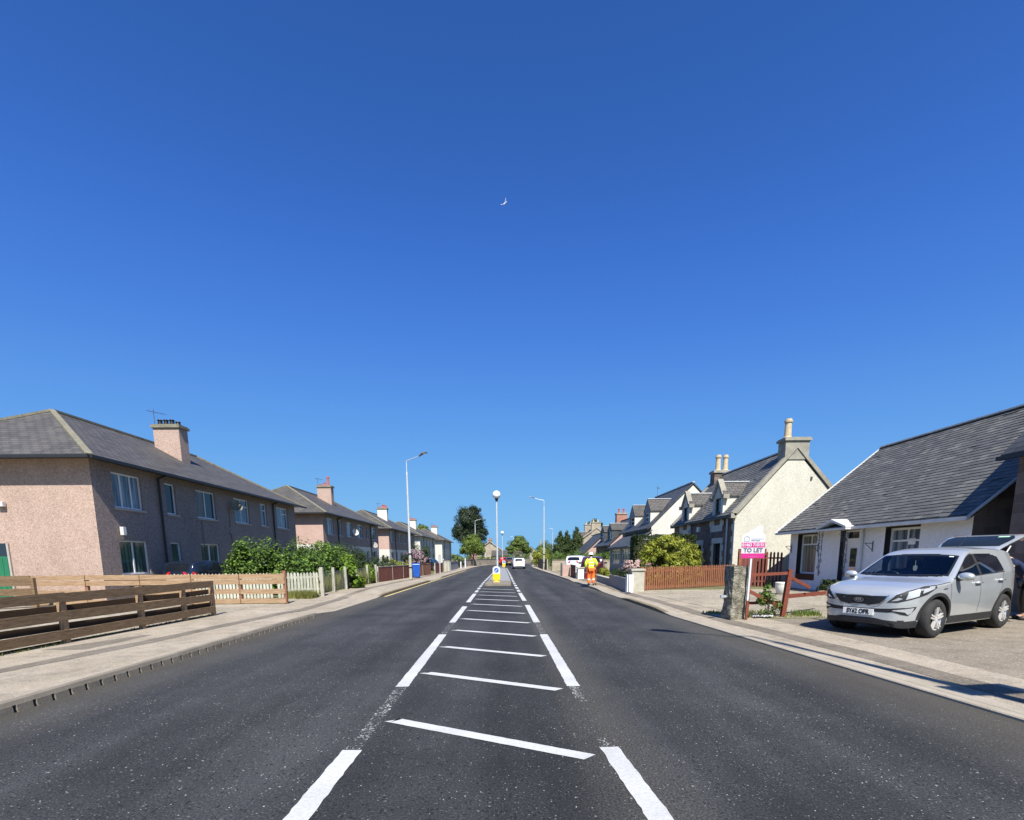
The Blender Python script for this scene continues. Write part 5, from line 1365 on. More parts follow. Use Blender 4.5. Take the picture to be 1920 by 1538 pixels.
mb = MB(); mb.hexa([(-.22, -.27, .06), (.22, -.27, .06), (.22, .24, .06), (-.22, .24, .06), (-.28, -.33, .95), (.28, -.33, .95), (.28, .3, .95), (-.28, .3, .95)]); lmb(mb, 'body', M['bluebin'], bn, bevel=.02)
mb = MB(); mb.hexa([(-.3, -.36, .955), (.3, -.36, .955), (.3, .36, .955), (-.3, .36, .955), (-.27, -.33, 1.03), (.27, -.33, 1.03), (.27, .3, 1.08), (-.27, .3, 1.08)]); lmb(mb, 'lid', M['bluebin'], bn, bevel=.02)
mb = MB(); mb.cyl((-.27, .27, .1), (-.22, .27, .1), .1, n=12); mb.cyl((.22, .27, .1), (.27, .27, .1), .1, n=12); lmb(mb, 'wheel', M['black'], bn)
gs = thing('signpost', 'grey-backed small sign on a post beside the brown board fences', 'sign', (-6.3, 45.5, .1))
mb = MB(); mb.cyl((0, 0, 0), (0, 0, 1.5), .04, n=8); lmb(mb, 'post', M['polegrey'], gs); mb = MB(); mb.box(-.12, .12, -.02, .0, .95, 1.75); lmb(mb, 'sign_back', M['galv'], gs, bevel=.02)
for (x, y, lab) in ((-6.5, 67.5, 'short white marker post by the left hedge'), (-6.2, 71.0, 'taller white marker post by the left hedge')):
    mb = MB(); mb.box(x-.08, x+.08, y-.05, y+.05, .05, 1.0 if 'short' in lab else 1.45); o_ = mb.build('marker_post', M['signwhite'], None); props(o_, lab, 'post', 'white marker posts by the left hedge')

# ------------------------------------------------------------ plants
bush('hedge', 'big leafy hedge in front of the nearest flats behind the white pickets', 'hedge',
     [(-11.0, 21.3, 1.15, 1.1, 1.3, 1.15), (-10.1, 22.6, 1.3, 1.2, 1.6, 1.2), (-9.5, 24.8, 1.2, 1.2, 1.6, 1.15), (-9.6, 21.2, .9, 1.1, 1.0, 1.0), (-9.0, 23.0, .9, .9, 1.4, .95), (-10.9, 20.6, .85, .9, .7, .85)],
     24000, .058, M['leafhedge'], 21, clump=.36, nclump=26, up=.6, aspect=.75)
bush('tall_shrub', 'loose tall shrub rising behind the leafy hedge', 'shrub', [(-9.6, 26.0, 1.8, .7, .7, .95), (-8.9, 25.0, 1.5, .6, .6, .75)], 2800, .07, M['leafhedge'], 22, clump=.25, nclump=22)
bush('green_bush', 'bright green bush between the hedge and the dark shrub', 'bush', [(-9.6, 27.6, 1.25, 1.1, 1.3, .95), (-9.1, 26.2, 1.1, .8, .9, .9)], 9000, .05, M['leafbright'], 23, nclump=24, up=.5)
bush('dark_shrub', 'rounded dark green shrub in front of the second flats', 'shrub', [(-10.2, 31.3, 1.35, 1.5, 1.5, 1.25), (-8.9, 31.8, .9, .9, 1.4, .85)], 13000, .045, M['leafdark'], 24, nclump=30, clump=.3)
bush('creeping_bush', 'big-leaved bush spilling through the concrete posts onto the pavement', 'bush', [(-7.9, 24.7, .95, .42, .6, .6), (-7.55, 25.0, .45, .35, .5, .38)], 2600, .075, M['leafbright'], 25, nclump=16, up=.6, aspect=.8)
bush('weedy_bush', 'small pale bush at the far end of the concrete posts', 'bush', [(-8.25, 29.3, .75, .35, .6, .5)], 1800, .055, M['leafbright'], 26)
bush('conical_shrub', 'small grey-green conical shrub behind the maroon fence', 'shrub', [(-9.4, 38, .9, .8, .8, .7), (-9.4, 38, 1.4, .3, .3, .5)], 3000, .045, M['leafdark'], 27)
bush('yellow_green_bush', 'yellow-green garden bush behind the maroon fence near the tall lamp', 'bush', [(-8.9, 39.5, 1.0, .7, .7, .5), (-8.1, 40, .95, .5, .5, .4)], 3200, .05, M['leafyellow'], 28)
bush('rhododendron', 'pink flowering shrub behind the blue bin', 'shrub', [(-8.4, 44.5, 1.25, 1.2, 1.2, .9), (-7.9, 43, 1.1, .7, .8, .65)], 6000, .055, M['leafdark'], 29,
     flowers=(M['flowerpink'], 1900, .045, [(-8.4, 44.4, 1.35, 1.25, 1.25, .95), (-7.9, 42.9, 1.2, .75, .85, .7)]))
bush('round_bush', 'rounded deep green bush behind the pink flowering shrub', 'bush', [(-8.6, 47.5, 1.8, 1.3, 1.3, 1.3)], 7000, .06, M['leafdark'], 30, nclump=26)
bush('privet_hedge', 'low dark hedge at the far left beyond the grey wall', 'hedge', [(-7.2, 70, .8, .6, 2.2, .7), (-7.3, 75, .8, .6, 2.5, .7)], 5000, .06, M['leafdark'], 31)
bush('golden_bush', 'large golden-green rounded bush behind the red-brown picket fence', 'bush',
     [(8.3, 25.7, 1.15, 1.6, 1.3, 1.5), (8.3, 25.7, .8, 1.85, 1.3, 1.0)], 34000, .07, M['leafyellow'], 32, clump=.12, nclump=240, up=.3, aspect=.36, shell=.85)
hedge_box('yew_hedge', 'tall dark clipped hedge behind the golden bush', 7.35, 10.9, 29.0, 30.2, 2.75, 22000, .045, M['leafdark'], 33)
bush('hydrangea', 'peach and pink flowering shrub above the grey garden wall', 'shrub', [(5.85, 22.4, .95, .55, .6, .42)], 1800, .045, M['leafdark'], 34,
     flowers=(M['flowerpeach'], 1900, .05, [(5.8, 22.3, 1.12, .6, .6, .35)]))
bush('garden_shrub', 'small yellow-green shrub behind the worker', 'shrub', [(5.9, 30.2, .6, .4, .5, .35)], 1200, .05, M['leafyellow'], 35)
bush('clipped_hedge', 'long clipped green hedge above the pale stone wall on the right', 'hedge', [(5.6, 58, 1.2, 1.1, 3, 1.0), (7.6, 57.5, 1.25, 1.4, 2.6, 1.0), (9.6, 57.5, 1.3, 1.4, 2.6, 1.0), (11.2, 58, 1.3, 1, 2.5, 1.0)], 12000, .06, M['leafhedge'], 36, nclump=40, clump=.28)
bush('weed', 'leafy weed growing at the foot of the red rail fence', 'weed', [(6.3, 11.95, .4, .32, .2, .32), (6.28, 11.95, .75, .12, .12, .2)], 750, .045, M['leafhedge'], 37, aspect=.4, nclump=10)
bush('weed', 'low dark weeds below the cottage window behind the bricks', 'weed', [(12.2, 18.6, .35, .35, .9, .35)], 1500, .045, M['leafdark'], 38)
bush('acid_green_bush', 'acid-green bush right behind the farther street lamp', 'bush', [(5.0, 76, 1.6, 1.6, 1.5, 1.3), (4.4, 74, 1.2, 1.0, 1.5, 1.0)], 6000, .08, M['leafyellow'], 39)
bush('mixed_shrubs', 'dark shrubs beside the far end of the right pavement', 'bush', [(6.2, 95, 2.0, 2.0, 2, 1.9), (7.4, 98, 2.6, 1.6, 2, 2.0)], 6000, .11, M['leafmid'], 40)
bush('far_shrubs', 'green shrubs at the outside of the road bend below the centre tree', 'bush', [(-1.5, 108, 1.2, 2.2, 1.6, 1.2), (3, 124, 1.4, 2.6, 2, 1.3), (-5.5, 101, 1.2, 1.8, 1.5, 1.1)], 6000, .1, M['leafmid'], 41)
bush('blossom_bush', 'pink blossom bush beside the red car beyond the bend', 'bush', [(2.2, 118, 1.8, 1.6, 1.3, 1.3)], 1500, .09, M['leafmid'], 42, flowers=(M['flowerpink'], 900, .08, [(2.2, 117.8, 1.7, 1.3, 1.2, 1.2)]))
tree('dark_pine', 'tall dark pine rising behind the pale green tree', 'tree', (-10.6, 140, 0), 7, .45,
     [(-10.6, 140, 12.3, 4.2, 4, 3.4), (-13.2, 139, 8.6, 2.8, 3, 2.8), (-8.2, 141, 8.8, 3.0, 3, 3.0), (-10.5, 140, 6.6, 4.6, 4, 2.4), (-10.5, 140, 10, 3.6, 3, 4.5), (-9.5, 140, 14.3, 2.2, 2.2, 1.6), (-12.2, 140, 13.4, 1.9, 2, 1.6)],
     42000, .17, M['leafpine'], 51, clump=.34, nclump=44, up=.2, shell=.35)
tree('pale_green_tree', 'rounded pale green street tree in front of the dark pine', 'tree', (-6.1, 85, 0), 2.0, .16,
     [(-6.1, 85, 3.6, 2.0, 2.0, 1.7), (-7.2, 84.6, 3.0, 1.3, 1.4, 1.2), (-5.0, 85, 3.0, 1.3, 1.4, 1.2), (-6.2, 85, 4.7, 1.1, 1.1, .9)], 18000, .10, M['leafmaple'], 52, clump=.3, nclump=34, shell=.45)
tree('sycamore', 'broad light and dark green tree in the centre beyond the road bend', 'tree', (3.2, 150, 0), 2.5, .4,
     [(2.9, 150, 5.2, 3.4, 3.2, 2.2), (.8, 149.5, 3.6, 2.0, 2.4, 1.6), (5.2, 150.5, 3.6, 2.1, 2.4, 1.6), (3.0, 150, 6.7, 2.3, 2.3, 1.3)], 22000, .16, M['leafmid'], 53, clump=.3, nclump=36, shell=.45)
for i, (x, y, h, r, lab) in enumerate([(8.9, 86, 5.9, 1.2, 'leftmost dark cypress of the three on the right'), (10.1, 87, 6.0, 1.25, 'middle dark cypress of the three on the right'), (11.7, 86, 6.6, 1.25, 'tallest and rightmost dark cypress beside the stone house')]):
    bl = [(x, y, h*.25, r*1.5, r*1.4, h*.25), (x, y, h*.48, r*1.35, r*1.3, h*.24), (x, y, h*.66, r*.95, r*.9, h*.19), (x, y, h*.80, r*.6, r*.55, h*.13), (x, y, h*.92, r*.28, r*.28, h*.11)]
    tree('cypress', lab, 'tree', (x, y, 0), 1.2, .2, bl, 15000, .10, M['leafconif'], 55+i, group='dark cypresses on the right', clump=.42, nclump=30, up=.6, shell=.3)
tree('garden_tree', 'green tree top showing over the roof of the second flats', 'tree', (-25.5, 66, 0), 5, .3, [(-24.6, 66, 8.2, 2.2, 2, 1.6), (-22.5, 67, 6.8, 2, 2, 1.4)], 5000, .13, M['leafmid'], 60)
tree('garden_tree', 'small round tree between the white chimneys of the far flats', 'tree', (-19.6, 112, 0), 5, .3, [(-19.6, 112, 7.4, 1.7, 1.7, 1.6)], 3500, .13, M['leafmaple'], 62)
tree('garden_tree', 'dark tree top behind the chimneys of the tall stone house', 'tree', (22, 125, 0), 5, .3, [(21.5, 125, 9.4, 1.6, 1.6, 1.8)], 3000, .13, M['leafconif'], 63)
tree('garden_tree', 'distant dark tree beside the church spire', 'tree', (17, 190, 0), 3, .3, [(16, 190, 4, 4, 3, 2.4), (20, 185, 3.6, 4, 3, 2.2)], 5000, .2, M['leafdark'], 64)

# gull
gl = thing('gull', 'white gull gliding high in the blue sky', 'bird', (-.15, 60, 39.6))
gl.rotation_euler = (R(25), R(-38), 0); gl.scale = (.95, .85, .95)
mb = MB()
rows = [(-.42, .0, .16, .05), (-.25, .0, .08, .09), (-.06, 0, .0, .13), (.06, 0, .0, .13), (.25, .0, .14, .10), (.46, .0, .30, .05)]
pts = []
for x, y, z, c in rows: pts += [(x, -c, z), (x, c, z+.01), (x, 0, z+.03)]
mb.add(pts, [f for i in range(5) for f in ((3*i, 3*i+3, 3*i+5, 3*i+2), (3*i+2, 3*i+5, 3*i+4, 3*i+1), (3*i+1, 3*i+4, 3*i+3, 3*i))])
mb.lathe((0, 0, -.0), [(0, -.25), (.045, -.15), (.065, 0), (.05, .15), (.02, .3), (.06, .38), (0, .38)], 8, axis='x')
lmb(mb, 'gull_body', M['gullwhite'], gl)
# ------------------------------------------------------------ cars
def paint_mat(name, c, metal=.5, rough=.32, coat=1.0):
    m, n, l, bs = new_mat(name)
    tc = n.new('ShaderNodeTexCoord'); f = node(n, 'ShaderNodeTexNoise', Scale=2.0, Detail=3); l.new(tc.outputs['Object'], f.inputs['Vector'])
    r = ramp(n, l, f.outputs[0], [(.3, tuple(x*.95 for x in c)), (.7, tuple(min(1, x*1.04) for x in c))]); l.new(r.outputs[0], bs.inputs['Base Color'])
    bs.inputs['Metallic'].default_value = metal; bs.inputs['Roughness'].default_value = rough
    bs.inputs['Coat Weight'].default_value = coat; bs.inputs['Coat Roughness'].default_value = .05
    return m
def smooth_itp(tab, k=.05):
    xs = np.array([a for a, b in tab]); vs = np.array([b for a, b in tab]); g = np.arange(xs[0]-.3, xs[-1]+.3, .01)
    v = np.interp(g, xs, vs); w_ = np.exp(-np.linspace(-2.5, 2.5, int(5*k/.01)|1)**2/2); w_ /= w_.sum()
    vv = np.convolve(np.pad(v, len(w_)//2, mode='edge'), w_, 'valid')
    return lambda x: float(np.interp(x, g, vv))
SUV = dict(L0=-2.06, L1=2.20, axf=1.36, axr=-1.28, wr=.345, arch=.405, track=.80,
    zt=[(-2.06, .96), (-2.03, 1.08), (-1.96, 1.28), (-1.87, 1.47), (-1.78, 1.55), (-1.5, 1.59), (-.8, 1.62), (-.3, 1.61), (.0, 1.565), (.17, 1.50), (.90, 1.085), (1.05, 1.045), (1.6, .985), (1.95, .92), (2.12, .85), (2.18, .80), (2.20, .74)],
    W=[(-2.06, .25), (-2.04, .50), (-2.0, .66), (-1.91, .78), (-1.76, .855), (-1.5, .90), (-1.1, .915), (0, .92), (1.2, .915), (1.6, .88), (1.85, .82), (2.0, .745), (2.10, .65), (2.155, .55), (2.185, .42), (2.20, .22)],
    zb=[(-2.06, .45), (-1.95, .34), (-1.8, .30), (-1.2, .24), (1.2, .24), (1.7, .24), (2.0, .21), (2.14, .22), (2.2, .30)],
    belt=[(-2.2, 1.22), (-1.2, 1.12), (.6, 1.02), (1.0, 1.0), (2.2, .95)], tumble=.38)
SIDE_F = [(.80, 1.06), (.36, 1.31), (.14, 1.42), (.02, 1.455), (-.10, 1.475), (-.12, 1.095)]
SIDE_R = [(-.20, 1.10), (-.185, 1.485), (-.6, 1.485), (-.90, 1.46), (-1.06, 1.42), (-1.14, 1.17), (-1.1, 1.15)]
WSCR = [(-.79, 1.085), (-.4, 1.065), (.4, 1.065), (.79, 1.085), (.735, 1.25), (.645, 1.455), (.3, 1.485), (-.3, 1.485), (-.645, 1.455), (-.735, 1.25)]
def scaled(sp, sx, sz, sw):
    q = dict(sp); q['L0'] *= sx; q['L1'] *= sx; q['axf'] *= sx; q['axr'] *= sx; q['track'] *= sw
    q['zt'] = [(a*sx, b*sz) for a, b in sp['zt']]; q['W'] = [(a*sx, b*sw) for a, b in sp['W']]; q['zb'] = [(a*sx, b*.9) for a, b in sp['zb']]; q['belt'] = [(a*sx, b*sz) for a, b in sp['belt']]
    return q
def car(label, sp, loc, rz, paint, step=.025, detail=1, plate_text=None, gate=False, sx=1, sz=1, sw=1, rear=True, group=None, pname='parked_car', cabin=False):
    sp = scaled(sp, sx, sz, sw)
    t = thing(pname, label, 'car', loc, rz, group)
    zt = smooth_itp(sp['zt'], .035); Wf = smooth_itp(sp['W'], .018); zbf = smooth_itp(sp['zb'], .06); bf_ = smooth_itp(sp['belt'], .1)
    L0, L1 = sp['L0'], sp['L1']; ns = int((L1-L0)/step); wr, ar = sp['wr'], sp['arch']
    X = [L0+(L1-L0)*i/ns for i in range(ns+1)]
    for ax in (sp['axf'], sp['axr']): X += [ax-ar+1e-3, ax+ar-1e-3, ax-ar-1e-3, ax+ar+1e-3]
    X += [L1-.002, L1-.006, L1-.01, L1-.015, L1-.02, L1-.035, L0+.002, L0+.005, L0+.01, L0+.02, L0+.035]
    X = sorted(X)
    nz = 30 if detail else 14; nc = 14 if detail else 8
    def yside(x, z):
        W_ = Wf(x); bl = bf_(x)
        if z < bl: return W_*float(np.interp(z, [.2, .38, .62, .8*sz, bl], [.93, .968, 1.0, 1.0, .975]))
        return W_*.975-(z-bl)*sp['tumble']-max(0, z-bl)**2*.12
    def bottom(x):
        z = zbf(x)
        for ax in (sp['axf'], sp['axr']):
            if abs(x-ax) < ar: z = max(z, wr+math.sqrt(ar*ar-(x-ax)**2))
        return z
    V = []; rows = 0
    for x in X:
        zb_ = bottom(x); top = zt(x); zs = max(zb_+.03, top-(.085 if top > bf_(x)+.1 else .11)); half = []
        for k in range(nz):
            z = zb_+(zs-zb_)*k/(nz-1); half.append((yside(x, z), z))
        ys_, = (half[-1][0],)
        for k in range(1, nc+1):
            a = math.pi/2*k/nc; e = 2/2.9
            half.append((ys_*max(0, math.cos(a))**e if k < nc else 0, zs+(top-zs)*math.sin(a)**e))
        full = half+[(-y, z) for y, z in half[-2::-1]]
        rows = len(full); V += [(x, y, z) for y, z in full]
    F = [(i*rows+k, i*rows+k+1, (i+1)*rows+k+1, (i+1)*rows+k) for i in range(len(X)-1) for k in range(rows-1)]
    F.append(tuple(range(rows))); F.append(tuple((len(X)-1)*rows+k for k in range(rows))[::-1])
    mb = MB(); mb.v = V; mb.f = F; mb.m = [0]*len(F)
    if detail:
        for i_, f_ in enumerate(F):
            cz_ = sum(V[k][2] for k in f_)/len(f_); cx_ = sum(V[k][0] for k in f_)/len(f_)
            if len(f_) == 4 and cz_ < .325 and (cx_ > sp['axf']+ar or cx_ < sp['axr']-ar): mb.m[i_] = 1
    if cabin:
        def inside(px, pz, poly):
            r_ = False; j = len(poly)-1
            for i in range(len(poly)):
                (xa, za), (xb_, zb2) = poly[i], poly[j]
                if (za > pz) != (zb2 > pz) and px < (xb_-xa)*(pz-za)/(zb2-za)+xa: r_ = not r_
                j = i
            return r_
        def deep(px, pz, poly, m_=.035): return all(inside(px+a_, pz+b_, poly) for a_, b_ in ((m_, 0), (-m_, 0), (0, m_), (0, -m_), (m_*.7, m_*.7), (-m_*.7, m_*.7), (m_*.7, -m_*.7), (-m_*.7, -m_*.7)))
        SW = [[(x_*sx, z_*sz) for x_, z_ in p_] for p_ in (SIDE_F, SIDE_R)]; WSP = [(y_*sw, z_*sz) for y_, z_ in WSCR]
        keep_f, keep_m = [], []
        for f_, m_ in zip(F, mb.m):
            if len(f_) == 4:
                c_ = [sum(V[k][q] for k in f_)/4 for q in range(3)]
                hit_ = None
                if c_[0] > .1 and c_[2] > 1.0 and inside(c_[1], c_[2], WSP) and abs(c_[1]) < yside(c_[0], c_[2])-.0 and c_[0] < 1.05*sx and zt(c_[0])-c_[2] < .14: hit_ = deep(c_[1], c_[2], WSP)
                elif c_[2] > 1.0:
                    for p_ in SW:
                        if inside(c_[0], c_[2], p_): hit_ = deep(c_[0], c_[2], p_, .028)
                if hit_: continue
                if hit_ is False: m_ = 1
            keep_f.append(f_); keep_m.append(m_)
        mb.f, mb.m = keep_f, keep_m
    body = mb.build('body', [paint, M['trim']], t, smooth=False, world=False)
    me = body.data
    me.polygons.foreach_set('use_smooth', [len(p.vertices) == 4 for p in me.polygons])
    bvh = BVHTree.FromPolygons(V, F)
    ub = MB()
    for i in range(len(X)-1):
        a = [V[i*rows], V[(i+1)*rows], V[(i+1)*rows+rows-1], V[i*rows+rows-1]]
        ub.add([(p[0], p[1]*.985, p[2]+.012) for p in a], [(0, 1, 2, 3)])
    lmb(ub, 'underbody', M['black'], t)
    def patch(name, poly, ang, mat, parent=body, off=.004, st=.05, smooth=True, mirror=False):
        """poly in (horizontal, z) seen from outward direction ang; projected on the body"""
        out = Vector((math.cos(ang), math.sin(ang), 0)); e1 = Vector((-math.sin(ang), math.cos(ang), 0))
        bm = bmesh.new(); vs = [bm.verts.new((a, b, 0)) for a, b in poly]; bm.faces.new(vs)
        xs_ = [a for a, b in poly]; zs_ = [b for a, b in poly]
        for k in range(int((max(xs_)-min(xs_))/st)):
            c = min(xs_)+st*(k+1); bmesh.ops.bisect_plane(bm, geom=bm.verts[:]+bm.edges[:]+bm.faces[:], plane_co=(c, 0, 0), plane_no=(1, 0, 0))
        for k in range(int((max(zs_)-min(zs_))/st)):
            c = min(zs_)+st*(k+1); bmesh.ops.bisect_plane(bm, geom=bm.verts[:]+bm.edges[:]+bm.faces[:], plane_co=(0, c, 0), plane_no=(0, 1, 0))
        cx = sum(xs_)/len(xs_); cz = sum(zs_)/len(zs_); last = None
        for v in bm.verts:
            a, z = v.co.x, v.co.y; hit = None
            for f in (0, .02, .05, .1, .18, .3):
                aa = a+(cx-a)*f; zz = z+(cz-z)*f
                h = bvh.ray_cast(e1*aa+out*6+Vector((0, 0, zz)), -out)
                if h[0] is not None: hit = (h[0], h[1]); break
            if hit is None: v.co = e1*a+out*.5+Vector((0, 0, z)); continue
            p = hit[0]; d = out.dot(p); nn = hit[1] if hit[1].dot(out) > 0 else -hit[1]
            v.co = e1*a+out*d+Vector((0, 0, z))+nn*off
        m_ = bpy.data.meshes.new(name); bm.to_mesh(m_); bm.free(); m_.materials.append(mat)
        if smooth: m_.polygons.foreach_set('use_smooth', [True]*len(m_.polygons))
        o_ = bpy.data.objects.new(name, m_); col.objects.link(o_); o_.parent = parent; FR[o_.name] = FR[t.name]
        if mirror: patch(name, [(-a, b) for a, b in poly][::-1], -ang, mat, parent, off, st, smooth)
        return o_
    S = lambda pts: [(a*sx, b*sz) for a, b in pts]
    LEFT = math.pi/2            # seen from +y: e1 = -x
    def side(name, pts, mat, **k): return patch(name, [(-a*sx, b*sz) for a, b in pts], LEFT, mat, mirror=True, **k)
    gl_ = M['clearglass'] if cabin else M['carglass']
    side('side_window', [(.80, 1.06), (.36, 1.31), (.14, 1.42), (.02, 1.455), (-.10, 1.475), (-.12, 1.095)], gl_)
    side('side_window', [(-.20, 1.10), (-.185, 1.485), (-.6, 1.485), (-.90, 1.46), (-1.06, 1.42), (-1.14, 1.17), (-1.1, 1.15)], gl_)
    side('pillar_trim', [(-.123, 1.095), (-.103, 1.477), (-.18, 1.484), (-.197, 1.10)], M['trim'])
    if detail: side('belt_strip', [(.86, 1.035), (.86, 1.052), (-1.15, 1.147), (-1.15, 1.13)], M['trim'])
    patch('windscreen', [(-.79*sw, 1.085*sz), (-.4*sw, 1.065*sz), (.4*sw, 1.065*sz), (.79*sw, 1.085*sz), (.735*sw, 1.25*sz), (.645*sw, 1.455*sz), (.3*sw, 1.485*sz), (-.3*sw, 1.485*sz), (-.645*sw, 1.455*sz), (-.735*sw, 1.25*sz)], 0, gl_, st=.08)
    if rear: patch('rear_window', [(-.60*sw, 1.16*sz), (.60*sw, 1.16*sz), (.50*sw, 1.47*sz), (-.50*sw, 1.47*sz)], math.pi, gl_, st=.08)
    # arches and sills
    for ax in (sp['axf'], sp['axr']):
        A = [math.pi*k/20 for k in range(21)]
        out_ = [(-(ax+(ar+.055)*math.cos(a)), wr+(ar+.055)*math.sin(a)) for a in A]; in_ = [(-(ax+(ar+.004)*math.cos(a)), wr+(ar+.004)*math.sin(a)) for a in A[::-1]]
        for k in range(20):
            pass
        for sg in (1, -1):
            mbA = MB()
            for k in range(20):
                q = []
                for (a, r_) in ((A[k], ar+.001), (A[k+1], ar+.001), (A[k+1], ar+.06), (A[k], ar+.06)):
                    x, z = ax+r_*math.cos(a), wr+r_*math.sin(a); q.append((x, sg*(yside(min(max(x, L0), L1), z)+.012), z))
                q2 = [(p[0], p[1]-sg*.05, p[2]) for p in q]
                mbA.add(q+q2, [(0, 1, 2, 3), (0, 1, 5, 4), (2, 3, 7, 6)])
            lmb(mbA, 'arch_trim', M['trim'], body)
    if detail:
        x0_, x1_ = sp['axr']+ar+.03, sp['axf']-ar-.03
        for sg in (1, -1):
            mbS = MB()
            for k in range(10):
                xa, xb_ = x0_+(x1_-x0_)*k/10, x0_+(x1_-x0_)*(k+1)/10
                mbS.hexa([(xa, sg*(yside(xa, .25)-.05), .22), (xb_, sg*(yside(xb_, .25)-.05), .22), (xb_, sg*(yside(xb_, .25)+.012), .235), (xa, sg*(yside(xa, .25)+.012), .235),
                          (xa, sg*(yside(xa, .37)-.03), .38), (xb_, sg*(yside(xb_, .37)-.03), .38), (xb_, sg*(yside(xb_, .37)+.01), .37), (xa, sg*(yside(xa, .37)+.01), .37)])
            lmb(mbS, 'sill_trim', M['trim'], body)
        for x in (.96, -.15, -1.08):
            top_ = {.96: 1.0, -.15: 1.09, -1.08: 1.14}[x]; bot = .40
            if x == -1.08: side('door_seam', [(x+.004, top_), (x-.006, top_), (x-.0, .85), (x+.12, .70), (x+.13, .70), (x+.01, .85)], M['slot'], off=.002)
            else: side('door_seam', [(x+.005, bot), (x+.005, top_), (x-.005, top_), (x-.005, bot)], M['slot'], off=.002)
        side('bonnet_seam', [(.98, .99), (1.45, .94), (1.45, .932), (.98, .982)], M['slot'], off=.002)
        for x in (-.02, -.94):
            hmn = MB()
            for sg in (1, -1):
                y_ = yside(x, .94); hmn.cyl((x-.1, sg*(y_+.03), .955+.03*(x < -.5)), (x+.1, sg*(y_+.03), .95+.03*(x < -.5)), .019, n=8)
                hmn.cyl((x-.085, sg*(y_-.01), .955+.03*(x < -.5)), (x-.085, sg*(y_+.03), .955+.03*(x < -.5)), .016, n=6); hmn.cyl((x+.085, sg*(y_-.01), .95+.03*(x < -.5)), (x+.085, sg*(y_+.03), .95+.03*(x < -.5)), .016, n=6)
            lmb(hmn, 'door_handle', paint, body, smooth=True)
    for sg in (1, -1):
        mm = MB(); c = Vector((.74*sx, sg*(Wf(.74*sx)+.10), 1.08*sz)); P_ = []
        for i in range(9):
            u = math.pi*i/8
            for j in range(14):
                v = 2*math.pi*j/14; f = 1 if math.cos(v) > 0 else .55
                P_.append(c+Vector((.09*math.sin(u)*math.cos(v)*f, sg*.125*math.cos(u), .078*math.sin(u)*math.sin(v)+.0)))
        mm.add(P_, [(i*14+j, i*14+(j+1) % 14, (i+1)*14+(j+1) % 14, (i+1)*14+j) for i in range(8) for j in range(14)])
        mi_ = lmb(mm, 'door_mirror', paint, body, smooth=True)
        am = MB(); am.bar(c+Vector((0, -sg*.05, -.05)), c+Vector((.03, -sg*.16, -.075)), .07, .04); am.bar(c+Vector((-.052, -sg*.1, 0)), c+Vector((-.052, sg*.09, 0)), .004, .11); lmb(am, 'mirror_arm', M['trim'], mi_)
    # front
    F_ = lambda pts: [(a*sw, b*sz) for a, b in pts]
    if detail:
        Fg = lambda pts: [(a*sw, b*sz*.958) for a, b in pts]
        side('side_lamp', [(-1.80, 1.02), (-1.955, .97), (-1.955, 1.10), (-1.90, 1.125)], M['tailred'], off=.008)
        patch('grille', Fg([(-.44, .735), (-.36, .645), (-.17, .605), (-.12, .622), (.12, .622), (.17, .605), (.36, .645), (.44, .735), (.47, .79), (.2, .782), (-.2, .782), (-.47, .79)]), 0, M['black'], off=.003)
        ring = [(-.46, .735), (-.37, .632), (-.18, .588), (-.11, .606), (.11, .606), (.18, .588), (.37, .632), (.46, .735), (.495, .805), (.47, .80), (.44, .735), (.355, .648), (.17, .606), (.12, .622), (-.12, .622), (-.17, .606), (-.355, .648), (-.44, .735), (-.47, .80), (-.495, .805)]
        patch('grille_surround', Fg(ring), 0, M['chrome'], off=.016, st=.1)
        for k in range(4): patch('grille_bar', Fg([(-.43+.02*(3-k), .645+.038*k), (.43-.02*(3-k), .645+.038*k), (.43-.02*(3-k), .653+.038*k), (-.43+.02*(3-k), .653+.038*k)]), 0, M['trim'], off=.008, st=.1)
        patch('badge', [(.085*math.cos(2*math.pi*k/22), .668+.042*math.sin(2*math.pi*k/22)) for k in range(22)], 0, M['chrome'], off=.018, st=.2)
        patch('badge_field', [(.075*math.cos(2*math.pi*k/22), .668+.033*math.sin(2*math.pi*k/22)) for k in range(22)], 0, M['trim'], off=.021, st=.2)
        text_mesh('badge_lettering', 'KIA', .058, M['chrome'], body, (L1+.026, 0, .668), (math.pi/2, 0, math.pi/2), sx=1.1, bold=.002)
        patch('intake', F_([(-.66, .49), (-.5, .465), (.5, .465), (.66, .49), (.70, .56), (.5, .535), (.3, .525), (-.3, .525), (-.5, .535), (-.70, .56)]), 0, M['black'], off=.004)
        patch('lower_intake', F_([(-.60, .245), (.60, .245), (.5, .315), (.3, .355), (-.3, .355), (-.5, .315)]), 0, M['black'], off=.004)
        patch('lower_lip', F_([(-.72, .225), (.72, .225), (.76, .28), (-.76, .28)]), 0, M['trim'], off=.006)
        for sg in (1, -1):
            a = sg*R(48)
            fog = [(-1.24, .50), (-1.22, .53), (-.84, .58), (-.86, .53), (-.96, .42), (-1.08, .44)]
            patch('fog_recess', [(sg*p, q) for p, q in fog], a, M['black'], off=.008)
            patch('fog_lamp', [(sg*p, q) for p, q in [(-1.2, .50), (-1.18, .515), (-.88, .56), (-.92, .47), (-.97, .435), (-1.02, .48)]], a, M['lampglass'], off=.013)
            hl = [(-1.27, .645), (-1.14, .645), (-.95, .70), (-.66, .79), (-.46, .90), (-.48, .945), (-.70, .925), (-1.0, .85), (-1.16, .78)]
            patch('headlight', [(sg*p, q) for p, q in hl], a, M['trim'], off=.006)
            patch('headlight_lens', [(sg*p, q) for p, q in [(-1.22, .668), (-1.14, .68), (-1.07, .715), (-1.13, .735)]], a, M['lampglass'], off=.012)
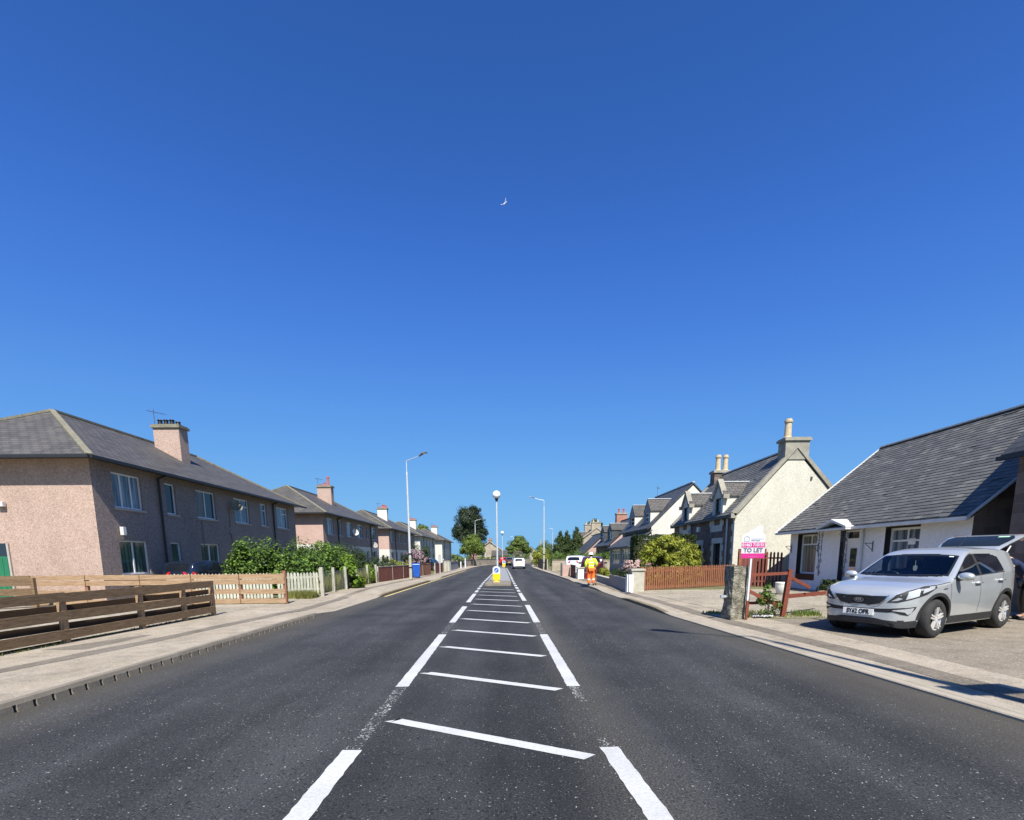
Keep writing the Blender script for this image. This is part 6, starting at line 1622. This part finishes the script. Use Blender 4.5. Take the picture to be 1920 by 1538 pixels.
            patch('headlight_lens', [(sg*p, q) for p, q in [(-1.03, .70), (-.82, .765), (-.80, .885), (-.99, .83)]], a, M['lampglass'], off=.012)
            patch('headlight_lens', [(sg*p, q) for p, q in [(-.76, .805), (-.52, .885), (-.53, .915), (-.74, .882)]], a, M['lampglass'], off=.012)
            patch('side_indicator', [(sg*p, q) for p, q in [(-1.22, .86), (-1.07, .865), (-1.07, .885), (-1.18, .88)]], sg*LEFT, M['chrome'], off=.006)
    else:
        patch('grille', F_([(-.40, .62), (.40, .62), (.44, .74), (-.44, .74)]), 0, M['black'])
        for sg in (1, -1): patch('headlight', [(sg*p, q) for p, q in [(-1.1*sw, .70), (-.75*sw, .70), (-.7*sw, .84), (-1.05*sw, .82)]], sg*R(40), M['lampglass'])
    npm = MB(); npm.box(L1+.002, L1+.02, -.26, .26, .40, .51)
    pl_ = lmb(npm, 'number_plate', M['plate'], body)
    if plate_text: text_mesh('plate_lettering', plate_text, .118, M['black'], pl_, (L1+.0235, 0, .453), (math.pi/2, 0, math.pi/2), bold=.0045, sx=.76)
    if rear:
        npr = MB(); npr.box(L0-.02, L0-.002, -.26, .26, .62*sz, .73*sz); lmb(npr, 'number_plate', M['plateyellow'], body)
    for sg in (1, -1):
        patch('tail_light', [(sg*p*1, q*sz) for p, q in [(.92*sw, .95), (1.08*sw, .95), (1.10*sw, 1.12), (1.02*sw, 1.12), (.94*sw, 1.05)]], math.pi-sg*R(40), M['tailred'], off=.01)
    # wheels
    for ax in (sp['axf'], sp['axr']):
        for sg in (1, -1):
            y0 = sg*sp['track']; c = (ax, y0, wr)
            tm = MB(); hw = .11
            pr = [(.20, -hw*.9), (.235, -hw), (.30, -hw*1.02), (wr-.02, -hw*.86), (wr, -hw*.6), (wr, hw*.6), (wr-.02, hw*.86), (.30, hw*1.02), (.235, hw), (.20, hw*.9)]
            tm.lathe(c, pr, 36, axis='y')
            wh = lmb(tm, 'wheel', M['tyre'], t, smooth=False)
            wh.data.polygons.foreach_set('use_smooth', [True]*len(wh.data.polygons))
            rm = MB(); oy = y0+sg*hw*.75
            rm.lathe((ax, 0, wr), [(.236, oy+sg*.02), (.222, oy+sg*.022), (.205, oy-sg*.02), (.20, y0-sg*.08)], 30, axis='y')
            for k in range(5):
                for dl in (-.13, .13):
                    a = 2*math.pi*k/5+.3; a1 = a+dl*1.0; a0 = a+dl*2.6
                    p = Vector((ax+.05*math.cos(a0), oy+sg*.004, wr+.05*math.sin(a0))); q = Vector((ax+.212*math.cos(a1), oy+sg*.01, wr+.212*math.sin(a1)))
                    rm.bar(p, q, .026, .03, up=(0, 1, 0))
            rm.cyl((ax, oy-sg*.03, wr), (ax, oy+sg*.018, wr), .05, .042, 14)
            lmb(rm, 'rim', M['alloy'], wh, fix=True)
            dm_ = MB(); dm_.cyl((ax, oy-sg*.05, wr), (ax, oy-sg*.06, wr), .205, n=24); lmb(dm_, 'brake_disc', M['trim'], wh)
            wl = MB(); wl.cyl((ax, sg*(sp['track']-.16), wr), (ax, sg*(sp['track']-.17), wr), ar-.01, n=24); lmb(wl, 'wheel_arch_liner', M['black'], body)
    return t, patch, body
def mat_clear():
    m, n, l, bs = new_mat('tinted_car_glass')
    t = n.new('ShaderNodeBsdfTransparent'); t.inputs[0].default_value = (.62, .68, .68, 1)
    g = n.new('ShaderNodeBsdfGlossy'); g.inputs['Roughness'].default_value = .02; g.inputs['Color'].default_value = (.9, .95, 1, 1)
    f = n.new('ShaderNodeFresnel'); f.inputs[0].default_value = 1.45
    mx = n.new('ShaderNodeMixShader'); l.new(f.outputs[0], mx.inputs[0]); l.new(t.outputs[0], mx.inputs[1]); l.new(g.outputs[0], mx.inputs[2]); l.new(mx.outputs[0], n['Material Output'].inputs['Surface'])
    return m
M['clearglass'] = mat_clear()
M['seat'] = mat_noise('seat_cloth', (.035, .036, .038), (.06, .06, .063), 12, rough=.9)
M['gateglass'] = mat_plain('tinted_glass', (.012, .016, .015), .22, spec=.22)
silver = paint_mat('silver_paint', (.54, .57, .575), .48, .30)
HEAD = math.atan2(-1.18, -2.43)
kt, kpatch, kbody = car('silver SUV parked in the yard with its tailgate raised, in front of the white cottage', SUV, (8.39, 9.98, .105), HEAD, silver, .025, 1, 'SY62 OPR', rear=False, sx=.97, sw=.955, cabin=True)
kpatch('boot_shade', [(-.58, .72), (.58, .72), (.54, 1.40), (-.54, 1.40)], math.pi, M['black'])  # closed body painted black here for the shade inside the boot
for (x_, y_) in ((.05, .36), (.05, -.36), (-.85, .42), (-.85, -.42)):
    sm_ = MB(); sm_.box(x_-.25, x_+.28, y_-.24, y_+.24, .45, .66)
    sm_.hexa([(x_-.30, y_-.23, .62), (x_-.14, y_-.23, .62), (x_-.14, y_+.23, .62), (x_-.30, y_+.23, .62), (x_-.44, y_-.20, 1.18), (x_-.34, y_-.20, 1.18), (x_-.34, y_+.20, 1.18), (x_-.44, y_+.20, 1.18)])
    sm_.hexa([(x_-.45, y_-.12, 1.20), (x_-.37, y_-.12, 1.20), (x_-.37, y_+.12, 1.20), (x_-.45, y_+.12, 1.20), (x_-.47, y_-.11, 1.38), (x_-.39, y_-.11, 1.38), (x_-.39, y_+.11, 1.38), (x_-.47, y_+.11, 1.38)])
    lmb(sm_, 'seat', M['seat'], kt, bevel=.025)
db_ = MB(); db_.hexa([(.62, -.72, .80), (.98, -.74, .80), (.98, .74, .80), (.62, .72, .80), (.55, -.70, 1.00), (.95, -.72, 1.03), (.95, .72, 1.03), (.55, .70, 1.00)]); lmb(db_, 'dashboard', M['trim'], kt, bevel=.02)
stw = MB(); stw.tube([(.42+.06*math.sin(a_), -.36+.18*math.cos(a_), .98+.17*math.sin(a_)) for a_ in [2*math.pi*k_/20 for k_ in range(21)]], .016, 6); stw.bar((.42, -.53, .98), (.42, -.19, .98), .03, .03); lmb(stw, 'steering_wheel', M['black'], kt)
cf_ = MB(); cf_.box(-1.3, .9, -.80, .80, .40, .43); lmb(cf_, 'cabin_floor', M['black'], kt)
rm_ = MB(); rm_.box(.30, .33, -.11, .11, 1.36, 1.42); lmb(rm_, 'rear_view_mirror', M['black'], kt)
af_ = MB(); af_.cyl((.34, .0, 1.36), (.34, .0, 1.26), .003, n=4); af_.prism([(.34, -.03, 1.26), (.34, .03, 1.26), (.34, .035, 1.20), (.34, .02, 1.16), (.34, -.02, 1.16), (.34, -.035, 1.20)], (.006, 0, 0)); lmb(af_, 'air_freshener', M['plate'], kt)
# raised tailgate
prof = [(0, 0), (.28, .115), (.75, .265), (.92, .295), (1.08, .275), (1.2, .215)]
hw_ = [.55, .60, .66, .66, .62, .50]
g_ = MB(); x0, z0 = -1.62, 1.575
def gpt(i, s, off=0): return (x0-prof[i][0], s*hw_[i], z0+prof[i][1]+off)
ring = []
for i in range(6):
    for s in (-1, -.86, 0, .86, 1): ring.append(gpt(i, s, (0 if abs(s) == 1 else .02)))
n_ = len(ring); under = [(p[0], p[1]*.96, p[2]-.045) for p in ring]
fs = [(i*5+k, i*5+k+1, (i+1)*5+k+1, (i+1)*5+k) for i in range(5) for k in range(4)]
fs += [tuple(n_+q for q in f[::-1]) for f in fs]
bd_ = [0, 1, 2, 3, 4, 9, 14, 19, 24, 29, 28, 27, 26, 25, 20, 15, 10, 5]
fs += [(bd_[i], bd_[(i+1) % 18], n_+bd_[(i+1) % 18], n_+bd_[i]) for i in range(18)]
g_.add(ring+under, fs); tg = lmb(g_, 'tailgate', silver, kt, smooth=False, bevel=.012)
gg = MB(); P_ = []
for (s0, z_, hh) in ((.10, .041, .50), (.30, .123, .55), (.55, .205, .575), (.72, .258, .50)):
    for f in (-1, -.5, 0, .5, 1): P_.append((x0-s0, f*hh, z0+z_+.028))
gg.add(P_, [(i*5+k, i*5+k+1, (i+1)*5+k+1, (i+1)*5+k) for i in range(3) for k in range(4)]); lmb(gg, 'tailgate_glass', M['gateglass'], tg, smooth=True)
st_ = MB(); st_.hexa([(x0-.60, .28, z0+.252), (x0-.60, .46, z0+.252), (x0-.67, .46, z0+.274), (x0-.67, .28, z0+.274), (x0-.60, .28, z0+.255), (x0-.60, .46, z0+.255), (x0-.67, .46, z0+.277), (x0-.67, .28, z0+.277)]); lmb(st_, 'window_sticker', mat_plain('sticker_green', (.45, .72, .5), .5), tg)
for s in (1, -1):
    tl2 = MB(); tl2.box(x0-1.1, x0-.9, s*.42, s*.60, z0+.30, z0+.32); lmb(tl2, 'tailgate_lamp', M['maroon'], tg)
    sr = MB(); sr.cyl((x0+.03, s*.6, z0-.25), (x0-.32, s*.6, z0+.06), .012, n=6); lmb(sr, 'gas_strut', M['whitegut'], tg)
an = MB(); an.cyl((-1.25, 0, 1.62), (-1.62, 0, 1.85), .006, n=5); lmb(an, 'aerial', M['black'], kt)
# things seen behind the windscreen are left dark; tax disc holder on the screen
kpatch('windscreen_sticker', [(.50, 1.425), (.57, 1.42), (.565, 1.435), (.50, 1.44)], 0, M['plate'], off=.007)
kpatch('wiper', [(-.7, 1.09), (-.68, 1.083), (.05, 1.085), (.05, 1.095)], 0, M['trim'], off=.012)
kpatch('wiper', [(.1, 1.085), (.1, 1.077), (.62, 1.09), (.62, 1.10)], 0, M['trim'], off=.012)

white = paint_mat('white_car_paint', (.78, .79, .80), 0, .3)
navyp = paint_mat('dark_blue_paint', (.012, .018, .035), .3, .25)
redp = paint_mat('red_car_paint', (.50, .03, .025), .1, .3)
greyp = paint_mat('grey_car_paint', (.10, .11, .12), .5, .3)
car('dark blue hatchback parked behind the pale plank fence by the near flats', SUV, (-12.8, 21.2, .1), R(85), navyp, .05, 1, sx=.88, sz=.905, sw=.86)
car('white hatchback driving away along the right lane', SUV, (1.35, 67, .0), R(90), white, .06, 0, sx=.95, sz=.9, sw=.93, pname='moving_car')
car('dark car farther ahead, beyond the white car on the bend', SUV, (.6, 92, 0), R(75), greyp, .08, 0, sx=.95, sz=.95, sw=.95, pname='moving_car')
car('red hatchback crossing at the bend below the centre tree', SUV, (-.4, 103, 0), R(20), redp, .08, 0, sx=.85, sz=.95, sw=.9, pname='moving_car')
car('white SUV parked in the driveway behind the right garden walls', SUV, (6.4, 46, .1), R(70), white, .06, 0, sx=.95, sz=.98, sw=.95)
car('dark red car parked in a driveway just behind the worker', SUV, (6.3, 37.3, .1), R(80), paint_mat('maroon_paint', (.07, .02, .025), .3, .3), .06, 0, sx=.95, sz=.92, sw=.95)
car('dark blue car parked in a driveway behind the board fence at the far left', SUV, (-8.9, 56.5, .1), R(80), navyp, .08, 0, sx=.9, sz=.85, sw=.9)
car('white car roof showing behind the faded board fence on the left', SUV, (-9.3, 49.5, .1), R(80), white, .08, 0, sx=.85, sz=.82, sw=.9)

# ------------------------------------------------------------ people
def skin(name, J, E_, mats, par, sub=2, root=None, matfn=None):
    me = bpy.data.meshes.new(name+'_src'); names = list(J); me.from_pydata([J[k][:3] for k in names], [(names.index(a), names.index(b)) for a, b in E_], [])
    ob = bpy.data.objects.new(name+'_src', me); col.objects.link(ob)
    md = ob.modifiers.new('s', 'SKIN'); md.use_smooth_shade = True; md.branch_smoothing = .6
    sv_ = me.skin_vertices[0].data
    for i, k in enumerate(names):
        r = J[k][3]; sv_[i].radius = (r, r) if not isinstance(r, tuple) else r
        sv_[i].use_root = (k == (root or names[0]))
    s2 = ob.modifiers.new('d', 'SUBSURF'); s2.levels = sub; s2.render_levels = sub
    dg = bpy.context.evaluated_depsgraph_get(); m2 = bpy.data.meshes.new_from_object(ob.evaluated_get(dg)); m2.name = name
    bpy.data.objects.remove(ob)
    m2.materials.clear()
    for m in (mats if isinstance(mats, list) else [mats]): m2.materials.append(m)
    if matfn:
        for p in m2.polygons: p.material_index = matfn(p.center)
    m2.polygons.foreach_set('use_smooth', [True]*len(m2.polygons))
    o = bpy.data.objects.new(name, m2); col.objects.link(o); o.parent = par; FR[o.name] = FR[par.name]
    return o
def fingers(J, E_, wrist, palm, d, side_, r=.0085):
    """five curled fingers at the end of a palm; d = pointing direction, side_ = thumb side"""
    d = Vector(d).normalized(); s = Vector(side_).normalized(); n = d.cross(s).normalized()
    for i, (o_, ln) in enumerate(((-.028, .062), (-.010, .075), (.010, .08), (.028, .072))):
        b = Vector(palm)+s*o_; m = b+d*ln*.5; e = m+(d*.55+n*.8)*ln*.5
        for kk, p in (('a', b+d*.012), ('b', m), ('c', e)): J[f'{wrist}f{i}{kk}'] = (*p, r)
        E_ += [(palm_name(wrist), f'{wrist}f{i}a'), (f'{wrist}f{i}a', f'{wrist}f{i}b'), (f'{wrist}f{i}b', f'{wrist}f{i}c')]
    b = Vector(palm)-d*.04+s*.035; e = b+(d*.6+s*.5)*.045; f = e+(d*.8+n*.3)*.025
    J[f'{wrist}ta'] = (*b, r*1.1); J[f'{wrist}tb'] = (*e, r); J[f'{wrist}tc'] = (*f, r*.9)
    E_ += [(palm_name(wrist), f'{wrist}ta'), (f'{wrist}ta', f'{wrist}tb'), (f'{wrist}tb', f'{wrist}tc')]
def palm_name(w_): return 'palm'+w_
# worker seen from behind, walking away (+y)
wk = thing('person', 'person in white helmet, yellow hi-vis jacket and orange trousers walking away', 'person', (4.25, 25.6, .1), 0)
B = {'pelvis': (0, 0, .90, (.13, .10)), 'waist': (0, .01, 1.04, (.125, .095)), 'chest': (0, .04, 1.24, (.15, .11)), 'neckb': (0, .07, 1.40, (.075, .07)), 'neck': (0, .09, 1.45, .05), 'head0': (0, .11, 1.53, (.068, .08)), 'head1': (0, .12, 1.61, (.072, .085)),
     'shL': (-.18, .05, 1.35, .062), 'elL': (-.27, .03, 1.12, .045), 'wrL': (-.27, .12, .92, .03), 'palmL': (-.265, .15, .86, .032),
     'shR': (.18, .05, 1.35, .062), 'elR': (.28, .04, 1.12, .045), 'wrR': (.27, .16, .94, .03), 'palmR': (.265, .19, .88, .032),
     'hipL': (-.09, 0, .84, .09), 'knL': (-.11, .06, .48, .06), 'anL': (-.11, -.03, .10, .042), 'toL': (-.12, .10, .05, .04),
     'hipR': (.09, 0, .84, .09), 'knR': (.11, .02, .48, .06), 'anR': (.115, -.10, .12, .042), 'toR': (.13, .02, .05, .04)}
EB = [('pelvis', 'waist'), ('waist', 'chest'), ('chest', 'neckb'), ('neckb', 'neck'), ('neck', 'head0'), ('head0', 'head1'), ('chest', 'shL'), ('shL', 'elL'), ('elL', 'wrL'), ('wrL', 'palmL'), ('chest', 'shR'), ('shR', 'elR'), ('elR', 'wrR'), ('wrR', 'palmR'),
      ('pelvis', 'hipL'), ('hipL', 'knL'), ('knL', 'anL'), ('anL', 'toL'), ('pelvis', 'hipR'), ('hipR', 'knR'), ('knR', 'anR'), ('anR', 'toR')]
fingers(B, EB, 'L', B['palmL'][:3], (0, .3, -1), (0, 1, 0)); fingers(B, EB, 'R', B['palmR'][:3], (0, .3, -1), (0, 1, 0))
bdy = skin('body', B, EB, M['skin'], wk)
def jk(J, keys, add): return {k: (*J[k][:3], (J[k][3] if not isinstance(J[k][3], tuple) else J[k][3][0])+add if not isinstance(J[k][3], tuple) else (J[k][3][0]+add, J[k][3][1]+add)) for k in keys}
jj_ = jk(B, ['pelvis', 'waist', 'chest', 'shL', 'elL', 'wrL', 'shR', 'elR', 'wrR'], .035)
jj_['collar'] = (0, .075, 1.40, (.09, .085)); jj_['pelvis'] = (0, 0, .86, (.185, .14)); jj_['waist'] = (0, .01, 1.03, (.18, .135)); jj_['chest'] = (0, .04, 1.24, (.19, .14))
def jm(c): return 1 if (1.0 < c.z < 1.05 and abs(c.x) < .25) or (1.16 < c.z < 1.2 and abs(c.x) < .2) or (abs(abs(c.x)-.1) < .025 and c.z > 1.05 and c.y < .05 and False) else 0
skin('jacket', jj_, [('pelvis', 'waist'), ('waist', 'chest'), ('chest', 'collar'), ('chest', 'shL'), ('shL', 'elL'), ('elL', 'wrL'), ('chest', 'shR'), ('shR', 'elR'), ('elR', 'wrR')], [M['hivis'], M['reflect']], wk, 3, 'waist', jm)
tj = jk(B, ['hipL', 'knL', 'hipR', 'knR'], .028); tj['pelvis'] = (0, 0, .88, (.17, .13)); tj['anL'] = (*B['anL'][:3], .085); tj['anR'] = (*B['anR'][:3], .085); tj['knL'] = (*B['knL'][:3], .09); tj['knR'] = (*B['knR'][:3], .09); tj['hipL'] = (*B['hipL'][:3], .115); tj['hipR'] = (*B['hipR'][:3], .115)
tj['knL2'] = (-.11, .01, .27, .088); tj['knR2'] = (.112, -.04, .28, .088)
skin('trousers', tj, [('pelvis', 'hipL'), ('hipL', 'knL'), ('knL', 'knL2'), ('knL2', 'anL'), ('pelvis', 'hipR'), ('hipR', 'knR'), ('knR', 'knR2'), ('knR2', 'anR')], [M['hiorange'], M['reflect']], wk, 3, 'pelvis', lambda c: 1 if .30 < c.z < .35 else 0)
for s in ('L', 'R'):
    a, b = Vector(B['an'+s][:3]), Vector(B['to'+s][:3])
    skin('boot', {'a': (*a, .06), 'b': (a.x, a.y-.02, .055, .05), 'c': (*b, .052), 'd': (b.x, b.y+.07, .045, .04)}, [('a', 'b'), ('b', 'c'), ('c', 'd')], M['boot'], wk, 2, 'a')
hm_ = MB(); hm_.lathe((0, .12, 1.585), [(.118, .0), (.150, -.008), (.152, .004), (.122, .012), (.116, .06), (.09, .105), (.045, .128), (0, .133)], 20); lmb(hm_, 'helmet', M['signwhite'], wk, smooth=True)
hr = MB(); hr.lathe((0, .115, 1.5), [(.07, -.03), (.088, .03), (.09, .09)], 16); lmb(hr, 'hair', M['boot'], wk, smooth=True)
# tools carried at both sides
tb = thing('tool_bag', 'dark red tool bag hanging from the left hand of the worker', 'bag', (3.98, 25.75, .5))
mb = MB(); mb.box(-.06, .06, -.16, .16, -.05, .28); lmb(mb, 'bag_body', M['maroon'], tb, bevel=.02); mb = MB(); mb.tube([(0, -.1, .28), (0, -.04, .37), (0, .04, .37), (0, .1, .28)], .01, 5); lmb(mb, 'handle', M['black'], tb)
brm = thing('broom', 'long dark broom carried upright in the right hand of the worker', 'broom', (4.56, 25.75, .1))
mb = MB(); mb.cyl((0, 0, .08), (-.04, .03, 1.25), .017, n=7); lmb(mb, 'handle', M['woodfade'], brm); mb = MB(); mb.box(-.05, .05, -.18, .18, 0, .1); lmb(mb, 'head', M['woodold'], brm)

# person leaning in behind the raised tailgate
pp = thing('person', 'bald person in a navy T-shirt leaning into the open boot of the silver SUV', 'person', (11.62, 10.95, .1), R(155))
C_ = {'pelvis': (0, 0, .92, (.15, .12)), 'waist': (.10, 0, 1.10, (.14, .13)), 'chest': (.30, 0, 1.28, (.16, .14)), 'neckb': (.44, 0, 1.38, (.08, .08)), 'neck': (.50, 0, 1.42, .055), 'head0': (.57, 0, 1.46, (.075, .075)), 'head1': (.64, 0, 1.51, (.083, .085)),
      'shL': (.36, .19, 1.31, .065), 'elL': (.52, .25, 1.08, .045), 'wrL': (.72, .20, .98, .03), 'palmL': (.78, .19, .96, .032), 'shR': (.36, -.19, 1.31, .065), 'elR': (.45, -.27, 1.05, .045), 'wrR': (.62, -.24, .90, .03), 'palmR': (.68, -.23, .87, .032),
      'hipL': (0, .10, .86, .10), 'knL': (.06, .12, .50, .065), 'anL': (-.04, .12, .10, .045), 'toL': (.10, .13, .05, .04), 'hipR': (0, -.10, .86, .10), 'knR': (.05, -.12, .50, .065), 'anR': (-.02, -.13, .10, .045), 'toR': (.12, -.14, .05, .04)}
EC = list(EB[:22]); fingers(C_, EC, 'L', C_['palmL'][:3], (1, 0, -.3), (0, -1, 0)); fingers(C_, EC, 'R', C_['palmR'][:3], (1, 0, -.3), (0, 1, 0))
bdy2 = skin('body', C_, EC, M['skin'], pp)
tj = jk(C_, ['waist', 'chest'], .025); tj['pelvis'] = (.02, 0, .95, (.175, .15)); tj['shL'] = (*C_['shL'][:3], .09); tj['shR'] = (*C_['shR'][:3], .09); tj['eL'] = (.43, .225, 1.2, .075); tj['eR'] = (.40, -.235, 1.17, .075); tj['col'] = (.43, 0, 1.37, (.1, .1))
skin('t_shirt', tj, [('pelvis', 'waist'), ('waist', 'chest'), ('chest', 'col'), ('chest', 'shL'), ('shL', 'eL'), ('chest', 'shR'), ('shR', 'eR')], M['navy'], pp, 2, 'waist')
tj = {'p': (0, 0, .90, (.17, .14)), 'hL': (0, .10, .84, .12), 'kL': (.06, .12, .50, .09), 'aL': (-.03, .12, .14, .075), 'hR': (0, -.10, .84, .12), 'kR': (.05, -.12, .50, .09), 'aR': (-.01, -.13, .14, .075)}
skin('trousers', tj, [('p', 'hL'), ('hL', 'kL'), ('kL', 'aL'), ('p', 'hR'), ('hR', 'kR'), ('kR', 'aR')], M['black'], pp, 2, 'p')
for s in ('L', 'R'):
    a, b = Vector(C_['an'+s][:3]), Vector(C_['to'+s][:3])
    skin('shoe', {'a': (*a, .055), 'b': (a.x-.02, a.y, .05, .045), 'c': (*b, .048), 'd': (b.x+.06, b.y, .045, .036)}, [('a', 'b'), ('b', 'c'), ('c', 'd')], M['boot'], pp, 2, 'a')
fc = MB()
for s in (1, -1): fc.cyl((.60, s*.075, 1.44), (.60, s*.088, 1.47), .02, .012, 8); fc.cyl((.705, s*.03, 1.47), (.712, s*.03, 1.472), .011, n=8)
fc.cyl((.70, 0, 1.46), (.725, 0, 1.43), .012, .018, 8); lmb(fc, 'facial_features', M['skin'], pp, smooth=True)
bg_ = thing('shoulder_bag', 'tan canvas bag held at the side of the person by the boot', 'bag', (11.15, 10.45, .55), R(155))
mb = MB(); mb.hexa([(-.05, -.14, 0), (.05, -.14, 0), (.05, .14, 0), (-.05, .14, 0), (-.04, -.12, .35), (.04, -.12, .35), (.04, .12, .35), (-.04, .12, .35)]); lmb(mb, 'bag_body', M['tan'], bg_, bevel=.02); mb = MB(); mb.tube([(0, -.1, .35), (0, -.07, .62), (0, .07, .62), (0, .1, .35)], .014, 6); lmb(mb, 'strap', M['tan'], bg_)
bpy.context.view_layer.update()
